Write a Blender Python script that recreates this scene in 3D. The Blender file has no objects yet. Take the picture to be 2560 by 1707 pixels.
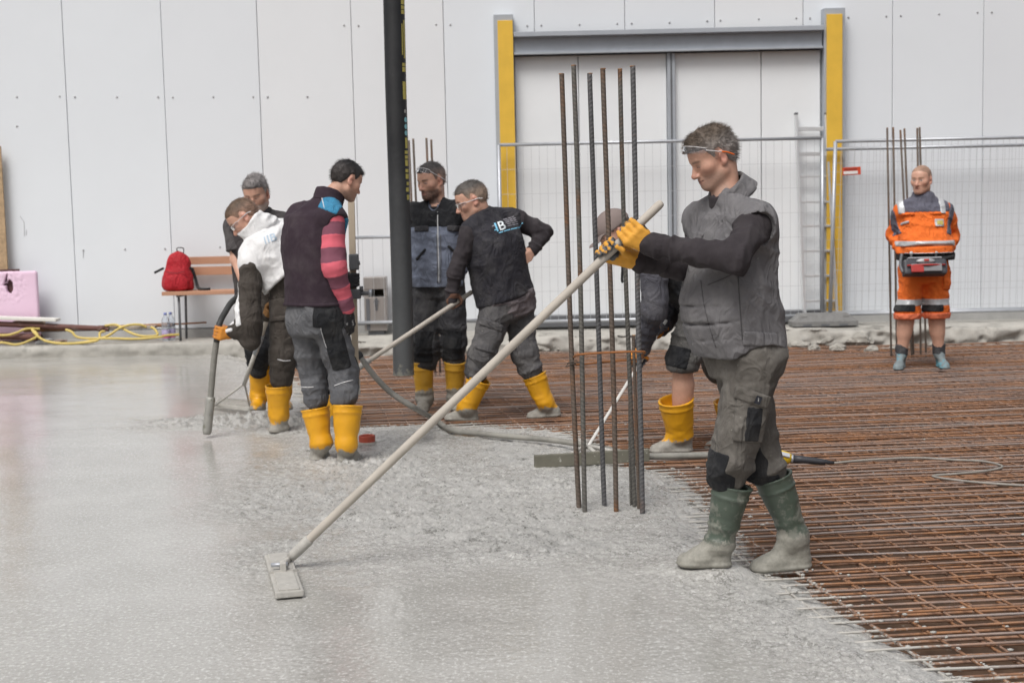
import bpy, bmesh, math, random
import numpy as np
from mathutils import Vector, Matrix
from mathutils.bvhtree import BVHTree

scene = bpy.context.scene
COL = scene.collection
random.seed(7)

# ------------------------------------------------------------------ camera
# the photograph is 2560 x 1707; positions below are read off it and put at real depths
FPX = 3374.0
CAM_H = 1.47
PITCH, ROLL = 0.0960, 0.022
_f = np.array([0, math.cos(PITCH), -math.sin(PITCH)])
_u0 = np.array([0, math.sin(PITCH), math.cos(PITCH)])
_r0 = np.array([1.0, 0, 0])
CR = _r0 * math.cos(ROLL) - _u0 * math.sin(ROLL)
CU = _u0 * math.cos(ROLL) + _r0 * math.sin(ROLL)
CP = np.array([0, 0, CAM_H])
cam_d = bpy.data.cameras.new("camera")
cam = bpy.data.objects.new("camera", cam_d)
COL.objects.link(cam)
cam_d.sensor_width = 36.0
cam_d.lens = FPX / 2560 * 36.0
cam_d.clip_start, cam_d.clip_end = 0.05, 500
m = Matrix(((CR[0], CU[0], -_f[0], 0), (CR[1], CU[1], -_f[1], 0), (CR[2], CU[2], -_f[2], CAM_H), (0, 0, 0, 1)))
cam.matrix_world = m
cam_d.dof.use_dof = True
cam_d.dof.focus_distance = 5.75
cam_d.dof.aperture_fstop = 5.0
scene.camera = cam

# ------------------------------------------------------------------ sky, sun, exposure
SUN_EL, SUN_AZ = math.radians(56), math.radians(207)      # azimuth clockwise from +Y: behind the camera, a little left
world = bpy.data.worlds.new("World")
scene.world = world
world.use_nodes = True
wn = world.node_tree
wn.nodes.clear()
sky = wn.nodes.new("ShaderNodeTexSky")
sky.sky_type = 'NISHITA'
sky.sun_disc = False
sky.sun_elevation, sky.sun_rotation = SUN_EL, SUN_AZ
sky.air_density, sky.dust_density, sky.ozone_density = 1.0, 6.0, 1.0
hs = wn.nodes.new("ShaderNodeHueSaturation")
hs.inputs['Saturation'].default_value = 0.42
bg = wn.nodes.new("ShaderNodeBackground")
bg.inputs['Strength'].default_value = 0.085
wo = wn.nodes.new("ShaderNodeOutputWorld")
wn.links.new(sky.outputs[0], hs.inputs['Color'])
wn.links.new(hs.outputs[0], bg.inputs['Color'])
wn.links.new(bg.outputs[0], wo.inputs['Surface'])
sl = bpy.data.lights.new("sun", 'SUN')
sl.energy = 1.5
sl.angle = math.radians(28)
sl.color = (1.0, 0.985, 0.965)
so = bpy.data.objects.new("sun", sl)
COL.objects.link(so)
sd = Vector((math.sin(SUN_AZ) * math.cos(SUN_EL), math.cos(SUN_AZ) * math.cos(SUN_EL), math.sin(SUN_EL)))
so.rotation_euler = sd.to_track_quat('Z', 'Y').to_euler()
scene.view_settings.view_transform = 'Standard'
scene.view_settings.look = 'None'
scene.view_settings.exposure = 0.30
scene.view_settings.gamma = 1.0
scene.cycles.max_bounces = 6
scene.cycles.use_denoising = True

# ------------------------------------------------------------------ helpers
def nrm(v):
    v = np.asarray(v, float)
    return v / (np.linalg.norm(v) + 1e-12)

def ray(sx, sy):
    return _f + CR * ((sx - 1280) / FPX) + CU * ((853.5 - sy) / FPX)

def P(sx, sy, depth):
    d = ray(sx, sy)
    return CP + d * (depth / d[1])

def G(sx, sy, z=0.0):
    d = ray(sx, sy)
    return CP + d * ((z - CAM_H) / d[2])

def props(o, label=None, cat=None, group=None, kind=None):
    if label: o['label'] = label
    if cat: o['category'] = cat
    if group: o['group'] = group
    if kind: o['kind'] = kind
    return o

def thing(name, loc, label, cat, group=None):
    o = bpy.data.objects.new(name, None)
    o.empty_display_size = 0.1
    COL.objects.link(o)
    o.location = tuple(float(x) for x in loc)
    return props(o, label, cat, group)

def base_of(parent):
    b = np.zeros(3)
    while parent is not None:
        b = b + np.array(parent.location)
        parent = parent.parent
    return b

def link(name, V, F, mat, parent=None, smooth=True, attrs=None, mats=None, midx=None):
    """one mesh object from world-space vertices; F an (n,4)/(n,3) array or list of index tuples"""
    me = bpy.data.meshes.new(name)
    V = np.asarray(V, np.float32)
    off = base_of(parent)
    Vl = (V - off).astype(np.float32)
    if isinstance(F, np.ndarray):
        n, k = F.shape
        me.vertices.add(len(Vl)); me.loops.add(n * k); me.polygons.add(n)
        me.vertices.foreach_set('co', Vl.ravel())
        me.loops.foreach_set('vertex_index', F.astype(np.int32).ravel())
        me.polygons.foreach_set('loop_start', np.arange(0, n * k, k, dtype=np.int32))
        me.update(calc_edges=True)
    else:
        me.from_pydata(Vl.tolist(), [], [tuple(int(i) for i in f) for f in F])
        me.update()
    me.polygons.foreach_set('use_smooth', np.full(len(me.polygons), smooth))
    if attrs:
        for k, a in attrs.items():
            a = np.asarray(a, np.float32)
            if a.ndim == 1:
                at = me.attributes.new(k, 'FLOAT', 'POINT')
                at.data.foreach_set('value', a)
            else:
                at = me.attributes.new(k, 'FLOAT_COLOR', 'POINT')
                c = np.ones((len(a), 4), np.float32); c[:, :3] = a[:, :3]
                at.data.foreach_set('color', c.ravel())
    for mm in (mats or [mat]):
        me.materials.append(mm)
    if midx is not None:
        me.polygons.foreach_set('material_index', np.asarray(midx, np.int32))
    me.validate()
    o = bpy.data.objects.new(name, me)
    COL.objects.link(o)
    if parent is not None:
        o.parent = parent
    return o

class MB:
    """collects boxes, tubes and plates, then links them as one mesh"""
    def __init__(s): s.V, s.F, s.n = [], [], 0
    def add(s, V, F):
        s.V.append(np.asarray(V, float)); s.F += [tuple(i + s.n for i in f) for f in F]; s.n += len(V); return s
    def box(s, c, half, R=None, bev=0.0):
        c = np.asarray(c, float); h = np.asarray(half, float)
        if bev > 0:
            bm = bmesh.new(); bmesh.ops.create_cube(bm, size=2.0)
            for v in bm.verts: v.co = Vector((v.co.x * h[0], v.co.y * h[1], v.co.z * h[2]))
            bmesh.ops.bevel(bm, geom=bm.edges[:] + bm.verts[:], offset=min(bev, min(h) * .9), segments=2, affect='EDGES', profile=.6)
            V = np.array([v.co[:] for v in bm.verts]); bm.verts.index_update()
            F = [tuple(v.index for v in f.verts) for f in bm.faces]; bm.free()
        else:
            V = np.array([[x, y, z] for x in (-1, 1) for y in (-1, 1) for z in (-1, 1)], float) * h
            F = [(0, 1, 3, 2), (4, 6, 7, 5), (0, 4, 5, 1), (2, 3, 7, 6), (0, 2, 6, 4), (1, 5, 7, 3)]
        if R is not None: V = V @ np.asarray(R, float).T
        return s.add(V + c, F)
    def bar(s, a, b, w, h, up=(0, 0, 1), bev=0.0):
        a = np.asarray(a, float); b = np.asarray(b, float)
        x = nrm(b - a); z = nrm(np.asarray(up, float) - x * np.dot(up, x)); y = np.cross(z, x)
        return s.box((a + b) / 2, (np.linalg.norm(b - a) / 2, w / 2, h / 2), np.stack([x, y, z], 1), bev)
    def tube(s, pts, r, seg=8, caps=True):
        pts = np.asarray(pts, float); n = len(pts)
        rr = np.full(n, r, float) if np.isscalar(r) else np.asarray(r, float)
        T = np.gradient(pts, axis=0); T /= np.linalg.norm(T, axis=1)[:, None] + 1e-12
        ref = np.array([0, 0, 1.0]) if abs(T[0][2]) < .9 else np.array([1.0, 0, 0])
        U = nrm(np.cross(T[0], ref)); V = []
        for i in range(n):
            U = nrm(U - T[i] * np.dot(U, T[i])); W = np.cross(T[i], U)
            for k in range(seg):
                a = 2 * math.pi * k / seg
                V.append(pts[i] + rr[i] * (U * math.cos(a) + W * math.sin(a)))
        F = [(i * seg + k, i * seg + (k + 1) % seg, (i + 1) * seg + (k + 1) % seg, (i + 1) * seg + k) for i in range(n - 1) for k in range(seg)]
        if caps: F += [tuple(range(seg))[::-1], tuple(range((n - 1) * seg, n * seg))]
        return s.add(V, F)
    def prism(s, pts, vec):
        pts = np.asarray(pts, float); n = len(pts); vec = np.asarray(vec, float)
        V = np.concatenate([pts, pts + vec])
        F = [tuple(range(n))[::-1], tuple(range(n, 2 * n))] + [(i, (i + 1) % n, n + (i + 1) % n, n + i) for i in range(n)]
        return s.add(V, F)
    def build(s, name, mat, parent=None, smooth=False, attrs=None):
        return link(name, np.concatenate(s.V), s.F, mat, parent, smooth, attrs)

def spline(pts, n=60):
    """Catmull-Rom through the points"""
    p = np.asarray(pts, float); p = np.concatenate([[2 * p[0] - p[1]], p, [2 * p[-1] - p[-2]]])
    out = []; m = len(p) - 3
    for t in np.linspace(0, m, n):
        i = min(int(t), m - 1); u = t - i; a, b, c, d = p[i:i + 4]
        out.append(.5 * ((2 * b) + (c - a) * u + (2 * a - 5 * b + 4 * c - d) * u * u + (3 * b - a - 3 * c + d) * u ** 3))
    return np.array(out)

# ---- noise in numpy
def _hash(i, j, k):
    h = (i * 374761393 + j * 668265263 + k * 2147483647 + 1274126177).astype(np.int64)
    h = (h ^ (h >> 13)) * 1274126177 & 0xffffffff
    h = (h ^ (h >> 16)) * 2246822519 & 0xffffffff
    return ((h ^ (h >> 15)) & 0xffff).astype(np.float32) / 32767.5 - 1

def vnoise(Pp, f=1.0, off=0.0):
    q = np.asarray(Pp, np.float32) * np.asarray(f, np.float32) + off
    i = np.floor(q); u = q - i; i = i.astype(np.int64); u = u * u * (3 - 2 * u)
    r = 0
    for a in (0, 1):
        wa = u[..., 0] if a else 1 - u[..., 0]
        for b in (0, 1):
            wb = u[..., 1] if b else 1 - u[..., 1]
            for c in (0, 1):
                wc = u[..., 2] if c else 1 - u[..., 2]
                r = r + wa * wb * wc * _hash(i[..., 0] + a, i[..., 1] + b, i[..., 2] + c)
    return r

def fbm(Pp, f, off=0.0, octv=3):
    f = np.asarray(f, np.float32); r = 0; a = 1.0
    for o in range(octv):
        r = r + a * vnoise(Pp, f * (2 ** o), off + 17.3 * o); a *= .5
    return r

# ---- materials
def new_mat(name):
    mt = bpy.data.materials.new(name); mt.use_nodes = True
    return mt, mt.node_tree.nodes, mt.node_tree.links, mt.node_tree.nodes['Principled BSDF']

def sock(nodes, links, val, target):
    if hasattr(val, 'node'): links.new(val, target)
    else: target.default_value = val

def tex(nodes, links, scale=10, detail=4, rough=.6, coord='Object', vec_scale=None, kind='noise'):
    tc = nodes.new('ShaderNodeTexCoord'); v = tc.outputs[coord]
    if vec_scale:
        mp = nodes.new('ShaderNodeMapping'); mp.inputs['Scale'].default_value = vec_scale
        links.new(v, mp.inputs['Vector']); v = mp.outputs[0]
    if kind == 'noise':
        t = nodes.new('ShaderNodeTexNoise'); t.inputs['Scale'].default_value = scale
        t.inputs['Detail'].default_value = detail; t.inputs['Roughness'].default_value = rough
    elif kind == 'voronoi':
        t = nodes.new('ShaderNodeTexVoronoi'); t.inputs['Scale'].default_value = scale
    elif kind == 'wave':
        t = nodes.new('ShaderNodeTexWave'); t.inputs['Scale'].default_value = scale
    links.new(v, t.inputs['Vector'])
    return t

def ramp(nodes, links, fac, stops):
    r = nodes.new('ShaderNodeValToRGB'); e = r.color_ramp.elements
    while len(e) < len(stops): e.new(.5)
    for el, (p, c) in zip(e, stops):
        el.position = p; el.color = (c[0], c[1], c[2], 1) if hasattr(c, '__len__') else (c, c, c, 1)
    links.new(fac, r.inputs['Fac'])
    return r.outputs['Color']

def mixc(nodes, links, fac, a, b, mode='MIX'):
    n = nodes.new('ShaderNodeMix'); n.data_type = 'RGBA'; n.blend_type = mode
    sock(nodes, links, fac, n.inputs[0])
    for v, t in ((a, n.inputs[6]), (b, n.inputs[7])):
        if hasattr(v, 'node'): links.new(v, t)
        else: t.default_value = (v[0], v[1], v[2], 1)
    return n.outputs[2]

def mth(nodes, links, op, a, b=None, c=None, clamp=False):
    n = nodes.new('ShaderNodeMath'); n.operation = op; n.use_clamp = clamp
    sock(nodes, links, a, n.inputs[0])
    if b is not None: sock(nodes, links, b, n.inputs[1])
    if c is not None: sock(nodes, links, c, n.inputs[2])
    return n.outputs[0]

def bump(nodes, links, bsdf, h, strength=.3, dist=.01):
    b = nodes.new('ShaderNodeBump'); b.inputs['Strength'].default_value = strength; b.inputs['Distance'].default_value = dist
    links.new(h, b.inputs['Height']); links.new(b.outputs[0], bsdf.inputs['Normal'])
    return b

def plain(name, col, rough=.6, metal=0.0, var=.15, scale=14, bmp=.15, spots=None, bdist=.004, vec_scale=None, spec=.5):
    """a base colour broken up by noise, a little relief, optional spots (colour, threshold, scale)"""
    mt, N, L, B = new_mat(name)
    t = tex(N, L, scale, 5, .65, vec_scale=vec_scale)
    c = np.array(col)
    o = ramp(N, L, t.outputs['Fac'], [(.25, c * (1 - var)), (.5, c), (.78, np.minimum(c * (1 + var), 1))])
    if spots:
        sc, th, scol = spots
        t2 = tex(N, L, sc, 4, .7)
        f = ramp(N, L, t2.outputs['Fac'], [(th, 0), (min(th + .06, 1), 1)])
        o = mixc(N, L, f, o, scol)
    L.new(o, B.inputs['Base Color'])
    B.inputs['Roughness'].default_value = rough; B.inputs['Metallic'].default_value = metal
    B.inputs['Specular IOR Level'].default_value = spec
    if bmp: bump(N, L, B, t.outputs['Fac'], bmp, bdist)
    return mt
# ================================================================== SETTING
WALL_Y, CURB_Y, PAVE_Z = 15.3, 14.55, 0.13
MESH_Z, LOW_Z, BASE_Z = -0.045, -0.092, -0.15

# edge of the poured concrete on the ground, from the kerb round to the foreground
EDGE = np.array([G(x, y)[:2] for x, y in [
    (560, 860), (640, 905), (700, 940), (742, 985), (760, 1035), (830, 1058), (915, 1056), (1060, 1053), (1200, 1051), (1300, 1055), (1390, 1068), (1425, 1090),
    (1500, 1140), (1600, 1160), (1650, 1185), (1700, 1225), (1765, 1290), (1800, 1370), (1900, 1420), (1985, 1470),
    (2110, 1540), (2290, 1628), (2480, 1715), (2800, 1850)]])
_close = np.array([[1.8, 0.5], [-14, 0.5], [-14, 16.5], [EDGE[0][0] - .05, 16.5]])
POLY = np.concatenate([EDGE, _close])

def poly_sd(Q, poly):
    """signed distance in plan, positive inside"""
    d = np.full(len(Q), 1e9); ins = np.zeros(len(Q), bool)
    for i in range(len(poly)):
        a, b = poly[i], poly[(i + 1) % len(poly)]
        ab = b - a; t = np.clip(((Q - a) @ ab) / (ab @ ab), 0, 1)
        d = np.minimum(d, np.hypot(*(Q - a - t[:, None] * ab).T))
        c = (a[1] > Q[:, 1]) != (b[1] > Q[:, 1])
        xx = a[0] + (Q[:, 1] - a[1]) / (ab[1] if abs(ab[1]) > 1e-9 else 1e-9) * ab[0]
        ins ^= c & (Q[:, 0] < xx)
    return np.where(ins, d, -d)

def pour(Q):
    """signed distance to the edge of the pour with its ragged outline"""
    Q3 = np.concatenate([Q, np.zeros((len(Q), 1))], 1)
    return poly_sd(Q, POLY) + .07 * fbm(Q3, 2.2, 3.1, 3) + .025 * vnoise(Q3, 14, 9)

ROUGH = np.array([G(x, y)[:2] for x, y in [
    (350, 1076), (540, 1040), (760, 1045), (915, 1056), (1200, 1051), (1390, 1068), (1500, 1140), (1640, 1170), (1765, 1290), (1850, 1400),
    (2000, 1480), (2230, 1640), (2330, 1720), (2060, 1650), (1900, 1530), (1700, 1425), (1300, 1425), (980, 1430), (790, 1400), (700, 1330), (560, 1280), (640, 1210),
    (720, 1150), (640, 1095)]])

def smooth01(x, a, b):
    t = np.clip((x - a) / (b - a), 0, 1)
    return t * t * (3 - 2 * t)

def concrete_mat():
    mt, N, L, B = new_mat('wet_concrete')
    at = N.new('ShaderNodeAttribute'); at.attribute_name = 'rough'; R = at.outputs['Fac']
    t1 = tex(N, L, 2.2, 6, .65); t2 = tex(N, L, 48, 5, .75); t3 = tex(N, L, 1.0, 3, .6, vec_scale=(30, 85, 30)); t4 = tex(N, L, 150, 3, .65); t6 = tex(N, L, 9, 4, .7)
    c = ramp(N, L, t1.outputs['Fac'], [(.3, (.36, .351, .322)), (.55, (.415, .406, .378)), (.75, (.465, .456, .430))])
    c = mixc(N, L, mth(N, L, 'MULTIPLY', R, .45), c, (.56, .553, .535))
    # open texture: dark pits and exposed grit where the surface has not been floated
    v = mth(N, L, 'MULTIPLY_ADD', t6.outputs['Fac'], .55, mth(N, L, 'MULTIPLY', t2.outputs['Fac'], .75))
    pit = ramp(N, L, v, [(.560, 1), (.600, 0)])
    c = mixc(N, L, mth(N, L, 'MULTIPLY', mth(N, L, 'MULTIPLY', pit, R), .85), c, (.15, .147, .13))
    agg = ramp(N, L, t4.outputs['Fac'], [(.56, 0), (.66, 1)])
    c = mixc(N, L, mth(N, L, 'MULTIPLY', agg, mth(N, L, 'MULTIPLY_ADD', R, .55, .12)), c, (.70, .69, .66))
    t7 = tex(N, L, 1.0, 3, .6, vec_scale=(70, 60, 60))  # pale and dark flecks: ripple glints put into the colour along with laitance specks
    fl = ramp(N, L, t7.outputs['Fac'], [(.56, 0), (.64, 1)])
    c = mixc(N, L, mth(N, L, 'MULTIPLY', fl, .50), c, (.74, .735, .71))
    fd = ramp(N, L, t7.outputs['Fac'], [(.35, 1), (.44, 0)])
    c = mixc(N, L, mth(N, L, 'MULTIPLY', fd, .42), c, (.26, .255, .235))
    L.new(c, B.inputs['Base Color'])
    L.new(mth(N, L, 'MULTIPLY_ADD', R, .20, mth(N, L, 'MULTIPLY_ADD', t1.outputs['Fac'], .20, .0)), B.inputs['Roughness'])
    B.inputs['Specular IOR Level'].default_value = .62
    h = mth(N, L, 'MULTIPLY', t3.outputs['Fac'], .15)
    h = mth(N, L, 'MULTIPLY_ADD', mth(N, L, 'MULTIPLY', t2.outputs['Fac'], R), 2.6, h)
    h = mth(N, L, 'MULTIPLY_ADD', t4.outputs['Fac'], mth(N, L, 'MULTIPLY_ADD', R, .9, .09), h)
    bump(N, L, B, h, .9, .0042)
    return mt

def build_concrete():
    ny, nx = 900, 760
    ys = 1.6 * (14.62 / 1.6) ** (np.arange(ny) / (ny - 1))
    us = np.linspace(-.62, .56, nx)
    Y, U = np.meshgrid(ys, us, indexing='ij')
    X = U * Y
    Q = np.stack([X.ravel(), Y.ravel()], 1)
    s = pour(Q)
    Q3 = np.concatenate([Q, np.zeros((len(Q), 1))], 1)
    rm = smooth01(poly_sd(Q, ROUGH) + .22 * fbm(Q3, (1.6, 2.4, 1), 40, 3), -.34, .36)
    rm = rm * (.55 + .45 * smooth01(fbm(Q3, 2.6, 77, 3), -.35, .35))
    edge = smooth01(-s, -.75, .0)                 # lumpy towards the open edge
    rough = np.clip(np.maximum(rm, edge * .9), 0, 1)
    lump = fbm(Q3, (26, 34, 1), 5, 3)
    n2 = fbm(Q3, (70, 90, 1), 11, 2)
    ridge = 1 - np.abs(fbm(Q3, (5, 11, 1), 21, 2))
    z = .004 * fbm(Q3, (1.1, 1.4, 1), 2, 3) + rough * (.0062 * lump + .0062 * n2 + .004 * ridge - .0035) + .0008 * n2
    z = z + rough * .012 * smooth01(fbm(Q3, (1.5, 3.5, 1), 61, 2), .1, .6)
    drop = smooth01(-s, -.20, .50)
    z = z - drop * (.135 + .02 * n2) - .02 * smooth01(-s, -.9, -.1)
    z = z - .16 * smooth01(-s, .10, .34)
    z = np.where(s < -.40, -.30, z)
    # concrete heaped up by the rake and the boots
    pile = np.zeros(len(Q))
    for px, py, rx, ry, hgt in [(560, 1052, .55, .16, .030), (700, 1048, .40, .22, .045), (745, 1075, .30, .15, .035), (450, 1070, .45, .07, .016), (1000, 1165, .8, .25, .012), (1350, 1210, .7, .3, .012), (880, 1155, .3, .15, .018)]:
        c = G(px, py); pile += hgt * np.exp(-((Q[:, 0] - c[0]) / rx) ** 2 - ((Q[:, 1] - c[1]) / ry) ** 2)
    z = z + pile * (.6 + .5 * lump + .35 * n2)
    rough = np.clip(np.maximum(rough, smooth01(pile, .004, .014)), 0, 1)
    for px, py in [(1700, 1412), (1790, 1414)]:
        c = G(px, py); w = np.exp(-(((Q[:, 0] - c[0]) / .13) ** 2 + ((Q[:, 1] - c[1]) / .12) ** 2) ** 1.5); z = z * (1 - w) + (.010 + .004 * n2) * w
    V = np.stack([X.ravel(), Y.ravel(), z], 1)
    i = np.arange(ny * nx).reshape(ny, nx)
    F = np.stack([i[:-1, :-1], i[:-1, 1:], i[1:, 1:], i[1:, :-1]], -1).reshape(-1, 4)
    keep = (s[F] > -.45).any(1)
    F = F[keep]
    used = np.unique(F); remap = np.full(len(V), -1); remap[used] = np.arange(len(used))
    o = link('concrete_slab', V[used], remap[F], concrete_mat(), attrs={'rough': rough[used]})
    props(o, 'pale grey wet concrete freshly poured and half floated', None, None, 'structure')

def ground_sheet():
    mt = plain('rust_stained_ground', (.100, .058, .034), .9, 0, .5, 5, .4, (24, .66, (.26, .235, .205)))
    V = [(-150, -150, BASE_Z - .05), (150, -150, BASE_Z - .05), (150, 150, BASE_Z - .05), (-150, 150, BASE_Z - .05)]
    o = link('ground', V, [(0, 1, 2, 3)], mt, smooth=False)
    props(o, 'rust stained ground under the reinforcement', None, None, 'structure')
ground_sheet()
build_concrete()

# ---- reinforcement mats
def rust_mat(name, dark=1.0, grey=.35, use_wet=True):
    mt, N, L, B = new_mat(name)
    t1 = tex(N, L, 6, 5, .7); t2 = tex(N, L, 55, 4, .7)
    c = ramp(N, L, t1.outputs['Fac'], [(.28, np.array((.120, .078, .058)) * dark), (.45, np.array((.250, .128, .070)) * dark), (.60, np.array((.360, .170, .075)) * dark), (.78, np.array((.300, .215, .170)) * dark)])
    c = mixc(N, L, ramp(N, L, t2.outputs['Fac'], [(.58, 0), (.72, .8)]), c, (.36, .31, .28))
    if use_wet:
        tn = N.new('ShaderNodeAttribute'); tn.attribute_name = 'tone'
        c = mixc(N, L, mth(N, L, 'MULTIPLY', tn.outputs['Fac'], grey), c, (.34, .325, .32))
        at = N.new('ShaderNodeAttribute'); at.attribute_name = 'wet'
        w = mth(N, L, 'ADD', at.outputs['Fac'], mth(N, L, 'MULTIPLY_ADD', t2.outputs['Fac'], 1.3, -.78))
        w = mth(N, L, 'ADD', w, mth(N, L, 'MULTIPLY_ADD', t1.outputs['Fac'], .8, -.40))
        f = ramp(N, L, w, [(.22, 0), (.42, 1)])
        c = mixc(N, L, f, c, (.46, .445, .41))
    L.new(c, B.inputs['Base Color']); B.inputs['Roughness'].default_value = .6
    B.inputs['Metallic'].default_value = .08
    bump(N, L, B, t2.outputs['Fac'], .6, .004)
    return mt
RUST = rust_mat('rusty_bar', 1.0, .75)
RUST_LOW = rust_mat('rusty_bar_lower', 1.05, .2)

def build_mat(label, zt, y_off, x_off, mat, rad, step=.104):
    rng = np.random.default_rng(int(y_off * 1000) + 5)
    bars = []
    def runs(p0, d, n, step):
        t = np.arange(n) * step
        Q = p0[None, :] + t[:, None] * d[None, :]
        s = pour(Q)
        ok = (s < .12) & (Q[:, 1] < 14.48) & (Q[:, 1] > 3.4) & (Q[:, 0] < .47 * Q[:, 1] + 2.4)
        idx = np.where(ok)[0]
        if len(idx) < 4: return
        for g in np.split(idx, np.where(np.diff(idx) > 1)[0] + 1):
            if len(g) < 4: continue
            q, ss = Q[g], s[g]
            bars.append((q, ss))
    yaw1, yaw2 = .098, .17
    d1 = np.array([math.cos(yaw1), math.sin(yaw1)]); d2 = np.array([-math.sin(yaw2), math.cos(yaw2)])
    for k in range(int(13.6 / step)):
        y0 = 2.6 + y_off + k * step + rng.normal(0, .006)
        ya = yaw1 + rng.normal(0, .003) + (rng.normal(0, .02) if rng.random() < .07 else 0)
        dk_ = np.array([math.cos(ya), math.sin(ya)])
        runs(np.array([1.6, y0 + .24]) - dk_ * 6.1, dk_, 115, .12)
    nrow = len(bars)
    for k in range(95):
        x0 = -3.2 + x_off + k * .15 + rng.normal(0, .008)
        runs(np.array([x0 + .6, 3.0]), d2, 100, .12)
    root = thing('rebar_mat', (1.8, 9.0, zt), label, 'rebar mat')
    order = sorted(range(len(bars)), key=lambda i: bars[i][0][:, 1].min() * (1 if i < nrow else 1.15))
    rest = MB(); rest_w = []
    for rank, i in enumerate(order):
        q, ss = bars[i]
        cross = i >= nrow
        q3 = np.concatenate([q, np.full((len(q), 1), zt - (rad * 1.9 if cross else 0))], 1)
        amp = .0045
        ph = rng.uniform(0, 50); tone = np.full(len(q) * 6, rng.uniform(0, 1) ** 1.3 if not cross else rng.uniform(0, .45))
        wob = np.stack([vnoise(np.stack([np.arange(len(q)) * .22 + ph, np.zeros(len(q)), np.zeros(len(q))], 1)), vnoise(np.stack([np.arange(len(q)) * .22 + ph + 31, np.zeros(len(q)), np.zeros(len(q))], 1))], 1)
        q3[:, 2] += amp * wob[:, 0]; q3[:, :2] += (d1 if cross else d2)[None, :] * amp * 1.5 * wob[:, 1:2]
        w = np.repeat(np.clip(.42 + (ss + .16) / .42, -.14, 1.0), 6)
        if rank < 100:
            MB().tube(q3, rad, 6).build('bar', mat, root, True, {'wet': w, 'tone': tone})
        else:
            rest.tube(q3, rad, 6); rest_w.append((w, tone))
    o = rest.build('bar', mat, root, True, {'wet': np.concatenate([x[0] for x in rest_w]), 'tone': np.concatenate([x[1] for x in rest_w])})
    o['kind'] = 'stuff'
    if y_off == 0:
        tw, sp = MB(), MB()
        bm = bmesh.new(); bmesh.ops.create_icosphere(bm, subdivisions=1, radius=1.0)
        IV = np.array([v.co[:] for v in bm.verts]); IF = [tuple(v.index for v in f.verts) for f in bm.faces]; bm.free()
        for i in order[:110]:
            q, ss = bars[i]
            for k in range(len(q) - 1):
                if q[k, 1] > 9.5: continue
                if rng.random() < .10 and ss[k] < -.05:
                    c = np.array([q[k, 0], q[k, 1], zt]); a0 = rng.uniform(0, 6.28)
                    tw.tube([c + np.array((math.cos(a0 + t) * .016, math.sin(a0 + t) * .016, .006 * math.cos(2 * t) - .003 + .009 * (t > 4))) for t in np.linspace(0, 5.2, 9)], .0016, 4)
                n = rng.poisson(np.clip(1.1 + ss[k] * 1.6, 0, 1.6)) if ss[k] > -.55 else (1 if rng.random() < .006 else 0)
                for _ in range(n):
                    c = q[k] + (q[k + 1] - q[k]) * rng.uniform(0, 1); r_ = rng.uniform(.003, .0075)
                    sp.add(IV * r_ * np.array((rng.uniform(1, 2.4), 1, .8)) * (1 + .3 * rng.normal(0, 1, (len(IV), 1)) * .6) + np.array((c[0], c[1], zt + rad * .6)), IF)
        for mb_, nm_, mm_ in ((tw, 'tie_wire', mat), (sp, 'cement_splash', plain('splashed_cement', (.44, .43, .40), .85, 0, .15, 40, .2))):
            w_ = len(np.concatenate(mb_.V)); o = mb_.build(nm_, mm_, root, True, {'wet': np.zeros(w_), 'tone': np.zeros(w_)}); o['kind'] = 'stuff'
build_mat('upper reinforcement mat of crossed grey and rust bars with cement splashed tips', MESH_Z, .0, .0, RUST, .0052)
build_mat('lower reinforcement mat of darker rusty bars lying beneath the upper one', LOW_Z, .052, .07, RUST_LOW, .0060, .076)

# ---- pavement with its broken concrete edge
def pavement():
    mt = plain('old_concrete', (.40, .385, .35), .9, 0, .28, 4, .5, (2.2, .60, (.26, .25, .225)), .02)
    nx = 900; xs = np.linspace(-13, 13, nx)
    prof = []
    ang = np.linspace(0, 1, 12)
    V = []
    for j, a in enumerate(ang):                    # front face, bottom to top, rounded
        pts = np.stack([xs, np.zeros(nx), np.full(nx, a * .4)], 1)
        n = fbm(pts, (2.2, 1, 6), 8, 4); n2 = fbm(pts, (11, 1, 16), 3, 3)
        brk = smooth01(xs, -3.2, -1.5)             # right of the bench the edge is crumbled
        yy = CURB_Y + .16 * max(0, a - .62) ** 1.5 / .235 * .5 + (.018 + .035 * brk) * n + .010 * n2
        zz = BASE_Z + (PAVE_Z - BASE_Z) * min(1, a / .82) - brk * (.035 + .05 * n) * a + .008 * n2
        V.append(np.stack([xs, yy + .03 * brk * n2, zz], 1))
    last = V[-1].copy(); last[:, 1] = WALL_Y + .3; last[:, 2] = PAVE_Z
    mid = V[-1].copy(); mid[:, 1] = CURB_Y + .25; mid[:, 2] = PAVE_Z
    V += [mid, last]
    nr = len(V); V = np.concatenate(V)
    i = np.arange(nr * nx).reshape(nr, nx)
    F = np.stack([i[:-1, :-1], i[:-1, 1:], i[1:, 1:], i[1:, :-1]], -1).reshape(-1, 4)
    props(link('pavement', V, F, mt), 'old pale concrete pavement with a broken edge along the wall', None, None, 'structure')
pavement()
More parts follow.
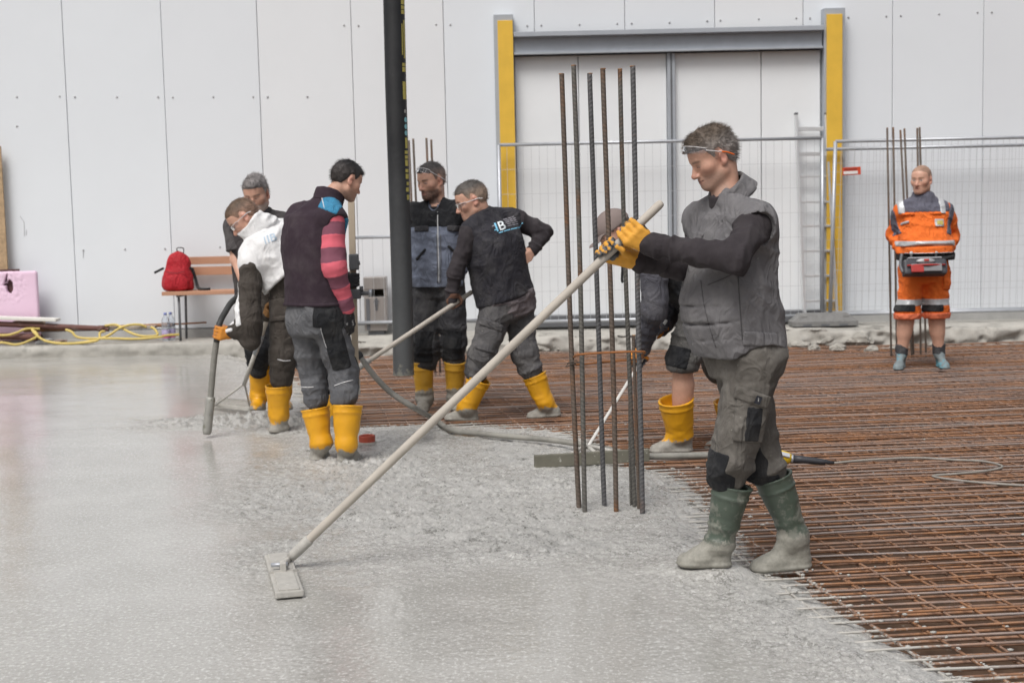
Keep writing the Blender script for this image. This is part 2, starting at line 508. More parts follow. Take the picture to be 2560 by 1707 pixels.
def rubble():
    mt = plain('rubble_stone', (.36, .345, .31), .9, 0, .25, 16, .5)
    rng = np.random.default_rng(4)
    for x, y, s in [(1998, 862, .10), (2035, 868, .07), (2062, 855, .11), (2095, 870, .08), (2150, 856, .13), (2178, 872, .07), (2240, 866, .06), (2330, 858, .05),
                    (1345, 846, .12), (1392, 858, .09), (1300, 862, .07), (1440, 862, .07), (1240, 858, .06), (1015, 866, .06)]:
        c = G(x, y, -.02); c[1] = min(c[1], CURB_Y + .03)
        bm = bmesh.new(); bmesh.ops.create_icosphere(bm, subdivisions=3, radius=1.0)
        V = np.array([v.co[:] for v in bm.verts]); F = [tuple(v.index for v in f.verts) for f in bm.faces]; bm.free()
        n = fbm(V, 1.4, rng.uniform(0, 90), 3)[:, None]
        V = V * (1 + .35 * n) * np.array([s, s * .7, s * .55])
        c[2] = BASE_Z + .1 + s * .3
        o = link('rubble_chunk', V + c, F, mt, smooth=False)
        side = 'under the fence foot' if 1960 < x < 2200 else ('behind the six tall bars' if 1230 < x < 1460 else 'near the kerb')
        props(o, 'pale broken concrete chunk lying at the pavement edge ' + side, 'rubble', 'rubble chunks along the pavement edge')
rubble()

# ---- the white hall with its panelled wall
M_PANEL = plain('white_panel', (.765, .80, .835), .38, 0, .025, .7, .03, None, .004)
M_SEAM = plain('panel_backing', (.74, .75, .76), .7, 0, .1, 6, 0)
M_SCREW = plain('screw_steel', (.42, .42, .43), .5, .4, .1, 30, 0)
def building():
    root = thing('hall', (0, WALL_Y, PAVE_Z), 'large hall with a wall of white metal panels standing behind the whole site', 'building')
    seams = [P(x, 40, WALL_Y)[0] for x in (-95, 155, 402, 642, 877, 1108, 1336, 1562, 1787, 2008, 2232, 2460, 2688)]
    seams = [seams[0] - 2.2, seams[0] - 1.1] + seams + [seams[-1] + 1.05, seams[-1] + 2.1]
    gap = .0026
    tones = [plain('white_panel_b', (.755, .785, .818), .40, 0, .03, .5, .03), M_PANEL, plain('white_panel_c', (.78, .80, .822), .36, 0, .025, .9, .03)]
    for k, (a, b) in enumerate(zip(seams[:-1], seams[1:])):
        MB().box(((a + b) / 2, WALL_Y + .04 + .002 * (k % 2), 3.1), ((b - a) / 2 - gap, .04, 2.87), None, .006).build('wall_panel', tones[(k * 7 // 3) % 3], root)
    MB().box(((seams[0] + seams[-1]) / 2, WALL_Y + .21, 3.1), ((seams[-1] - seams[0]) / 2, .15, 2.9)).build('wall_core', M_SEAM, root)
    MB().box(((seams[0] + seams[-1]) / 2, WALL_Y + .035, .175), ((seams[-1] - seams[0]) / 2, .075, .045)).build('plinth', plain('plinth_grey', (.42, .42, .41), .8, 0, .15, 5, .2), root)
    sc = [(42, 243), (149, 242), (187, 243), (292, 243), (395, 243), (432, 244), (533, 243), (633, 243), (669, 243), (768, 242),
          (208, 626), (312, 623), (412, 622), (550, 618), (860, 64), (896, 65), (1090, 62), (1126, 62),
          (1318, 65), (1353, 64), (1449, 62), (1543, 60), (1579, 59), (1674, 57), (1768, 53), (1801, 52), (1897, 48), (1991, 46), (2025, 46), (2121, 44),
          (2216, 41), (2252, 40), (2348, 36), (2444, 32), (2480, 31), (1936, 336), (42, 316)]
    for x, y in sc:
        c = P(x, y, WALL_Y - .004)
        MB().tube([c + (0, .01, 0), c, c - (0, .004, 0)], [.011, .011, .007], 10).build('screw', M_SCREW, root, True)
    # two faint scuffs on the panel left of the bench
    mt = plain('scuff_grey', (.50, .50, .52), .8, 0, .2, 30, 0)
    for pts in ([(50, 540), (60, 556), (61, 590)], [(66, 575), (66, 588)], [(208, 630), (208, 645)]):
        MB().tube([P(x, y, WALL_Y - .0012) for x, y in pts], .004, 5).build('scuff', mt, root)
building()

M_GALV = plain('galvanised_steel', (.45, .47, .50), .42, .45, .12, 9, .08)
M_WIRE = plain('zinc_wire', (.53, .55, .57), .5, .1, .08, 9, 0)
M_GATEGREY = plain('grey_paint', (.40, .43, .47), .45, .1, .08, 6, .06)
M_GATEDARK = plain('dark_grey_paint', (.13, .135, .145), .5, .1, .15, 8, .1)
M_YELLOW = plain('yellow_paint', (.78, .49, .06), .45, 0, .08, 5, .05)
M_LEAF = plain('door_white', (.83, .855, .87), .42, 0, .035, 1.4, .03, (1.1, .70, (.70, .695, .66)))
def gate():
    y0 = WALL_Y - .16
    root = thing('gate', (P(1660, 300, y0)[0], y0, PAVE_Z), 'wide grey framed gate with yellow striped posts and white door leaves in the hall wall', 'gate')
    X = lambda s, y=300: P(s, y, y0)[0]
    Z = lambda s, y: P(s, y, y0)[2]
    zt, zb = Z(1660, 74) , Z(1660, 130)
    for a, b, ya, yb, top in ((1239, 1288, 1249, 1287, Z(1262, 36)), (2060, 2113, 2066, 2105, Z(2085, 20))):
        xa, xb = X(a), X(b)
        p = MB().box(((xa + xb) / 2, y0 + .08, (top + PAVE_Z) / 2), ((xb - xa) / 2, .075, (top - PAVE_Z) / 2), None, .006).build('post', M_GATEGREY, root)
        MB().box(((X(ya) + X(yb)) / 2, y0 - .006, (top - .07 + PAVE_Z + .02) / 2), ((X(yb) - X(ya)) / 2, .014, (top - .07 - PAVE_Z - .02) / 2), None, .004).build('yellow_strip', M_YELLOW, p)
    xa, xb = X(1289), X(2057)
    bm_ = MB().box(((xa + xb) / 2, y0 + .095, (zt + zb) / 2), ((xb - xa) / 2, .055, (zt - zb) / 2)).build('beam', M_GATEGREY, root)
    MB().box(((xa + xb) / 2, y0 + .05, zt - .026), ((xb - xa) / 2, .11, .026), None, .004).build('flange', M_GATEGREY, bm_)
    MB().box(((xa + xb) / 2, y0 + .065, zb + .012), ((xb - xa) / 2, .09, .012), None, .003).build('flange', M_GATEGREY, bm_)
    zs = PAVE_Z + .16
    cuts = [X(1289), X(1449), X(1671), X(1690), X(1908), X(2057)]
    for i in (0, 1, 3, 4):
        a, b = cuts[i], cuts[i + 1]
        MB().box(((a + b) / 2, y0 + .13, (zb + zs) / 2 - .003), ((b - a) / 2 - .005, .015, (zb - zs) / 2 - .004), None, .004).build('door_leaf', M_LEAF, root)
    st = MB().box(((cuts[2] + cuts[3]) / 2, y0 + .10, (zb + zs) / 2 - .003), ((cuts[3] - cuts[2]) / 2, .05, (zb - zs) / 2 - .003), None, .004).build('centre_stile', M_GATEGREY, root)
    MB().box(((cuts[2] + cuts[3]) / 2, y0 + .047, (zb + zs) / 2), (.009, .004, (zb - zs) / 2 - .01)).build('gap_seal', M_GATEDARK, st)
    MB().box(((xa + xb) / 2, y0 + .08, (zs + PAVE_Z + .035) / 2 - .004), ((xb - xa) / 2, .06, (zs - PAVE_Z - .035) / 2), None, .004).build('bottom_rail', M_GATEDARK, root)
gate()

def fence_panel(x0, x1, zt, zb, y0, label, nx_sp=.088, hz=.27, lean=0.0, two_rails=False, posts=(True, True), wires=True):
    root = thing('mesh_fence', ((x0 + x1) / 2, y0, zb), label, 'fence panel', 'mesh fence panels along the wall')
    r = .021
    f = MB()
    pts = [(x0, y0, zb), (x0 + lean, y0, zt), (x1 + lean, y0, zt), (x1, y0, zb)]
    if posts[0]: MB().tube([(x0, y0, PAVE_Z + .02), pts[1]], r, 10).build('upright', M_GALV, root, True)
    if posts[1]: MB().tube([(x1, y0, PAVE_Z + .02), pts[2]], r, 10).build('upright', M_GALV, root, True)
    MB().tube([pts[1], pts[2]], r * .9, 10).build('rail', M_GALV, root, True)
    MB().tube([pts[0], pts[3]], r * .9, 10).build('rail', M_GALV, root, True)
    w = MB()
    n = int((x1 - x0) / nx_sp)
    for i in range(1, n):
        x = x0 + (x1 - x0) * i / n
        w.tube([(x, y0 - .004, zb), (x + lean, y0 - .004, zt)], .0020, 5)
    if hz:
        k = int((zt - zb) / hz)
        for j in range(1, k + 1):
            z = zt - j * hz
            if z > zb + .03:
                a = (z - zb) / (zt - zb) * lean
                w.tube([(x0 + a, y0 + .002, z), (x1 + a, y0 + .002, z)], .0018, 5)
    w.build('wire_mesh', M_WIRE, root)
    return root
FY = 14.98
_zt = P(1660, 354, FY)[2]; _zb = P(1660, 797, FY)[2]
fence_panel(P(1252, 600, FY)[0], P(2056, 600, FY)[0], _zt, _zb, FY, 'wide galvanised mesh fence panel standing in front of the grey and yellow gate')
fence_panel(P(2072, 700, FY)[0], P(2072, 700, FY)[0] + 3.4, P(2300, 350, FY)[2], P(2300, 780, FY)[2], FY - .05, 'mesh fence panel behind the worker in orange with its left upright leaning', .07, .235, .06)
root_ = fence_panel(P(2069, 700, FY)[0], P(2069, 700, FY)[0] + 3.4, P(2300, 368, FY)[2], P(2300, 778, FY)[2], FY + .07, 'second mesh fence panel standing just behind the leaning one on the right', .078, .25, 0.0, False, (False, True))
fence_panel(P(884, 700, FY)[0], P(1212, 700, FY)[0], P(930, 593, FY)[2], P(930, 806, FY)[2], FY - .02, 'low crowd barrier with upright bars behind the black hose', .107, 0)

def fence_foot(sx, label, w=.36):
    c = P(sx, 812, FY - .12)
    root = thing('ballast_block', (c[0], FY - .1, PAVE_Z), label, 'fence foot')
    mt = plain('grey_plastic', (.20, .20, .195), .7, 0, .2, 20, .25)
    x, y, z = c[0], FY - .1, PAVE_Z + .012
    V = [(x - w, y - .13, z), (x + w, y - .13, z), (x + w, y + .13, z), (x - w, y + .13, z),
         (x - w, y - .13, z + .05), (x + w, y - .13, z + .05), (x + w, y + .13, z + .05), (x - w, y + .13, z + .05),
         (x - w + .10, y - .09, z + .135), (x + w - .10, y - .09, z + .135), (x + w - .10, y + .09, z + .135), (x - w + .10, y + .09, z + .135)]
    F = [(0, 3, 2, 1), (0, 1, 5, 4), (1, 2, 6, 5), (2, 3, 7, 6), (3, 0, 4, 7), (4, 5, 9, 8), (5, 6, 10, 9), (6, 7, 11, 10), (7, 4, 8, 11), (8, 9, 10, 11)]
    b = link('block', V, F, mt, root, False)
    for dx in (-.2, .0, .2):
        MB().box((x + dx, y - .1315, z + .012), (.045, .003, .012)).build('foot_slot', M_GATEDARK, b)
    for dx in (-.23, .23):
        MB().box((x + dx, y - .105, z + .105), (.035, .006, .006), None, .002).build('grip', mt, b)
fence_foot(2058, 'grey plastic fence foot holding the two uprights beside the yellow post')

# ---- ladder leaning on the gate
def ladder():
    mt = plain('aluminium', (.74, .75, .76), .35, .55, .05, 10, .03)
    yb, yt = FY + .09, FY + .2
    A0, A1 = P(2012, 800, yb), P(1990, 285, yt)
    B0, B1 = P(2093, 800, yb), P(2062, 285, yt)
    A0[2] = B0[2] = PAVE_Z + .01
    root = thing('ladder', (A0 + B0) / 2, 'aluminium ladder leaning against the gate between white leaf and yellow post', 'ladder')
    for a, b in ((A0, A1), (B0, B1)):
        r = MB().bar(a, b, .028, .07, (0, -1, 0), .004).build('rail', mt, root)
        MB().box(b, (.016, .037, .012), None, .003).build('end_cap', M_GATEDARK, r)
    zs = [P(2020, y, yt)[2] for y in (322, 385, 441, 505, 565, 627, 689, 751)]
    for k, z in enumerate(zs):
        t = (z - A0[2]) / (A1[2] - A0[2])
        MB().bar(A0 + (A1 - A0) * t, B0 + (B1 - B0) * t, .03, .045 if k < 2 else .026, (0, 0, 1), .004).build('rung', mt, root)
ladder()
def tag_sign():
    c = P(2129, 428, FY - .10)
    root = thing('fence_sign', c, 'small red and white rectangular sign hung on the fence beside the yellow post', 'sign')
    R = Matrix.Rotation(-.03, 3, 'Y')
    MB().box(c, (.10, .004, .043), np.array(R), .002).build('board', plain('sign_red', (.62, .075, .025), .5, 0, .08, 8, 0), root)
    MB().box(c + np.array((-.012, -.0062, -.016)), (.078, .002, .016), np.array(R)).build('white_field', plain('sign_white', (.8, .76, .74), .5, 0, .05, 8, 0), root)
    MB().box(c + np.array((-.012, -.0062, .020)), (.070, .002, .012), np.array(R)).build('dark_field', plain('sign_dark_red', (.33, .04, .02), .5, 0, .08, 8, 0), root)
tag_sign()

# ---- bench, backpack, bottles
M_SLAT = plain('orange_brown_wood', (.47, .25, .155), .55, 0, .14, 3, .1, None, .004, (1, 9, 9))
def bench():
    y = 14.93
    zf = PAVE_Z
    x0, x1 = P(413, 700, y)[0], P(413, 700, y)[0] + 1.9
    root = thing('bench', ((x0 + x1) / 2, y, zf), 'wooden slatted bench with thin steel legs against the white wall', 'bench')
    zs = P(450, 727, y)[2]
    for k in range(3):
        MB().box(((x0 + x1) / 2, y - .13 + k * .125, zs - .02), ((x1 - x0) / 2, .055, .02), None, .005).build('seat_slat', M_SLAT, root)
    for a, b in ((642, 661), (667, 688)):
        za, zb_ = P(500, a, y + .22)[2], P(500, b, y + .22)[2]
        MB().box(((x0 + x1) / 2, y + .24, (za + zb_) / 2), ((x1 - x0) / 2, .014, (za - zb_) / 2), None, .004).build('back_slat', M_SLAT, root)
    for x in (x0 + .17, x1 - .17):
        MB().tube([(x, y - .12, zf), (x, y - .12, zs - .04)], .014, 8).build('leg', M_GATEDARK, root, True)
        MB().tube([(x, y + .15, zf), (x, y + .2, zs - .04), (x, y + .265, P(500, 642, y + .22)[2])], .014, 8).build('leg', M_GATEDARK, root, True)
        MB().bar((x, y - .17, zs - .052), (x, y + .2, zs - .052), .03, .02).build('crossbar', M_GATEDARK, root)
bench()
# ================================================================== BODIES: smooth unions of shapes, meshed as one surface
def _seg(Pp, a, b):
    ab = b - a; L = float(ab @ ab) + 1e-12
    q = Pp - a
    t = np.clip((q @ ab) / L, 0, 1)
    return t, q - t[..., None] * ab

class Sdf:
    def __init__(s): s.ops = []; s.cuts = []; s.disp = []
    def copy(s):
        n = Sdf(); n.ops = list(s.ops); n.cuts = list(s.cuts); n.disp = list(s.disp); return n
    def add(s, fn, lo, hi, k=.02, sub=False):
        s.ops.append((fn, np.asarray(lo, np.float32), np.asarray(hi, np.float32), k, sub)); return s
    def cap(s, a, b, ra, rb=None, k=.02, sub=False):
        a = np.asarray(a, np.float32); b = np.asarray(b, np.float32); rb = ra if rb is None else rb
        def fn(Pp):
            t, q = _seg(Pp, a, b)
            return np.sqrt((q * q).sum(-1)) - (ra + (rb - ra) * t)
        m = max(ra, rb)
        return s.add(fn, np.minimum(a, b) - m, np.maximum(a, b) + m, k, sub)
    def flat(s, a, b, ra, rb, w, fl, k=.02, sub=False):
        """capsule thinned along the unit direction w: fl < 1 makes it flatter that way"""
        a = np.asarray(a, np.float32); b = np.asarray(b, np.float32); w = nrm(w).astype(np.float32)
        def fn(Pp):
            t, q = _seg(Pp, a, b)
            c = q @ w
            q2 = (q * q).sum(-1) - c * c + (c / fl) ** 2
            return (np.sqrt(np.maximum(q2, 0)) - (ra + (rb - ra) * t)) * (.5 + .5 * fl)
        m = max(ra, rb)
        return s.add(fn, np.minimum(a, b) - m, np.maximum(a, b) + m, k, sub)
    def ball(s, c, r, k=.02, sub=False):
        return s.cap(c, np.asarray(c) + 1e-4, r, r, k, sub)
    def ell(s, c, r, R=None, k=.02, sub=False):
        c = np.asarray(c, np.float32); r = np.asarray(r, np.float32); R = (np.eye(3) if R is None else np.asarray(R)).astype(np.float32)
        def fn(Pp):
            q = (Pp - c) @ R
            k0 = np.sqrt(((q / r) ** 2).sum(-1)); k1 = np.sqrt(((q / (r * r)) ** 2).sum(-1))
            return k0 * (k0 - 1) / (k1 + 1e-9)
        e = (np.abs(R) * r).sum(1)
        return s.add(fn, c - e, c + e, k, sub)
    def loft(s, nodes, k=.02, n=2.4, cap=.04, sub=False):
        """nodes: (centre, right, half width, half depth) bottom to top"""
        C = [np.asarray(x[0], np.float32) for x in nodes]
        segs = []
        for i in range(len(nodes) - 1):
            a, b = C[i], C[i + 1]; ax = nrm(b - a)
            r0 = nrm(nodes[i][1] - ax * (ax @ nodes[i][1])); r1 = nrm(nodes[i + 1][1] - ax * (ax @ nodes[i + 1][1]))
            segs.append((a, b, ax.astype(np.float32), r0.astype(np.float32), r1.astype(np.float32), np.cross(ax, r0).astype(np.float32), np.cross(ax, r1).astype(np.float32), nodes[i][2], nodes[i][3], nodes[i + 1][2], nodes[i + 1][3], cap if i == 0 else .02, cap if i == len(nodes) - 2 else .02))
        def fn(Pp):
            best = None
            for a, b, ax, r0, r1, f0, f1, w0, d0, w1, d1, c0, c1 in segs:
                t, q = _seg(Pp, a, b)
                w = w0 + (w1 - w0) * t; d = d0 + (d1 - d0) * t
                x = ((q @ r0) * (1 - t) + (q @ r1) * t) / w
                y = ((q @ f0) * (1 - t) + (q @ f1) * t) / d
                h = q @ ax
                z = h / np.where(h < 0, c0, c1)
                e = ((np.abs(x) ** n + np.abs(y) ** n + np.abs(z) ** n + 1e-9) ** (1 / n) - 1) * np.minimum(w, d)
                best = e if best is None else np.minimum(best, e)
            return best
        m = max(max(x[2], x[3]) for x in nodes) + .02
        return s.add(fn, np.min(C, 0) - m, np.max(C, 0) + m, k, sub)
    def shell(s, a, b, ra, rb, th, k=.006):
        """an open tube wall from a to b (collars, cuffs, boot tops)"""
        a = np.asarray(a, np.float32); b = np.asarray(b, np.float32); ax = nrm(b - a).astype(np.float32)
        def fn(Pp):
            t, q = _seg(Pp, a, b)
            d = np.abs(np.sqrt((q * q).sum(-1)) - (ra + (rb - ra) * t)) - th
            e = np.maximum((a - Pp) @ ax, (Pp - b) @ ax)
            return np.maximum(d, e)
        m = max(ra, rb) + th
        return s.add(fn, np.minimum(a, b) - m, np.maximum(a, b) + m, k)
    def plane(s, p, n):
        """keeps the side the normal points away from"""
        p = np.asarray(p, np.float32); n = nrm(n).astype(np.float32)
        s.cuts.append(lambda Pp: (Pp - p) @ n); return s
    def cut(s, fn): s.cuts.append(fn); return s
    def wrinkle(s, fn): s.disp.append(fn); return s
    def folds(s, c, axis, amp=.008, wl=.045, R=.12, seed=0):
        """creases across a bent joint"""
        c = np.asarray(c, np.float32); ax = nrm(axis).astype(np.float32)
        def fn(Pp):
            q = Pp - c; r2 = (q * q).sum(-1)
            h = q @ ax
            lat = q - h[..., None] * ax
            m_ = lat * (4.5 / (wl * 22)) * 1.0 + (h / wl * .62)[..., None] * ax
            n1 = vnoise(m_, (1, 1, 1), seed); n2 = vnoise(m_, (1.9, 1.9, 1.9), seed + 9)
            v = 1.9 * (1 - np.abs(n1)) ** 3.5 + .9 * (1 - np.abs(n2)) ** 3.5 - 1.1
            return -amp * 1.15 * np.exp(-r2 / (R * R)) * v
        s.disp.append(fn); return s
    def cloth(s, amp=.006, f=(9, 9, 5), seed=0):
        def fn(Pp):
            f_ = np.asarray(f, np.float32) * np.ones(3, np.float32)
            wq = Pp + .030 * np.stack([vnoise(Pp, 7, seed + 1), vnoise(Pp, 7, seed + 31), vnoise(Pp, 7, seed + 61)], -1)
            n1 = vnoise(wq, f_ * .8, seed); n2 = vnoise(wq, f_ * 1.7, seed + 7)
            r1 = (1 - np.abs(n1)) ** 4; r2 = (1 - np.abs(n2)) ** 4
            return -amp * (1.5 * r1 + .75 * r2 - .8) + .15 * amp * vnoise(Pp, 40, seed + 3)
        s.disp.append(fn); return s
    def mesh(s, vox, extra=None, grow=0.0, smooth=2):
        adds = [o for o in s.ops if not o[4]]
        lo = np.min([o[1] for o in adds], 0) - 4 * vox - .02; hi = np.max([o[2] for o in adds], 0) + 4 * vox + .02
        if extra is not None and hasattr(extra, 'bb'):
            lo = np.maximum(lo, extra.bb[0] - 4 * vox); hi = np.minimum(hi, extra.bb[1] + 4 * vox)
        n = np.maximum(np.ceil((hi - lo) / vox).astype(int) + 1, 4)
        ax = [lo[i] + vox * np.arange(n[i], dtype=np.float32) for i in range(3)]
        D = np.full(tuple(n), .25, np.float32)
        def block(l, h):
            i0 = np.clip(np.floor((l - lo) / vox).astype(int), 0, n); i1 = np.clip(np.ceil((h - lo) / vox).astype(int) + 1, 0, n)
            return i0, i1
        def pts(i0, i1):
            return np.stack(np.meshgrid(ax[0][i0[0]:i1[0]], ax[1][i0[1]:i1[1]], ax[2][i0[2]:i1[2]], indexing='ij'), -1).astype(np.float32)
        for fn, l, h, k, sub in s.ops:
            i0, i1 = block(l - k - 4 * vox - .015, h + k + 4 * vox + .015)
            if (i1 <= i0).any(): continue
            sl_ = tuple(slice(a, b) for a, b in zip(i0, i1))
            d = fn(pts(i0, i1)).astype(np.float32); A = D[sl_]
            if sub:
                hh = np.maximum(k - np.abs(-A - d), 0) / max(k, 1e-6)
                D[sl_] = -(np.minimum(-A, d) - hh * hh * k * .25)
            else:
                hh = np.maximum(k - np.abs(A - d), 0) / max(k, 1e-6)
                D[sl_] = np.minimum(A, d) - hh * hh * k * .25
        D -= grow
        near = np.abs(D) < .035 + 2 * vox
        idx = np.argwhere(near)
        pp = (lo + vox * idx).astype(np.float32)
        v = D[near]
        for fn in s.disp: v = v + fn(pp)
        D[near] = v
        if s.cuts or extra is not None:
            full = pts(np.zeros(3, int), n)
            for fn in s.cuts: D = np.maximum(D, fn(full).astype(np.float32))
            if extra is not None: D = np.maximum(D, extra(full).astype(np.float32))
        D[0], D[-1], D[:, 0], D[:, -1], D[:, :, 0], D[:, :, -1] = 1, 1, 1, 1, 1, 1
        return surface_net(D, lo, vox, smooth)

def surface_net(D, lo, vox, smooth=2):
    S = D < 0
    nx, ny, nz = D.shape
    cnt = np.zeros((nx - 1, ny - 1, nz - 1), np.int8)
    for a in (0, 1):
        for b in (0, 1):
            for c in (0, 1):
                cnt += S[a:nx - 1 + a, b:ny - 1 + b, c:nz - 1 + c]
    act = (cnt > 0) & (cnt < 8)
    I = np.argwhere(act)
    if not len(I): return np.zeros((0, 3)), np.zeros((0, 4), int)
    vid = np.full(act.shape, -1, np.int32); vid[act] = np.arange(len(I))
    corn = [(a, b, c) for a in (0, 1) for b in (0, 1) for c in (0, 1)]
    val = np.stack([D[I[:, 0] + a, I[:, 1] + b, I[:, 2] + c] for a, b, c in corn], 1)
    acc = np.zeros((len(I), 3)); w = np.zeros(len(I))
    for e0 in range(8):
        for e1 in range(e0 + 1, 8):
            d = [abs(x - y) for x, y in zip(corn[e0], corn[e1])]
            if sum(d) != 1: continue
            v0, v1 = val[:, e0], val[:, e1]
            mk = (v0 < 0) != (v1 < 0)
            t = np.where(mk, v0 / (v0 - v1 + 1e-20), 0)
            p = np.array(corn[e0]) + t[:, None] * (np.array(corn[e1]) - np.array(corn[e0]))
            acc += np.where(mk[:, None], p, 0); w += mk
    V = lo + vox * (I + acc / w[:, None])
    F = []
    for ax in range(3):
        o1, o2 = [(1, 2), (2, 0), (0, 1)][ax]
        sl0 = [slice(1, None)] * 3; sl0[ax] = slice(0, -1)
        A = [slice(1, -1)] * 3; A[ax] = slice(0, -1)
        B_ = [slice(1, -1)] * 3; B_[ax] = slice(1, None)
        s0, s1 = S[tuple(A)], S[tuple(B_)]
        ch = np.argwhere(s0 != s1)
        if not len(ch): continue
        ins = s0[tuple(ch.T)]
        base = ch.copy()
        for o in (o1, o2): base[:, o] += 1
        def vi(d1, d2):
            q = base.copy(); q[:, o1] -= d1; q[:, o2] -= d2
            return vid[q[:, 0], q[:, 1], q[:, 2]]
        q = np.stack([vi(1, 1), vi(0, 1), vi(0, 0), vi(1, 0)], 1)
        q[~ins] = q[~ins][:, ::-1]
        F.append(q)
    F = np.concatenate(F)
    F = F[(F >= 0).all(1)]
    for _ in range(smooth):
        acc = np.zeros_like(V); c = np.zeros(len(V))
        for j in range(4):
            a, b = F[:, j], F[:, (j + 1) % 4]
            for u, v in ((a, b), (b, a)):
                for q in range(3): acc[:, q] += np.bincount(u, V[v, q], len(V))
                c += np.bincount(u, minlength=len(V))
        V = V + .5 * (acc / np.maximum(c, 1)[:, None] - V)
    return V, F

class Region:
    """rounded box in its own frame, used to cut pockets, bands and patches out of a garment"""
    def __init__(s, c, half, R=None, rnd=.006, keep=None):
        s.c = np.asarray(c, np.float32); s.h = np.asarray(half, np.float32); s.R = (np.eye(3) if R is None else np.asarray(R)).astype(np.float32); s.r = rnd; s.keep = keep
        e = (np.abs(s.R) * s.h).sum(1); s.bb = (s.c - e, s.c + e)
    def __call__(s, Pp):
        q = np.abs((Pp - s.c) @ s.R) - (s.h - s.r)
        d = np.sqrt((np.maximum(q, 0) ** 2).sum(-1)) + np.minimum(q.max(-1), 0) - s.r
        return np.maximum(d, s.keep(Pp)) if s.keep else d

def frame(x, y):
    """orthonormal columns: x, then y made square to it, then their cross"""
    x = nrm(x); y = nrm(np.asarray(y, float) - x * np.dot(x, y)); return np.stack([x, y, np.cross(x, y)], 1)

# ------------------------------------------------------------------ head
def head_frame(fwd, roll=0.0):
    f = nrm(fwd); x = nrm(np.cross(f, (0, 0, 1))); z = np.cross(x, f)
    x, z = x * math.cos(roll) + z * math.sin(roll), z * math.cos(roll) - x * math.sin(roll)
    return np.stack([x, f, z], 1)                       # columns: right, forward, up

def add_head(S, o, R, s=1.0, nose=1.0, jaw=1.0):
    L = lambda x, y, z: np.asarray(o) + R @ (np.array((x, y, z)) * s)
    e = lambda c, r, k=.02, sub=False, RR=None: S.ell(L(*c), np.array(r) * s, R if RR is None else R @ RR, k * s, sub)
    c_ = lambda a, b, ra, rb, k=.02, sub=False: S.cap(L(*a), L(*b), ra * s, rb * s, k * s, sub)
    e((0, -.010, .030), (.076, .098, .087), .02)
    e((0, .028, -.022), (.064, .064, .086), .03)
    e((0, .040, .045), (.060, .054, .050), .03)
    for q in (-1, 1):
        c_((q * .054, .000, -.062), (q * .020, .072, -.098 * jaw), .019, .017, .03)
        e((q * .046, .058, -.018), (.022, .022, .020), .03)
        c_((q * .036, .081, .0235), (q * .010, .0915, .0235), .0085, .0075, .014)
    e((0, .080, -.097 * jaw), (.021, .017, .016), .022)
    e((0, .074, -.066), (.031, .025, .032), .02)
    for q in (-1, 1):
        e((q * .033, .096, .001), (.017, .016, .011), .010, True)
    for q in (-1, 1):
        S.ball(L(q * .032, .0755, .0005), .0128 * s, .003)
        c_((q * .043, .0805, .0035), (q * .021, .0865, .0065), .0042, .0042, .004)
        c_((q * .042, .0790, -.0085), (q * .021, .0835, -.0080), .0036, .0036, .005)
    c_((0, .088, .010), (0, .108 + .004 * nose, -.034), .0075, .0125 * nose, .012)
    e((0, .1055 + .006 * nose, -.037), (.0125, .0135, .0105), .008)
    for q in (-1, 1):
        e((q * .0125, .098, -.040), (.0085, .0115, .0085), .007)
    e((0, .0945, -.0625), (.022, .0085, .0062), .006)
    e((0, .0935, -.0735), (.019, .0090, .0070), .006)
    for q in (-1, 1): c_((0, .0995, -.0685), (q * .025, .090, -.0640), .0026, .0022, .004, True)
    for q in (-1, 1):
        c_((q * .0210, .0915, -.043), (q * .036, .078, -.062), .0022, .0016, .006, True)
        c_((q * .020, .086, -.0165), (q * .043, .078, -.0155), .0020, .0016, .005, True)
    for q in (-1, 1):
        RR = np.array(Matrix.Rotation(q * -.32, 3, 'Z')) @ np.array(Matrix.Rotation(-.18, 3, 'X'))
        e((q * .080, -.014, -.006), (.0075, .020, .032), .006, False, RR)
        e((q * .087, -.008, -.004), (.0055, .011, .019), .005, True, RR)
        e((q * .078, -.004, -.030), (.007, .011, .012), .008)
    return L

def to_local(V, o, R, s): return ((V - np.asarray(o)) @ R) / s

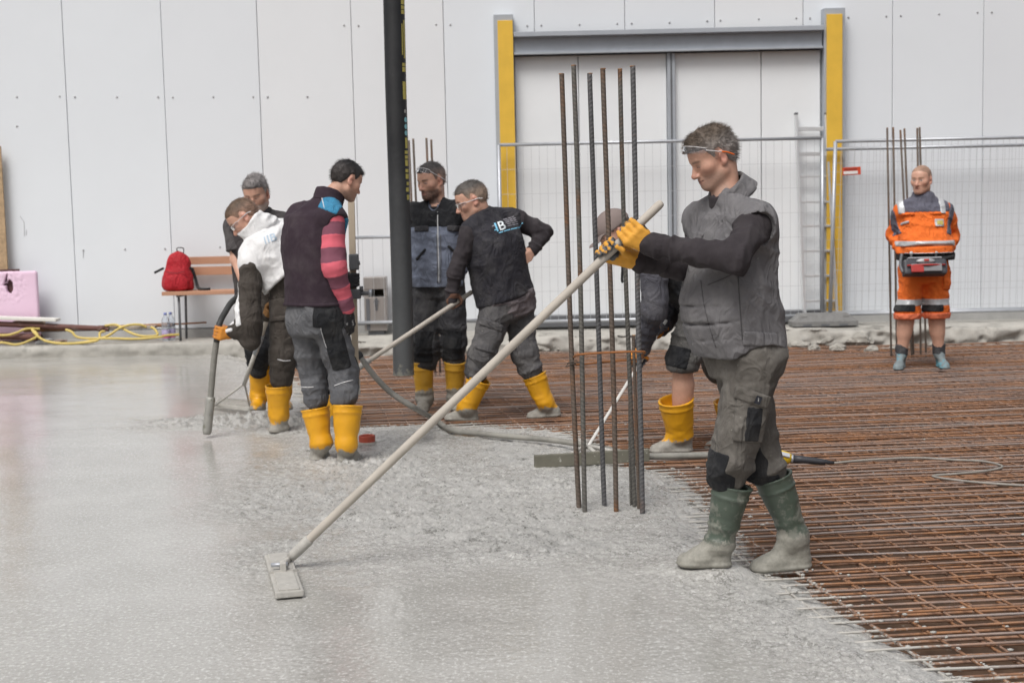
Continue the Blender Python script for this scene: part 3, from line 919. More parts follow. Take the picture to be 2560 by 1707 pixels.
SKIN = np.array((.63, .365, .265))
def skin_colours(V, o, R, s, beard=None, beard_amt=0.0, brow=(.10, .07, .05), tone=1.0, lid=0.0):
    q = to_local(V, o, R, s); x, y, z = np.abs(q[:, 0]), q[:, 1], q[:, 2]
    n = fbm(V, 40, 3, 3)
    c = np.tile(SKIN * tone, (len(V), 1)) * (1 + .06 * n[:, None])
    near = (np.abs(q) < .2).all(1)
    def blob(cx, cy, cz, rx, ry, rz): return np.exp(-(((x - cx) / rx) ** 2 + ((y - cy) / ry) ** 2 + ((z - cz) / rz) ** 2)) * near
    def mix(w, col):
        nonlocal c
        w = np.clip(w, 0, 1)[:, None]; c = c * (1 - w) + np.array(col) * w
    red = np.array((.56, .245, .185)) * tone
    mix(.55 * blob(0, .115, -.035, .02, .03, .022), red); mix(.45 * blob(.05, .06, -.025, .025, .03, .022), red)
    mix(.65 * blob(.082, -.01, -.005, .012, .03, .036), np.array((.58, .24, .19)) * tone)
    dk = np.array((.33, .165, .115)) * tone  # crease shade under the eyes, beside the mouth and across the forehead, as colour
    mix(.30 * blob(.033, .085, -.013, .013, .03, .006), dk); mix(.25 * blob(.028, .085, -.058, .006, .03, .016), dk); mix(.0 * blob(.022, .085, .012, .012, .03, .008), dk)
    mix(.14 * np.where(near & (y > .05) & (z > .03), np.exp(-(((z - .044 + .004 * np.sin(x * 60)) / .0022) ** 2)) + np.exp(-(((z - .055) / .0022) ** 2)), 0), dk)
    # beard
    if beard is not None:
        w = smooth01(-z, .040, .060) * smooth01(y, -.005, .03) * near * (z > -.15)
        w = np.maximum(w, smooth01(-z, .045, .052) * blob(0, .1, -.055, .03, .02, .009) * 1.4)
        w = w * (1 - .9 * blob(0, .1, -.068, .021, .02, .008))
        mix(beard_amt * w * (.85 + .3 * vnoise(V, 260, 2)), beard)
    mix(.8 * blob(0, .098, -.0635, .021, .02, .0045), np.array((.36, .135, .11)) * tone)
    mix(.8 * blob(0, .098, -.0735, .019, .02, .0055), np.array((.40, .16, .13)) * tone)
    mix(np.where((np.abs(z + .0685 - .18 * x) < .0022) & (x < .024) & (y > .08) & near, .85, 0), (.13, .045, .035))  # groove between the lips shaded by a dark line in the colour
    # brows, lids and eyes
    bz = .0225 + .10 * (x - .032) * (x < .032) - .14 * np.maximum(x - .040, 0)
    mix(np.where(near & (y > .06), .85 * np.exp(-((z - bz) / .0045) ** 2) * smooth01(x, .010, .016) * (1 - smooth01(x, .048, .055)), 0), brow)
    ey = near & (y > .07)
    mix(np.where(ey & (np.abs(z - .0000) < .0046) & (np.abs(x - .032) < .0125), .9, 0), (.55, .50, .47))
    mix(np.where(ey & ((x - .032) ** 2 + (z) ** 2 < .0048 ** 2), .95, 0), (.05, .035, .03))
    mix(np.where(ey & (np.abs(z - .0062) < .0017) & (np.abs(x - .032) < .0135), .6, 0), (.12, .06, .045))
    if lid:
        mix(np.where(ey & (z > -.0022 - .004 * (lid < 1)) & (z < .008) & (np.abs(x - .032) < .016), lid, 0), SKIN * tone * .86)
        mix(np.where(ey & (np.abs(z + .0030) < .0014) & (np.abs(x - .032) < .0135), .8, 0), (.10, .05, .04))
    return c

def skin_mat():
    mt, N, L, B = new_mat('skin')
    at = N.new('ShaderNodeAttribute'); at.attribute_name = 'tint'
    t = tex(N, L, 90, 3, .6)
    c = mixc(N, L, .22, at.outputs['Color'], ramp(N, L, t.outputs['Fac'], [(.3, (.55, .55, .55)), (.7, (1, 1, 1))]), 'MULTIPLY')
    L.new(c, B.inputs['Base Color'])
    B.inputs['Roughness'].default_value = .5
    B.inputs['Subsurface Weight'].default_value = .05
    B.inputs['Subsurface Radius'].default_value = (.012, .005, .003)
    B.inputs['Subsurface Scale'].default_value = .6
    bump(N, L, B, t.outputs['Fac'], .12, .002)
    return mt
M_SKIN = skin_mat()

def hair_mat():
    mt, N, L, B = new_mat('hair')
    at = N.new('ShaderNodeAttribute'); at.attribute_name = 'tint'
    t = tex(N, L, 260, 3, .7, vec_scale=(1, 1, .45))
    c = mixc(N, L, .75, at.outputs['Color'], ramp(N, L, t.outputs['Fac'], [(.3, (.35, .35, .35)), (.7, (1.25, 1.25, 1.25))]), 'MULTIPLY')
    L.new(c, B.inputs['Base Color']); B.inputs['Roughness'].default_value = .55
    bump(N, L, B, t.outputs['Fac'], .8, .004)
    return mt
M_HAIR = hair_mat()

def add_hair(parent, o, R, s, top_col, side_col, length=.012, vox=.005, front=.062, tuft=.004, low=-.075, blades=900, seed=1, fade=.03, side=1.0):
    S = Sdf()
    L = lambda x, y, z: np.asarray(o) + R @ (np.array((x, y, z)) * s)
    g = length
    S.ell(L(0, -.010, .030), np.array((.076 + g * .45 * side, .098 + g * .7, .087 + g)) * s, R)
    S.ell(L(0, .036, .045), np.array((.061 + g * .3 * side, .054 + g * .6, .050 + g)) * s, R, .03)
    o_ = np.asarray(o, np.float32); R_ = R.astype(np.float32)
    ys = np.array([-.13, -.06, -.042, -.030, -.012, .004, .012, .024, .038, .048, .066, .085, .12])
    zs = np.array([low, low, low + .02, -.01, .027, .027, -.004, -.010, .020, .046, front - .012, front, front + .004])
    def keep(Pp):
        q = ((Pp - o_) @ R_) / s
        zz = np.interp(q[..., 1], ys, zs)
        return ((zz - q[..., 2]) * .7 + .003 * vnoise(Pp, 120, seed)) * s
    S.cut(keep)
    def thin(Pp):
        q = ((Pp - o_) @ R_) / s
        return g * s * .80 * (1 - smooth01(q[..., 2] - np.interp(q[..., 1], ys, zs), 0, .026))
    S.wrinkle(thin)
    S.wrinkle(lambda Pp: -tuft * fbm(Pp, (70, 70, 45), seed, 2) - .5 * tuft * vnoise(Pp, 150, seed))
    V, F = S.mesh(vox, None, 0, 1)
    rng = np.random.default_rng(seed)
    q = to_local(V, o, R, s)
    w = smooth01(q[:, 2], .02, .02 + fade + .03)
    tint = np.array(side_col) * (1 - w[:, None]) + np.array(top_col) * w[:, None]
    tint = tint * (1 + .30 * vnoise(V, 90, seed)[:, None] + .30 * vnoise(V, 38, seed + 4)[:, None])
    VV, FF, TT = [V], [tuple(f) for f in F], [tint]
    n0 = len(V)
    if blades:
        cen = V[F].mean(1); nm = np.cross(V[F[:, 2]] - V[F[:, 0]], V[F[:, 3]] - V[F[:, 1]]); nm /= np.linalg.norm(nm, axis=1)[:, None] + 1e-12
        out = ((cen - (np.asarray(o) + R @ np.array((0, 0, .02)))) * nm).sum(1) > 0
        ok = np.where(out)[0]
        pk = rng.choice(ok, min(blades, len(ok)), replace=False)
        ql = to_local(cen, o, R, s)
        for f in pk:
            lie = R @ np.array((0, -.75, -.65)) if ql[f, 2] < .065 else (R @ np.array((0, .75, .25)) if ql[f, 1] > .02 else R @ np.array((0, -.8, .1)))
            d = nrm(nm[f] * .24 + lie * 1.0 + rng.normal(0, .16, 3)); sd_ = nrm(np.cross(d, rng.normal(0, 1, 3)))
            l = (length * .75 + .005) * rng.uniform(.6, 1.3) * s; w_ = .0012 * s
            VV.append(np.array([cen[f] - sd_ * w_ - nm[f] * .002, cen[f] + sd_ * w_ - nm[f] * .002, cen[f] + d * l]))
            FF.append((n0, n0 + 1, n0 + 2)); n0 += 3
            TT.append(np.tile(tint[F[f, 0]] * rng.uniform(.7, 1.25), (3, 1)))
    return link('hair', np.concatenate(VV), FF, M_HAIR, parent, True, {'tint': np.concatenate(TT)})

# ------------------------------------------------------------------ hands
def grip_hand(S, C, u, rp, wrist, flip=1, thumb=1, s=1.0, k=.006, knuckle=55, parts=None):
    """a hand closed on a bar of radius rp through C along u; four fingers wrap one way, the thumb the other"""
    C = np.asarray(C, float); u = nrm(u); W = np.asarray(wrist, float)
    e1 = W - C; e1 = nrm(e1 - u * (e1 @ u)); e2 = np.cross(u, e1) * flip
    pt = lambda ang, rad, off: C + u * off + (e1 * math.cos(math.radians(ang)) + e2 * math.sin(math.radians(ang))) * rad
    rf = .0098 * s
    R0 = rp + rf * 1.05
    offs = [-.032, -.0105, .0110, .0315]
    sc = [.95, 1.05, 1.0, .86]
    if thumb > 0: offs = [-x for x in offs]
    wr = W
    for i, (of, q) in enumerate(zip(offs, sc)):
        kn = pt(knuckle, R0 + .012 * s, of * s)
        base = W + (u * of * .55 * s)
        S.cap(base + (kn - base) * .12, kn, .0165 * s, .0125 * s, .014)
        a0 = knuckle
        p0 = kn
        for j, (da, rr) in enumerate(((62 * q, R0 + .004 * s), (52 * q, R0), (42 * q, R0 - .001))):
            a0 += da; p1 = pt(a0, rr, of * s * (1 - .06 * j))
            S.cap(p0, p1, rf * (1.08 - .08 * j), rf * (1.0 - .07 * j), .003 if j else k)
            p0 = p1
    # palm pad and thumb
    tb = -1 if thumb > 0 else 1
    side = u * (.030 * s) * (-tb)
    S.cap(W + (pt(0, R0, 0) - W) * .25, pt(15, R0 + .006 * s, 0) , .022 * s, .018 * s, .015)
    t0 = W + (pt(0, R0, 0) - W) * .35 + side * .6
    t1 = pt(-25, R0 + .012 * s, 0) + side * 1.15
    t2 = pt(-78, R0 + .004 * s, 0) + side * 1.25
    t3 = pt(-122, R0 + .001 * s, 0) + side * 1.05
    S.cap(t0, t1, .016 * s, .0135 * s, .012); S.cap(t1, t2, .0128 * s, .0112 * s, .004); S.cap(t2, t3, .0112 * s, .0095 * s, .003)
    return S

def open_hand(S, W, d, pn, th, s=1.0, curl=(18, 32, 26), spread=.0):
    """a hanging hand: W wrist, d towards the fingertips, pn out of the palm, th towards the thumb"""
    W = np.asarray(W, float); d = nrm(d); th = nrm(np.asarray(th, float) - d * np.dot(th, d)); pn = nrm(np.asarray(pn, float) - d * np.dot(pn, d) - th * np.dot(pn, th))
    offs = [.030, .0105, -.0100, -.0295]; ln = [.94, 1.04, .98, .80]
    for of, q in zip(offs, ln):
        kn = W + d * .088 * s + th * of * s
        S.cap(W + d * .012 * s + th * of * .5 * s, kn, .0165 * s, .0125 * s, .014)
        p, a = kn, 0
        for j, (l, c) in enumerate(((.043, curl[0]), (.026, curl[1]), (.021, curl[2]))):
            a += math.radians(c); dd = d * math.cos(a) + pn * math.sin(a) + th * spread * of
            p2 = p + dd * l * q * s
            S.cap(p, p2, (.0100 - .0008 * j) * s, (.0094 - .0010 * j) * s, .003 if j else .006); p = p2
    t0 = W + d * .022 * s + th * .016 * s
    t1 = W + d * .052 * s + th * .042 * s + pn * .014 * s
    t2 = t1 + (d * .85 + th * .30 + pn * .35) * .034 * s; t3 = t2 + (d * .92 + pn * .38) * .026 * s
    S.cap(t0, t1, .016 * s, .0135 * s, .012); S.cap(t1, t2, .0128 * s, .011 * s, .004); S.cap(t2, t3, .011 * s, .0092 * s, .003)
    return S

# ------------------------------------------------------------------ torso, limbs, boots
class Rig:
    """joints of one person in world space; keys: pelvis chest neck head rp rc sL sR eL eR wL wR hL hR kL kR aL aR"""
    def __init__(s, **k): s.__dict__.update({a: (np.asarray(b, float) if not isinstance(b, dict) else b) for a, b in k.items()})

def torso(S, J, g=0.0, t0=-.12, t1=1.0, W=1.0, D=1.0, belly=0.0, k=.03, bend=(0, 0, 0), n=2.4):
    prof = [(-.22, .150, .098), (-.10, .168, .116), (.03, .172, .122), (.22, .158, .116), (.42, .158, .116), (.62, .168, .122), (.80, .172, .118), (.92, .162, .100), (1.0, .140, .082)]
    prof = [(float(t), float(np.interp(t, [x[0] for x in prof], [x[1] for x in prof])), float(np.interp(t, [x[0] for x in prof], [x[2] for x in prof]))) for t in np.linspace(-.22, 1, 15)]
    mid = (J.pelvis + J.chest) / 2 + np.asarray(bend, float)
    pos = lambda t: (1 - t) ** 2 * J.pelvis + 2 * t * (1 - t) * mid + t * t * J.chest
    ts = [t for t in [x[0] for x in prof] if t0 < t < t1]; ts = [t0] + ts + [t1]
    T = [x[0] for x in prof]
    nodes = []
    for t in ts:
        w = np.interp(t, T, [x[1] for x in prof]) * W + g; d = np.interp(t, T, [x[2] for x in prof]) * D + g
        tt = np.clip(t, 0, 1); r = nrm(J.rp * (1 - tt) + J.rc * tt)
        c = pos(t)
        bl = belly * math.exp(-((t - .32) / .26) ** 2)
        up = nrm(J.chest - J.pelvis); f = np.cross(up, r)
        nodes.append((c + f * bl * .55, r, w + bl * .35, d + bl * .6))
    S.loft(nodes, k, n)
    return S

def yoke(S, J, g=0.0, k=.04):
    """slope from the neck out to the shoulders"""
    for sh in (J.sL, J.sR):
        S.cap(J.neck - nrm(J.neck - J.chest) * .015, J.neck + (sh - J.neck) * .80, .045 + g, .052 + g, k)
    S.cap(J.chest, J.neck, .075 + g, .052 + g, .05)
    return S

def arm(S, J, side, g=0.0, upper=(.056, .046), fore=(.045, .031), k=.03, to=1.0, shoulder=True, g2=None):
    sh, el, wr = (getattr(J, q + side) for q in 'sew')
    g2 = g if g2 is None else g2
    if shoulder: S.ball(sh, .058 + g, .05)
    S.cap(sh, el, upper[0] + g, upper[1] + g, k)
    if to > 0: S.cap(el, el + (wr - el) * to, fore[0] + g, fore[1] + g2, k)
    return S

def leg(S, J, side, g=0.0, thigh=(.086, .062), calf=(.058, .040), k=.04, to=1.0, g2=None):
    h, kn, an = (getattr(J, q + side) for q in 'hka')
    g2 = g if g2 is None else g2
    S.cap(h, kn, thigh[0] + g, thigh[1] + g, k)
    if to > 0: S.cap(kn, kn + (an - kn) * to, calf[0] + g, calf[1] + g2, .03)
    return S

def body_sdf(J, s, arms=(1, 1), W=1.0, D=1.0, belly=0.0, bend=(0, 0, 0)):
    S = Sdf()
    torso(S, J, -.014, -.07, W=W, D=D, belly=belly, bend=bend); yoke(S, J, -.008)
    for q, a in zip('LR', arms):
        arm(S, J, q, -.006, to=1.0)
        leg(S, J, q, -.018)
    nk = J.head + J.HR @ np.array((0, -.030, -.055)) * s
    S.cap(J.neck, nk, .060 * s, .056 * s, .03)
    add_head(S, J.head, J.HR, s)
    return S

MUD = (.33, .315, .28)
def boot_mat(name, col, mud_h=.09, amt=.5, mudcol=MUD):
    mt, N, L, B = new_mat(name)
    tc = N.new('ShaderNodeTexCoord'); sp = N.new('ShaderNodeSeparateXYZ'); L.new(tc.outputs['Object'], sp.inputs[0])
    t = tex(N, L, 14, 5, .7); t2 = tex(N, L, 45, 4, .7); t3 = tex(N, L, 6, 3, .6)
    c0 = np.array(col)
    c = ramp(N, L, t3.outputs['Fac'], [(.3, c0 * .88), (.7, np.minimum(c0 * 1.08, 1))])
    f = mth(N, L, 'MULTIPLY_ADD', t.outputs['Fac'], .16, sp.outputs['Z'])
    f = mth(N, L, 'SUBTRACT', f, .08)
    f = ramp(N, L, mth(N, L, 'MULTIPLY', f, 1.0), [(mud_h, 1), (mud_h + .012, 0)])
    sm = ramp(N, L, mth(N, L, 'MULTIPLY_ADD', sp.outputs['Z'], -.35, t.outputs['Fac']), [(.62 - .22 * amt, 0), (.70 - .18 * amt, 1)])
    f2 = mth(N, L, 'MULTIPLY', sm, mth(N, L, 'MULTIPLY', t2.outputs['Fac'], 1.1), clamp=True)
    c = mixc(N, L, mth(N, L, 'MULTIPLY', f2, amt), c, mudcol)
    mc = ramp(N, L, t2.outputs['Fac'], [(.3, np.array(mudcol) * .75), (.7, np.array(mudcol) * 1.15)])
    c = mixc(N, L, f, c, mc)
    L.new(c, B.inputs['Base Color'])
    L.new(mth(N, L, 'MULTIPLY_ADD', f, .25, .42), B.inputs['Roughness'])
    bump(N, L, B, t2.outputs['Fac'], .35, .004)
    return mt

def boot(parent, top, ankle, heel, toe, mat, vox, r_top=.070, r_ank=.052, s=1.0, seed=0, name='boot', ribs=True, creases=.007):
    """rubber boot: heel and toe are points under the sole"""
    top, ankle, heel, toe = (np.asarray(x, float) for x in (top, ankle, heel, toe))
    fw = nrm(toe - heel); up = nrm(np.array((0, 0, 1.0)) - fw * fw[2]); sdv = np.cross(fw, up)
    S = Sdf()
    L = np.linalg.norm(toe - heel)
    hc = heel + fw * .045 * s
    S.cap(ankle, top, r_ank * s, r_top * s, .03)
    S.cap(hc + up * .042 * s, ankle, .039 * s, r_ank * s, .022)
    S.flat(hc + up * .030 * s, heel + fw * (L - .085 * s) + up * .030 * s, .037 * s, .044 * s, up, .78, .018)
    S.flat(heel + fw * (L - .10 * s) + up * .032 * s, toe - fw * .045 * s + up * .024 * s, .043 * s, .038 * s, up, .70, .018)
    S.cap(ankle + fw * .004, heel + fw * (L * .55) + up * .050 * s, r_ank * .88 * s, .030 * s, .03)
    # sole rim
    S.flat(hc + up * .012 * s, toe - fw * .050 * s + up * .012 * s, .045 * s, .048 * s, up, .42, .004)
    ax = nrm(top - ankle)
    H = np.linalg.norm(top - ankle)
    if ribs:
        for t in (.80, .985):
            c = ankle + (top - ankle) * t
            rr = (r_ank + (r_top - r_ank) * t) * s
            S.add(lambda Pp, c=c.astype(np.float32), rr=rr, a=ax.astype(np.float32): np.sqrt((np.sqrt(np.maximum(((Pp - c) ** 2).sum(-1) - ((Pp - c) @ a) ** 2, 0)) - rr) ** 2 + ((Pp - c) @ a) ** 2) - .0055, c - rr - .01, c + rr + .01, .006)
    S.folds(ankle + fw * .02 + (top - ankle) * .12, ax, creases, .05, .10, seed)
    S.cloth(creases * .35, (8, 8, 6), seed)
    S.plane(top, ax)
    S.cap(ankle + (top - ankle) * .88, top + ax * .05, r_top * s - .016, r_top * s - .007, .004, True)
    o_ = heel.astype(np.float32); u_ = up.astype(np.float32)
    S.cut(lambda Pp: -((Pp - o_) @ u_))
    V, F = S.mesh(vox)
    return link(name, V, F, mat, parent, True)

def fabric(name, col, dirt=.0, dirt_h=.0, scale=9, var=.14, fine=520, rough=.92, dirtcol=(.40, .385, .35), spots=0.0, bmp=.85, crease=11):
    """woven work cloth: worn tone, fine weave, dust and cement spots"""
    mt, N, L, B = new_mat(name)
    c0 = np.array(col)
    t = tex(N, L, scale, 6, .65); t2 = tex(N, L, fine, 2, .6); t3 = tex(N, L, 38, 4, .75)
    c = ramp(N, L, t.outputs['Fac'], [(.28, c0 * (1 - var)), (.5, c0), (.75, np.minimum(c0 * (1 + var), 1))])
    c = mixc(N, L, .35, c, ramp(N, L, t2.outputs['Fac'], [(.3, (.6, .6, .6)), (.7, (1.1, 1.1, 1.1))]), 'MULTIPLY')
    if dirt:
        f = ramp(N, L, t.outputs['Fac'], [(.46, 0), (.72, 1)])
        c = mixc(N, L, mth(N, L, 'MULTIPLY', f, dirt), c, dirtcol)
    if spots:
        f = ramp(N, L, t3.outputs['Fac'], [(.70 - .05 * spots, 0), (.74 - .05 * spots, 1)])
        c = mixc(N, L, mth(N, L, 'MULTIPLY', f, .7), c, dirtcol)
    if dirt_h:
        tc = N.new('ShaderNodeTexCoord'); sp = N.new('ShaderNodeSeparateXYZ'); L.new(tc.outputs['Object'], sp.inputs[0])
        h = mth(N, L, 'MULTIPLY_ADD', t3.outputs['Fac'], .35, mth(N, L, 'SUBTRACT', dirt_h, sp.outputs['Z']))
        f = ramp(N, L, h, [(.16, 0), (.42, 1)])
        c = mixc(N, L, mth(N, L, 'MULTIPLY', f, .55), c, dirtcol)
    L.new(c, B.inputs['Base Color']); B.inputs['Roughness'].default_value = rough
    B.inputs['Sheen Weight'].default_value = .03; B.inputs['Sheen Roughness'].default_value = .4
    B.inputs['Specular IOR Level'].default_value = .25
    w = mth(N, L, 'MULTIPLY_ADD', t2.outputs['Fac'], .25, mth(N, L, 'MULTIPLY', t3.outputs['Fac'], .40))
    t4 = tex(N, L, crease, 2, .45, vec_scale=(1, 1, .7)); t4.inputs['Distortion'].default_value = 1.1
    rd = mth(N, L, 'ABSOLUTE', mth(N, L, 'SUBTRACT', t4.outputs['Fac'], .5))
    rd = mth(N, L, 'SUBTRACT', 1.0, mth(N, L, 'MULTIPLY', rd, 5.0), clamp=True)
    w = mth(N, L, 'MULTIPLY_ADD', rd, 1.0, w)
    bump(N, L, B, w, bmp, .009)
    return mt

def emit(S, name, vox, mat, parent, extra=None, grow=0.0, attrs=None, smooth=2):
    V, F = S.mesh(vox, extra, grow, smooth)
    if len(F) == 0:
        print('EMPTY', name, parent.name if parent else None); return None
    return link(name, V, F, mat, parent, True, attrs(V) if attrs else None)

def decal_text(body, parent, txt, c, xdir, ydir, size, mat, name, lift=.003, depth=.30):
    """letters pressed onto a garment"""
    cu = bpy.data.curves.new('txt', 'FONT'); cu.body = txt; cu.size = 1.0; cu.align_x = 'CENTER'; cu.align_y = 'CENTER'; cu.resolution_u = 3; cu.offset = .012
    ob = bpy.data.objects.new('txt', cu)
    COL.objects.link(ob)
    dg = bpy.context.evaluated_depsgraph_get()
    me = bpy.data.meshes.new_from_object(ob.evaluated_get(dg))
    bm = bmesh.new(); bm.from_mesh(me)
    bmesh.ops.triangulate(bm, faces=bm.faces[:])
    bmesh.ops.subdivide_edges(bm, edges=[e for e in bm.edges if e.calc_length() > .12], cuts=2, use_grid_fill=True)
    bmesh.ops.triangulate(bm, faces=bm.faces[:])
    bm.verts.index_update()
    V2 = np.array([v.co[:2] for v in bm.verts]); F = [tuple(v.index for v in f.verts) for f in bm.faces]; bm.free()
    COL.objects.unlink(ob); bpy.data.objects.remove(ob); bpy.data.curves.remove(cu); bpy.data.meshes.remove(me)
    return decal_pts(body, parent, V2 * size, F, c, xdir, ydir, mat, name, lift, depth)

def decal_pts(body, parent, V2, F, c, xdir, ydir, mat, name, lift=.003, depth=.30):
    x = nrm(xdir); y = nrm(np.asarray(ydir, float) - x * np.dot(x, ydir)); z = np.cross(x, y)
    off = base_of(body.parent)
    co = np.empty(len(body.data.vertices) * 3, np.float32); body.data.vertices.foreach_get('co', co); co = co.reshape(-1, 3) + off
    tree = BVHTree.FromPolygons([Vector(v) for v in co], [tuple(p.vertices) for p in body.data.polygons])
    V = []
    for a, b in V2:
        p = np.asarray(c, float) + x * a + y * b
        hit = tree.ray_cast(Vector(p + z * depth), Vector(-z), depth * 2)
        V.append(np.array(hit[0]) + z * lift if hit[0] is not None else p + z * .02)
    return link(name, np.array(V), F, mat, parent, False)

def decal_grid(body, parent, w, h, c, xdir, ydir, mat, name, n=(10, 4), lift=.003, depth=.3):
    gx, gy = np.meshgrid(np.linspace(-w / 2, w / 2, n[0] + 1), np.linspace(-h / 2, h / 2, n[1] + 1), indexing='ij')
    i = np.arange((n[0] + 1) * (n[1] + 1)).reshape(n[0] + 1, n[1] + 1)
    F = [(i[a, b], i[a + 1, b], i[a + 1, b + 1], i[a, b + 1]) for a in range(n[0]) for b in range(n[1])]
    return decal_pts(body, parent, np.stack([gx.ravel(), gy.ravel()], 1), F, c, xdir, ydir, mat, name, lift, depth)
# ================================================================== PEOPLE
M_DARKKNIT = fabric('dark_brown_knit', (.043, .037, .041), .04, 0, 7, .12, 700, bmp=.25)
M_GREYVEST = fabric('grey_work_canvas', (.185, .180, .186), .10, 0, 6, .18, 520, spots=.3)
M_OLIVE = fabric('olive_grey_canvas', (.135, .124, .110), .25, .25, 6, .2, 520, spots=.5)
M_BLACKCLOTH = fabric('black_cloth', (.022, .023, .026), .1, 0, 6, .2, 520, spots=.35)
M_BOOTGREEN = boot_mat('green_rubber', (.075, .098, .075), .12, .9, (.30, .29, .25))
M_BOOTYEL = boot_mat('yellow_rubber', (.76, .37, .014), .085, .22)

def glove_tint(V, C, u, rp, back, palm, ang_fn=None, cuff=None, rad=.021):
    q = V - np.asarray(C); u = nrm(u); a = q @ u; r = np.sqrt(np.maximum((q * q).sum(1) - a * a, 0))
    n = .004 * vnoise(V, 120, 2)
    w = smooth01(rp + rad + n - r, -.002, .002)
    return np.array(back) * (1 - w[:, None]) + np.array(palm) * w[:, None]

def tint_mat(name, rough=.75, fine=300, bmp=.3):
    mt, N, L, B = new_mat(name)
    at = N.new('ShaderNodeAttribute'); at.attribute_name = 'tint'
    t = tex(N, L, fine, 3, .6); t2 = tex(N, L, 30, 3, .6)
    c = mixc(N, L, .4, at.outputs['Color'], ramp(N, L, t2.outputs['Fac'], [(.3, (.7, .7, .7)), (.7, (1.1, 1.1, 1.1))]), 'MULTIPLY')
    L.new(c, B.inputs['Base Color']); B.inputs['Roughness'].default_value = rough
    bump(N, L, B, t.outputs['Fac'], bmp, .002)
    return mt
M_GLOVE = tint_mat('work_glove')
M_CLEAR = None
def clear_mat():
    mt, N, L, B = new_mat('clear_plastic')
    B.inputs['Base Color'].default_value = (.86, .86, .88, 1); B.inputs['Roughness'].default_value = .06
    B.inputs['Transmission Weight'].default_value = .95; B.inputs['IOR'].default_value = 1.15
    return mt
M_CLEAR = clear_mat()

def goggles(parent, o, R, s, zc, tilt, col, tipcol, lift=.004, half=.95, drop=.030):
    """clear safety glasses: one curved lens, a brow bar and two temples back over the ears"""
    Lc = lambda x, y, z: np.asarray(o) + R @ (np.array((x, y, z)) * s)
    ct, st = math.cos(tilt), math.sin(tilt)
    def pt(a, dz, out=0.0):
        x = (.0795 + out) * math.sin(a); y = (.098 + lift + out) * math.cos(a)
        return Lc(x, y * ct - dz * st, zc + y * st * .0 + dz * ct + (y - .1) * st)
    A = np.linspace(-half, half, 25)
    g = thing('x', (0, 0, 0), '', '') if False else None
    V = []; F = []
    rows = 6
    for j in range(rows + 1):
        for a in A:
            notch = .35 * math.exp(-(a / .16) ** 2)
            dz = -drop * (1 - notch) * (j / rows) * (1 - .35 * (abs(a) / half) ** 3)
            V.append(pt(a, dz, .006))
    n = len(A)
    for j in range(rows):
        for i in range(n - 1): F.append((j * n + i, j * n + i + 1, (j + 1) * n + i + 1, (j + 1) * n + i))
    V0 = np.array(V); cen = np.asarray(o)
    dirn = V0 - cen; dirn /= np.linalg.norm(dirn, axis=1)[:, None]
    V2 = V0 + dirn * .0022; m_ = len(V0)
    F2 = F + [tuple(i + m_ for i in f[::-1]) for f in F]
    lens = link('safety_glasses', np.concatenate([V0, V2]), F2, M_CLEAR, parent, True)
    MB().tube([pt(a, .001, .007) for a in A], .0022 * s, 6).build('brow_bar', col, lens, True)
    for q in (-1, 1):
        p0 = pt(q * half, -.006, .006); p1 = Lc(q * .084, .035, zc + (.035 - .1) * st - .004); p2 = Lc(q * .085, -.035, zc + (-.035 - .1) * st - .006); p3 = Lc(q * .082, -.062, zc + (-.062 - .1) * st - .016)
        MB().tube(spline([p0, p1, p2], 14), .0024 * s, 6).build('temple', col, lens, True)
        MB().tube(spline([p1 * .3 + p2 * .7, p2, p3], 10), .0032 * s, 6).build('temple_tip', tipcol, lens, True)
    return lens
M_FRAME = plain('clear_frame', (.62, .60, .60), .25, 0, .05, 30, 0)
M_ORANGETIP = plain('orange_rubber', (.80, .16, .02), .5, 0, .05, 30, 0)
POLE_WOOD = plain('weathered_pole', (.47, .43, .375), .7, 0, .14, 5, .12, (30, .68, (.58, .56, .52)), .002, (1, 1, 1))
M_GREYCOAT = plain('cement_coat', (.44, .425, .39), .8, 0, .16, 22, .4, (60, .6, (.55, .54, .51)), .003)

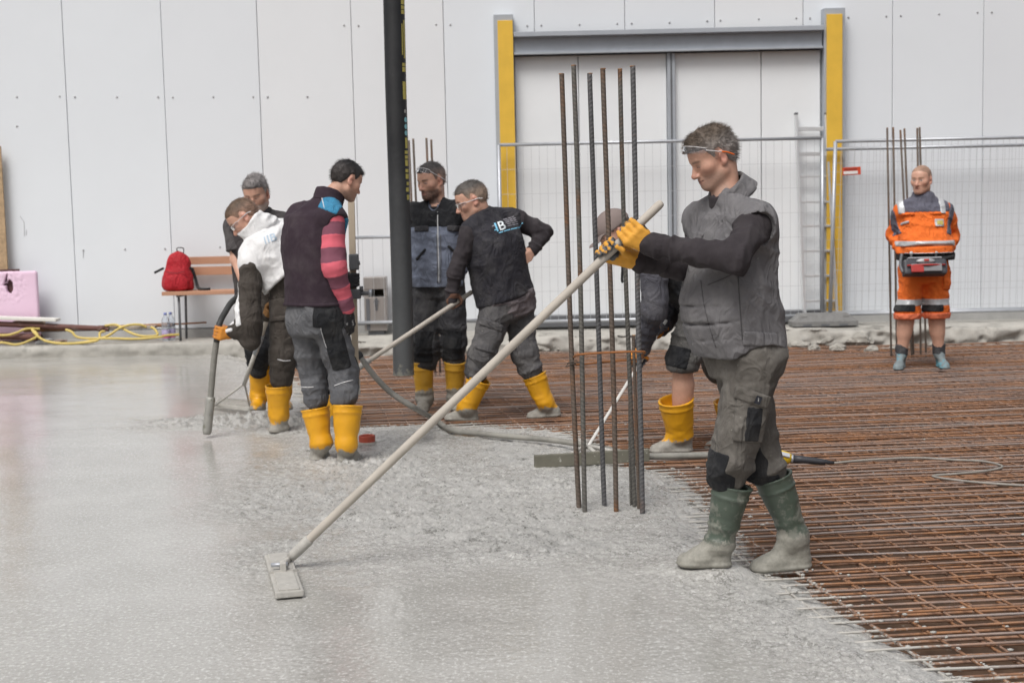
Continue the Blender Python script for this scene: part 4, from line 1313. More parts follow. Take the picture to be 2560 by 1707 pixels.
def front_man():
    d = 5.46; Q = lambda x, y, dd=0.0: P(x, y, d + dd)
    root = thing('person', (.91, d, -.01), 'tall grey haired worker in grey vest and green boots gripping the long float pole', 'person', 'workers pouring the concrete')
    fh = nrm((-.90, -.43, 0)); lv = np.array((-fh[1], fh[0], 0)); rv = -lv
    hf = nrm((-.90, -.22, -.46)); HR = head_frame(hf, 0.02)
    chest = Q(1832, 552); pel = Q(1858, 892)
    J = Rig(pelvis=pel, chest=chest, neck=Q(1817, 492, .0), head=Q(1782, 394, -.01), HR=HR, rp=rv, rc=rv,
            sL=chest + lv * .165 + np.array((-.010, 0, -.015)), sR=chest + rv * .175 + np.array((-.02, 0, .0)),
            eL=Q(1832, 646, -.30), wL=Q(1622, 611, -.11), eR=Q(1752, 668, .10), wR=Q(1592, 654, -.01),
            hL=pel + lv * .085 + np.array((.0, 0, -.01)), hR=pel + rv * .085 + np.array((.02, 0, -.01)),
            kL=Q(1822, 1150, -.08), kR=Q(1904, 1138, .07), aL=Q(1799, 1352, -.045), aR=Q(1985, 1338, .075))
    pole0, pole1 = P(715, 1404, 5.545), P(1656, 505, 5.36)
    u = nrm(pole1 - pole0); rp = .0178
    on = lambda x: pole0 + (pole1 - pole0) * ((x - 715) / 941.0)
    CL, CR_ = on(1581), on(1531)
    hs_ = .93
    B = body_sdf(J, hs_, W=.92, belly=.02, bend=(-.022, 0, 0))
    B.cap(J.wL, J.wL + (CL - J.wL) * .35, .022, .016, .02); B.cap(J.wR, J.wR + (CR_ - J.wR) * .35, .022, .016, .02)
    emit(B, 'body', .0042, M_SKIN, root, attrs=lambda V: {'tint': skin_colours(V, J.head, HR, hs_, (.36, .25, .20), .60, (.16, .11, .08), lid=.75)})
    add_hair(root, J.head, HR, hs_, (.135, .102, .076), (.34, .31, .29), .022, .0042, .060, .004, -.070, 3600, 3, .06, .5)
    goggles(root, J.head, HR, hs_, .090, .62, M_FRAME, M_ORANGETIP, .014, 1.15, .030)
    # sweater
    S = Sdf(); torso(S, J, .004, -.05, 1.0, .92, 1.0, .03, bend=(-.022, 0, 0)); yoke(S, J, -.004)
    arm(S, J, 'L', .017, g2=.016, to=.97, k=.02, shoulder=False); arm(S, J, 'R', .017, g2=.016, to=.97, k=.02, shoulder=False)
    for el, wr, sh, sd_ in ((J.eL, J.wL, J.sL, 1), (J.eR, J.wR, J.sR, 2)):
        S.folds(el, wr - el, .011, .050, .11, sd_); S.folds(el + (wr - el) * .62, wr - el, .0105, .036, .13, sd_ + 3); S.folds(sh + (el - sh) * .4, el - sh, .008, .06, .13, sd_ + 6)
    S.cloth(.006, (10, 10, 9), 2)
    S.shell(J.neck - (0, 0, .03), J.neck + np.array((-.010, -.004, .016)), .068, .064, .006)
    sw = emit(S, 'sweater', .0062, M_DARKKNIT, root)
    S2 = Sdf();
    for wr, el in ((J.wL, J.eL), (J.wR, J.eR)):
        a = wr + (el - wr) * .02; S2 = Sdf(); S2.cap(a, a + nrm(el - wr) * .045, .043, .045, .01); S2.wrinkle(lambda Pp: .001 * np.sin(Pp[..., 2] * 900)); S2.plane(a, nrm(wr - el))
        emit(S2, 'cuff', .005, M_DARKKNIT, sw)
    bx = frame(J.eL - J.sL, (0, -1, 0))
    decal_grid(sw, sw, .035, .032, Q(1810, 578, -.2), CR, CU, plain('badge_black', (.02, .022, .03), .6, 0, .1, 40, 0), 'badge', (5, 5), .004)
    decal_text(sw, sw, "i", Q(1811, 576, -.2), CR * .97 + CU * .1, CU, .036, plain('badge_white', (.6, .6, .6), .7, 0, .05, 40, 0), 'badge_mark', .0055)
    # vest
    Vv = Sdf(); torso(Vv, J, .030, -.13, 1.0, .95, 1.06, .055, .03, (-.022, 0, 0))
    for sh in (J.sL, J.sR): Vv.cap(J.neck - (0, 0, .03), J.neck + (sh - J.neck) * .99, .054, .090, .04)
    Vv.cap(J.chest, J.neck - (0, 0, .02), .09, .066, .05)
    for sh, el, vv in ((J.sL, J.eL, lv), (J.sR, J.eR, rv)):
        Vv.cap(sh + (el - sh) * .16 + vv * .062, sh + vv * .13 + (el - sh) * .75, .073, .10, .004, True)
    nb = J.neck + fh * .055 + np.array((0, 0, .02))
    Vv.cap(nb + np.array((0, 0, .10)), J.chest + fh * .17 + np.array((0, 0, -.03)), .060, .028, .012, True)
    Vv.folds(pel + np.array((.05, -.1, .30)), (.75, 0, .65), .008, .10, .26, 4)
    Vv.folds(J.sL + lv * .02 + np.array((.03, 0, -.16)), (.6, 0, .8), .007, .06, .14, 7)
    Vv.cloth(.009, (8, 8, 3), 5)
    pz, px_ = pel[2], pel.astype(np.float32); f32 = fh.astype(np.float32)
    hemz = Q(1719, 890)[2]
    Vv.cut(lambda Pp: (hemz + .055 * np.clip(1 - (((Pp - px_) @ f32 - .01) / .13) ** 2, 0, 1) + .004 * vnoise(Pp, 20) - Pp[..., 2]))
    ve = emit(Vv, 'vest', .0065, M_GREYVEST, root)
    Vc = Sdf(); cax = nrm(fh * .60 + np.array((0, 0, .80)))
    nk1 = J.neck + fh * .004 + np.array((0, 0, .050)); nk0 = nk1 - cax * .075
    Vc.shell(nk0, nk1, .090, .070, .006); Vc.shell(nk1 - cax * .066 - fh * .004, nk1 + cax * .002, .100, .077, .0055)
    fro = (J.neck + fh * .10).astype(np.float32); l32 = lv.astype(np.float32)
    Vc.cut(lambda Pp: .026 - np.abs((Pp - fro) @ l32) * 1.0 - np.maximum(0, -(Pp - fro) @ f32 - .045) * 3)
    Vc.cloth(.003, 12, 9)
    emit(Vc, 'collar', .0045, M_GREYVEST, ve)
    # pocket flaps and seams of the vest
    nm = nrm(-np.array(_f)); 
    for c, hw, hh, rot, nm_ in ((Q(1722, 572, -.14), .070, .026, -.55, 'pocket_flap'), (Q(1898, 848, -.15), .075, .028, -.05, 'pocket_flap')):
        Rr = np.stack([CR * math.cos(rot) + CU * math.sin(rot), CU * math.cos(rot) - CR * math.sin(rot), np.cross(CR, CU)], 1)
        emit(Vv, nm_, .0055, M_GREYVEST, ve, Region(c, (hw, hh, .16), Rr, .006), .006)
    seam = fabric('vest_seam', (.105, .102, .105), .1, 0, 6, .1)
    for pts in ([(1752, 700), (1760, 760), (1775, 820), (1790, 868)], [(1845, 690), (1850, 770), (1856, 850)], [(1835, 684), (1800, 700), (1770, 712)]):
        V2 = []; pts_ = spline([P(x, y, d - .3) for x, y in pts], 24)
        co = np.array([v.co[:] for v in ve.data.vertices]) + base_of(root); tr = BVHTree.FromPolygons([Vector(v) for v in co], [tuple(p.vertices) for p in ve.data.polygons])
        pp = []
        for p in pts_:
            h = tr.ray_cast(Vector(p), Vector(nrm(p - CP)), 1.0)
            if h[0] is not None: pp.append(np.array(h[0]))
        if len(pp) > 3: MB().tube(pp, .0026, 5).build('seam', seam, ve, True)
    # trousers
    T = Sdf(); torso(T, J, .018, -.10, .16, .96, 1.05)
    for q in 'LR': leg(T, J, q, .030, (.082, .060), (.056, .050), to=.20, g2=.032)
    for kn, an, h, sd_ in ((J.kL, J.aL, J.hL, 1), (J.kR, J.aR, J.hR, 2)):
        T.folds(kn + (an - kn) * .28, an - kn, .013, .058, .12, sd_); T.folds(kn + (h - kn) * .05, an - h, .006, .06, .13, sd_ + 4); T.folds(h + (kn - h) * .12, (kn - h) + np.array((.3, 0, 0)), .007, .06, .14, sd_ + 8)
        ax = nrm(an - kn); T.plane(kn + (an - kn) * .52, ax) if False else None
    T.cloth(.009, (8, 8, 5), 11)
    tr_ = emit(T, 'trousers', .0065, M_OLIVE, root)
    # knee patches, cargo pocket on the near thigh
    for kn, an, hh in ((J.kL, J.aL, J.hL), (J.kR, J.aR, J.hR)):
        ax = nrm(kn - an); Rr = frame(np.cross(ax, fh), ax)
        c = kn + fh * .10 + (an - kn) * .16
        emit(T, 'knee_patch', .006, M_BLACKCLOTH, tr_, Region(c, (.075, .105, .095), Rr, .01), .004)
    rot = -.10
    Rr = np.stack([CR * math.cos(rot) + CU * math.sin(rot), CU * math.cos(rot) - CR * math.sin(rot), np.cross(CR, CU)], 1)
    emit(T, 'cargo_pocket', .006, M_OLIVE, tr_, Region(Q(1880, 1052, -.2), (.066, .088, .14), Rr, .006), .011)
    emit(T, 'pocket_insert', .006, M_BLACKCLOTH, tr_, Region(Q(1886, 1062, -.2), (.034, .070, .14), Rr, .004), .0135)
    r2 = -.33; Rr2 = np.stack([CR * math.cos(r2) + CU * math.sin(r2), CU * math.cos(r2) - CR * math.sin(r2), np.cross(CR, CU)], 1)
    fl = emit(T, 'pocket_flap', .006, M_OLIVE, tr_, Region(Q(1884, 994, -.2), (.072, .026, .14), Rr2, .006), .018)
    decal_grid(fl, fl, .024, .032, Q(1896, 1000, -.2), Rr2[:, 0], Rr2[:, 1], bpy.data.materials['badge_black'], 'badge', (3, 3), .003)
    decal_text(fl, fl, "i", Q(1896, 999, -.2), CR, CU, .022, bpy.data.materials['badge_white'], 'badge_mark', .0045)
    # boots
    boot(root, Q(1831, 1210, -.06), J.aL, Q(1830, 1415, -.045), Q(1688, 1414, -.055), M_BOOTGREEN, .0055, .074, .055, 1.08, 3)
    boot(root, Q(1932, 1190, .07), J.aR, Q(2031, 1417, .085), Q(1872, 1428, .05), M_BOOTGREEN, .0055, .074, .055, 1.08, 8)
    # gloves
    for C, W, fl_, nm_ in ((CL, J.wL, -1, 1), (CR_, J.wR, 1, 1)):
        Gs = Sdf(); grip_hand(Gs, C, u, rp + .002, W, fl_, nm_, 1.18)
        Gs.cap(W, W + nrm(W - C) * .045, .032, .036, .015); Gs.plane(W + nrm(W - C) * .040, W - C)
        Gs.cloth(.0015, 40, 3)
        emit(Gs, 'glove', .0036, M_GLOVE, root, attrs=lambda V, C=C: {'tint': glove_tint(V, C, u, rp, (.74, .36, .045), (.105, .115, .125))}, smooth=1)
    # the float he pushes
    fl_root = thing('bull_float', pole0, 'long wooden pole with a flat cement covered float head pushed across the wet concrete', 'bull float')
    e = u * (on(790) - pole0) @ u
    j = on(778)
    MB().tube([j - u * .03, j, pole1 - u * .02, pole1 - u * .006, pole1], [rp * .98, rp * 1.05, rp, rp * .85, rp * .4], 14).build('pole', POLE_WOOD, fl_root, True)
    MB().tube([pole0 + u * .03, pole0 + u * .05, j - u * .01, j], [rp * 1.1, rp * 1.25, rp * 1.32, rp * 1.2], 14).build('socket', M_GREYCOAT, fl_root, True)
    a, b = G(693, 1384, .030), G(724, 1478, .030)
    cx = (a + b) / 2; ax = nrm(b - a); Rf = frame(ax, (1, 0, 0))
    hl = np.linalg.norm(b - a) / 2
    hd = MB().box(cx - (0, 0, .012), (hl, .055, .013), Rf, .006).build('float_plate', M_GREYCOAT, fl_root)
    MB().box(cx + (0, 0, .004), (hl * .96, .040, .004), Rf, .003).build('plate_rib', M_GREYCOAT, hd)
    MB().box(cx + (0, 0, .006) + ax * .02, (.003, .056, .006), Rf).build('plate_strap', M_GREYCOAT, hd)
    bq = pole0 - np.array((0, 0, .0))
    MB().box(cx + (0, 0, .022), (.030, .012, .020), Rf, .004).build('hinge', M_GREYCOAT, fl_root)
    MB().tube([cx + (0, 0, .034), pole0 + u * .012, pole0 + u * .05], [.011, .013, .014], 10).build('hinge_arm', M_GREYCOAT, fl_root, True)
    MB().tube([cx + np.array((-.03, 0, .030)) - Rf[:, 1] * .018, cx + np.array((.0, 0, .030)) + Rf[:, 1] * .02], .009, 8).build('bolt', M_GALV, fl_root, True)
front_man()
def roll_frame(c, half, rot, rnd=.005, zdepth=.2):
    Rr = np.stack([CR * math.cos(rot) + CU * math.sin(rot), CU * math.cos(rot) - CR * math.sin(rot), np.cross(CR, CU)], 1)
    return Region(c, (half[0], half[1], zdepth), Rr, rnd)

def trousers(root, J, mat, vox, g=.026, gk=.028, to=.22, seed=1, amp=.008, t1=.16, W=.97, knee=None, D=1.05, foldk=.012):
    T = Sdf(); torso(T, J, .016, -.13, t1, W, D)
    for q in 'LR': leg(T, J, q, gk, (.084, .064), (.060, .052), to=to, g2=gk)
    for q, sd_ in (('L', 1), ('R', 2)):
        h, kn, an = getattr(J, 'h' + q), getattr(J, 'k' + q), getattr(J, 'a' + q)
        T.folds(kn + (an - kn) * .2, an - kn, foldk, .055, .13, seed + sd_)
        T.folds(kn + (h - kn) * .15, an - h, .008, .06, .14, seed + sd_ + 4)
        T.folds(h + (kn - h) * .15, (kn - h) + np.array((.3, 0, 0)), .008, .06, .15, seed + sd_ + 8)
    T.cloth(amp, (8, 8, 5), seed)
    o = emit(T, 'trousers', vox, mat, root)
    return T, o

def knee_pads(T, o, J, fh, mat, vox, grow=.004, half=(.07, .10, .09), lo=.12, sides='LR'):
    for q in sides:
        kn, an = getattr(J, 'k' + q), getattr(J, 'a' + q)
        ax = nrm(kn - an); Rr = frame(np.cross(ax, fh), ax)
        emit(T, 'knee_patch', vox, mat, o, Region(kn + fh * .10 + (an - kn) * lo, half, Rr, .01), grow)

def sleeves(S, J, seed=0, a1=.010, a2=.008):
    for q in 'LR':
        sh, el, wr = getattr(J, 's' + q), getattr(J, 'e' + q), getattr(J, 'w' + q)
        S.folds(el, wr - el, a1, .05, .11, seed + ord(q)); S.folds(el + (wr - el) * .6, wr - el, a1, .04, .12, seed + 3); S.folds(sh + (el - sh) * .45, el - sh, a2, .06, .13, seed + 6)

M_GREYTROUSER = fabric('slate_trousers', (.125, .128, .138), .1, .12, 7, .15, 520, spots=.2)
M_CHARCOAL = fabric('charcoal_cloth', (.060, .060, .066), .15, .1, 6, .2, 520, spots=.35)
M_PLUM = fabric('plum_fleece', (.042, .028, .038), .05, 0, 8, .12, 600, bmp=.3, crease=7)
M_TEAL = fabric('blue_panel', (.055, .250, .420), 0, 0, 8, .08, 500)
M_WHITEHOOD = fabric('white_hoodie', (.80, .80, .80), 0, 0, 5, .04, 500, bmp=.35)
M_BROWN = fabric('dark_brown_cloth', (.068, .058, .050), .08, 0, 6, .15, 500)
M_NAVY = fabric('navy_black_vest', (.036, .035, .043), .10, 0, 6, .15, 520, spots=.2)
M_BLUEGREY = fabric('blue_grey_jacket', (.185, .210, .275), .05, 0, 6, .12, 520)
M_HIVIS = fabric('hi_vis_orange', (.90, .19, .035), 0, 0, 6, .07, 520)
M_REFLEX = plain('reflective_tape', (.52, .53, .54), .35, .2, .08, 40, .05)
M_SLATEBLUE = fabric('slate_blue_cloth', (.130, .130, .165), 0, 0, 6, .1, 520)
M_PIPING = plain('pale_piping', (.62, .62, .63), .6, 0, .05, 50, 0)
M_LIPGREY = fabric('grey_shirt', (.36, .325, .325), 0, 0, 6, .08, 520)

def stripe_mat():
    mt, N, L, B = new_mat('striped_jersey')
    at = N.new('ShaderNodeAttribute'); at.attribute_name = 'along'
    t = tex(N, L, 40, 3, .6)
    v = mth(N, L, 'MULTIPLY_ADD', t.outputs['Fac'], .05, at.outputs['Fac'])
    f = mth(N, L, 'FRACT', v)
    f = ramp(N, L, f, [(.50, 0), (.515, 1)])
    c = mixc(N, L, f, (.70, .135, .180), (.215, .075, .110))
    L.new(c, B.inputs['Base Color']); B.inputs['Roughness'].default_value = .9
    bump(N, L, B, t.outputs['Fac'], .3, .004)
    return mt

def zray(o, pts, d, mat, name, r=.003, parent=None, off=.3):
    """a cord laid on a garment along the given line of sight points"""
    pb = base_of(o.parent)
    co = np.empty(len(o.data.vertices) * 3, np.float32); o.data.vertices.foreach_get('co', co); co = co.reshape(-1, 3) + pb
    tr = BVHTree.FromPolygons([Vector(v) for v in co], [tuple(p.vertices) for p in o.data.polygons])
    pp = []
    for p in spline([P(x, y, d - off) for x, y in pts], 26):
        h = tr.ray_cast(Vector(p), Vector(nrm(p - CP)), 1.5)
        if h[0] is not None: pp.append(np.array(h[0]) - nrm(p - CP) * r * .4)
    if len(pp) > 3: return MB().tube(pp, r, 6).build(name, mat, parent or o, True)

# ---------------------------------------------------------------- striped worker
def striped_man():
    d = 8.02; Q = lambda x, y, dd=0.0: P(x, y, d + dd)
    root = thing('person', (-1.09, d, -.01), 'worker in dark plum vest and pink striped long sleeves seen from behind', 'person', 'workers pouring the concrete')
    fh = nrm((.66, .75, 0)); lv = np.array((-fh[1], fh[0], 0)); rv = -lv
    hs = .90; HR = head_frame(nrm((.74, .56, -.42)), .0)
    chest = Q(777, 546); pel = Q(792, 795)
    J = Rig(pelvis=pel, chest=chest, neck=Q(818, 500, .03), head=Q(866, 452, .06), HR=HR, rp=rv, rc=rv,
            sL=chest + lv * .135 + fh * .05, sR=chest + rv * .170 + np.array((.01, 0, -.01)),
            eL=Q(775, 660, .36), wL=Q(820, 715, .46), eR=Q(836, 668, -.16), wR=Q(868, 772, -.08),
            hL=pel + lv * .09, hR=pel + rv * .09, kL=Q(782, 930, .12), kR=Q(856, 925, .0), aL=Q(803, 1105, .06), aR=Q(866, 1108, -.09))
    B = body_sdf(J, hs)
    emit(B, 'body', .006, M_SKIN, root, attrs=lambda V: {'tint': skin_colours(V, J.head, HR, hs, (.12, .09, .08), .35, lid=.9)})
    add_hair(root, J.head, HR, hs, (.018, .016, .017), (.055, .045, .042), .020, .006, .066, .004, -.060, 1500, 5, .07, .45)
    # jersey sleeves
    S = Sdf()
    for q in 'LR': arm(S, J, q, .014, (.064, .056), (.054, .034), g2=.012, to=.96, shoulder=False)
    S.cap(J.sL, J.sR, .05, .055, .03)
    sleeves(S, J, 3, .005, .004); S.cloth(.003, (10, 10, 9), 2)
    def along(V):
        out = np.zeros(len(V))
        for q in 'LR':
            sh, el, wr = getattr(J, 's' + q), getattr(J, 'e' + q), getattr(J, 'w' + q)
            t1, q1 = _seg(V, sh, el); t2, q2 = _seg(V, el, wr); L1 = np.linalg.norm(el - sh); L2 = np.linalg.norm(wr - el)
            a = (V - sh) @ nrm(el - sh); b = L1 + (V - el) @ nrm(wr - el)
            d1 = (q1 ** 2).sum(1); d2 = (q2 ** 2).sum(1)
            w = 1 / (1 + np.exp((d2 - d1) * 900))
            val = (a * (1 - w) + b * w) / .150 + .33
            mine = np.minimum(d1, d2) < .11 ** 2
            out = np.where(mine, val, out)
        return {'along': out}
    emit(S, 'jersey', .0065, stripe_mat(), root, attrs=along)
    # vest
    V = Sdf(); torso(V, J, .026, .02, 1.0, 1.06, 1.06, .02, .03)
    for sh in (J.sL, J.sR): V.cap(J.neck - (0, 0, .03), J.neck + (sh - J.neck) * .97, .050, .090, .05)
    V.cap(J.chest, J.neck - (0, 0, .02), .09, .070, .05)
    for sh, el, vv in ((J.sR, J.eR, rv),):
        V.cap(sh + vv * .070 + (el - sh) * .16, sh + vv * .10 + (el - sh) * .75, .068, .10, .010, True)
    V.cap(J.sL, J.sL + (J.eL - J.sL) * .5, .085, .08, .05)
    V.folds(pel + np.array((0, 0, .3)), (.4, 0, 1), .006, .09, .2, 4); V.cloth(.006, (7, 7, 3), 8)
    hz = Q(800, 763)[2]; V.plane((0, 0, hz), (0, 0, -1))
    ve = emit(V, 'vest', .0075, M_PLUM, root)
    C = Sdf(); cax = nrm(fh * .40 + np.array((0, 0, .92))); k1 = J.neck + fh * .030 + np.array((0, 0, .050))
    C.shell(k1 - cax * .085, k1, .086, .082, .008); C.cloth(.002, 12, 1)
    emit(C, 'collar', .006, M_PLUM, ve)
    hem = Sdf(); hem.ops = list(V.ops); hem.disp = V.disp; hem.cuts = list(V.cuts)
    emit(V, 'hem_band', .0065, M_PLUM, ve, Region((pel[0], pel[1], hz + .012), (.4, .4, .012)), .003)
    # blue shoulder panel with its pale piping
    reg = roll_frame(Q(829, 508, -.1), (.068, .056), -.42, .01, .17)
    emit(V, 'shoulder_panel', .006, M_TEAL, ve, reg, .003)
    zray(ve, [(803, 482), (806, 500), (811, 521)], d, M_PIPING, 'piping', .0035)
    emit(V, 'front_panel', .006, M_TEAL, ve, roll_frame(Q(872, 576, .05), (.030, .055), .02, .006, .25), .004)
    # trousers with black holster panels
    T, to_ = trousers(root, J, M_GREYTROUSER, .0075, to=.36, seed=21, gk=.027)
    emit(T, 'black_panel', .0065, M_BLACKCLOTH, to_, roll_frame(Q(826, 796, -.05), (.088, .062), -.06, .015, .30), .004)
    emit(T, 'black_panel', .0065, M_BLACKCLOTH, to_, roll_frame(Q(843, 862, -.05), (.058, .150), .22, .02, .18), .005)
    knee_pads(T, to_, J, fh, M_BLACKCLOTH, .0065, .006, (.07, .11, .07), .1)
    zray(to_, [(723, 832), (727, 870), (740, 910)], d, M_PIPING, 'piping', .003)
    zray(to_, [(801, 815), (810, 850), (825, 888)], d, M_PIPING, 'piping', .003)
    zray(to_, [(752, 967), (768, 968), (784, 967)], d, M_PIPING, 'piping', .003)
    zray(to_, [(836, 964), (858, 956), (882, 950)], d, M_PIPING, 'piping', .003)
    boot(root, Q(788, 1020, .08), J.aL, Q(783, 1153, .02), Q(820, 1156, .24), M_BOOTYEL, .007, .081, .060, 1.08, 13)
    boot(root, Q(869, 1013, -.05), J.aR, Q(848, 1157, -.10), Q(905, 1161, .08), M_BOOTYEL, .007, .083, .060, 1.08, 15)
    # black glove hanging at his side, the other one round the staff
    M_BLG = tint_mat('black_glove', .6)
    Gs = Sdf(); open_hand(Gs, J.wR, nrm((.09, .06, -1)), nrm(-rv * .8 + fh * .2), fh, 1.12, (22, 34, 26)); Gs.cap(J.wR, J.wR + nrm(J.eR - J.wR) * .05, .034, .038, .015); Gs.cloth(.0015, 40, 3)
    emit(Gs, 'glove', .005, M_BLG, root, attrs=lambda V: {'tint': np.where((vnoise(V, 60, 4) + .5 * vnoise(V, 130, 2) > .55)[:, None], np.array((.30, .30, .30)), np.array((.018, .018, .020)))})
    Gs = Sdf(); Cst = Q(884, 700, .42)
    J2 = J.wL; grip_hand(Gs, Cst, (0, 0, 1), .02, Cst + np.array((-.075, -.02, -.01)), 1, 1, 1.08); Gs.cap(J2, Cst + np.array((-.07, -.02, -.01)), .034, .03, .02); Gs.cloth(.0015, 40, 5)
    emit(Gs, 'glove', .006, M_BLG, root, attrs=lambda V: {'tint': np.tile((.018, .018, .020), (len(V), 1))})
    return d
striped_man()

# ---------------------------------------------------------------- white hoodie, bent over
def hoodie_man():
    d = 9.17; Q = lambda x, y, dd=0.0: P(x, y, d + dd)
    root = thing('person', (-1.55, d, -.01), 'worker in white hoodie with dark brown sleeves bending low over the concrete', 'person', 'workers pouring the concrete')
    fh = nrm((-.80, .60, 0)); lv = np.array((-fh[1], fh[0], 0)); rv = -lv
    hs = 1.06; HR = head_frame(nrm((-.72, -.10, -.66)), -.05)
    chest = Q(654, 594, .05); pel = Q(738, 690, .05)
    J = Rig(pelvis=pel, chest=chest, neck=Q(640, 572, .03), head=Q(611, 545, .0), HR=HR, rp=rv, rc=rv,
            sL=Q(630, 662, -.14), sR=Q(700, 580, .24), eL=Q(618, 812, -.22), wL=Q(572, 832, -.22), eR=Q(650, 700, .38), wR=Q(668, 790, .25),
            hL=pel + lv * .09, hR=pel + rv * .09, kL=Q(707, 890, -.08), kR=Q(790, 895, .22), aL=Q(697, 1040, -.04), aR=Q(822, 1040, .16))
    B = body_sdf(J, hs)
    emit(B, 'body', .006, M_SKIN, root, attrs=lambda V: {'tint': skin_colours(V, J.head, HR, hs, (.20, .12, .08), .5, lid=.8)})
    add_hair(root, J.head, HR, hs, (.12, .075, .045), (.30, .185, .13), .010, .006, .060, .002, -.065, 900, 7, .05, .35)
    goggles(root, J.head, HR, hs, .010, .0, M_FRAME, M_FRAME, .002, 1.1, .026)
    # brown sleeves first, then the white body of the hoodie
    S = Sdf()
    for q in 'LR': arm(S, J, q, .018, (.056, .066), (.056, .034), g2=.014, to=.98, shoulder=False)
    S.cap(J.eL + np.array((.02, 0, .06)), J.eL + np.array((.018, 0, -.10)), .080, .070, .05)
    S.cap(J.sL, J.sR, .06, .06, .05)
    sleeves(S, J, 5, .010, .010); S.cloth(.007, (8, 8, 5), 6)
    sl_ = emit(S, 'sleeves', .0075, M_BROWN, root)
    emit(S, 'white_stripe', .0065, M_WHITEHOOD, sl_, roll_frame(Q(590, 735, -.2), (.020, .22), .16, .01, .16), .004)
    for x, y in ((580, 808), (578, 826)): emit(S, 'white_stripe', .0065, M_WHITEHOOD, sl_, roll_frame(Q(x, y, -.2), (.026, .013), .25, .008, .16), .004)
    V = Sdf(); torso(V, J, .050, .04, 1.0, 1.16, 1.2, .03, .03)
    for sh in (J.sL, J.sR): V.cap(J.neck, J.neck + (sh - J.neck) * .95, .062, .098, .06)
    V.cap(J.chest, J.neck, .115, .075, .05)
    V.cap(J.sL + (J.eL - J.sL) * .22, J.eL, .062, .080, .006, True)
    up = nrm(chest - pel)
    V.folds(pel + up * .16, up, .014, .07, .17, 4); V.folds(J.sL + up * .0 + np.array((.08, 0, .02)), (.8, 0, .5), .010, .07, .17, 6); V.cloth(.008, (7, 7, 7), 12)
    V.plane(pel + up * .03, -up)
    ho = emit(V, 'hoodie', .0075, M_WHITEHOOD, root)
    H = Sdf(); na = nrm(J.head - J.neck)
    H.shell(J.neck - na * .02 + np.array((.02, 0, -.01)), J.neck + na * .075, .112, .098, .020, .02); H.ell(J.neck + np.array((.075, .02, .018)), (.10, .10, .055), None, .04); H.cap(J.neck + na * .03, J.head + na * .10, .080, .10, .02, True)
    H.folds(J.neck, na, .010, .05, .2, 3); H.cloth(.005, 9, 2)
    emit(H, 'hood', .0065, M_WHITEHOOD, ho)
    lb = plain('logo_pale_blue', (.46, .56, .66), .8, 0, .05, 40, 0)
    xd = nrm(CR * .93 + CU * .36); yd = nrm(CU * .93 - CR * .36)
    decal_text(ho, ho, "IB", Q(676, 594, -.2), xd, yd, .078, lb, 'logo', .004, .5)
    decal_grid(ho, ho, .008, .055, Q(661, 600, -.2), xd, yd, lb, 'logo_bar', (2, 5), .004, .5)
    T, to_ = trousers(root, J, M_BROWN, .0075, to=.40, seed=31, gk=.024, t1=.20)
    emit(T, 'hip_pocket', .007, M_BROWN, to_, roll_frame(Q(700, 775, -.1), (.075, .075), .1, .01, .3), .014)
    zray(to_, [(694, 898), (710, 902), (726, 901)], d, M_PIPING, 'piping', .003)
    boot(root, Q(694, 962, -.06), J.aL, Q(708, 1080, -.03), Q(672, 1082, -.10), M_BOOTYEL, .0075, .080, .060, 1.05, 23)
    boot(root, Q(822, 960, .18), J.aR, Q(834, 1082, .17), Q(800, 1084, .02), M_BOOTYEL, .0075, .080, .060, 1.05, 25)
    C = Q(549, 831, -.22); u = nrm(Q(553, 800, -.22) - Q(540, 862, -.22))
    M_OG = tint_mat('orange_glove')
    Gs = Sdf(); grip_hand(Gs, C, u, .022, C + np.array((.075, -.01, -.002)), -1, 1, 1.1); Gs.cap(C + np.array((.06, -.01, 0)), J.wL, .036, .040, .02); Gs.cloth(.0015, 40, 5)
    emit(Gs, 'glove', .0055, M_OG, root, attrs=lambda V: {'tint': glove_tint(V, C, u, .022, (.62, .24, .03), (.40, .17, .08))})
    Gs = Sdf(); C2 = Q(672, 782, .22); u2 = nrm(P(680, 765, 9.4) - P(647, 850, 9.55))
    grip_hand(Gs, C2, u2, .018, C2 + np.array((.03, .03, .06)), 1, 1, 1.05); Gs.cap(C2 + np.array((.03, .03, .06)), J.wR, .032, .03, .02)
    emit(Gs, 'glove', .0065, M_OG, root, attrs=lambda V: {'tint': np.tile((.30, .15, .05), (len(V), 1))})
hoodie_man()

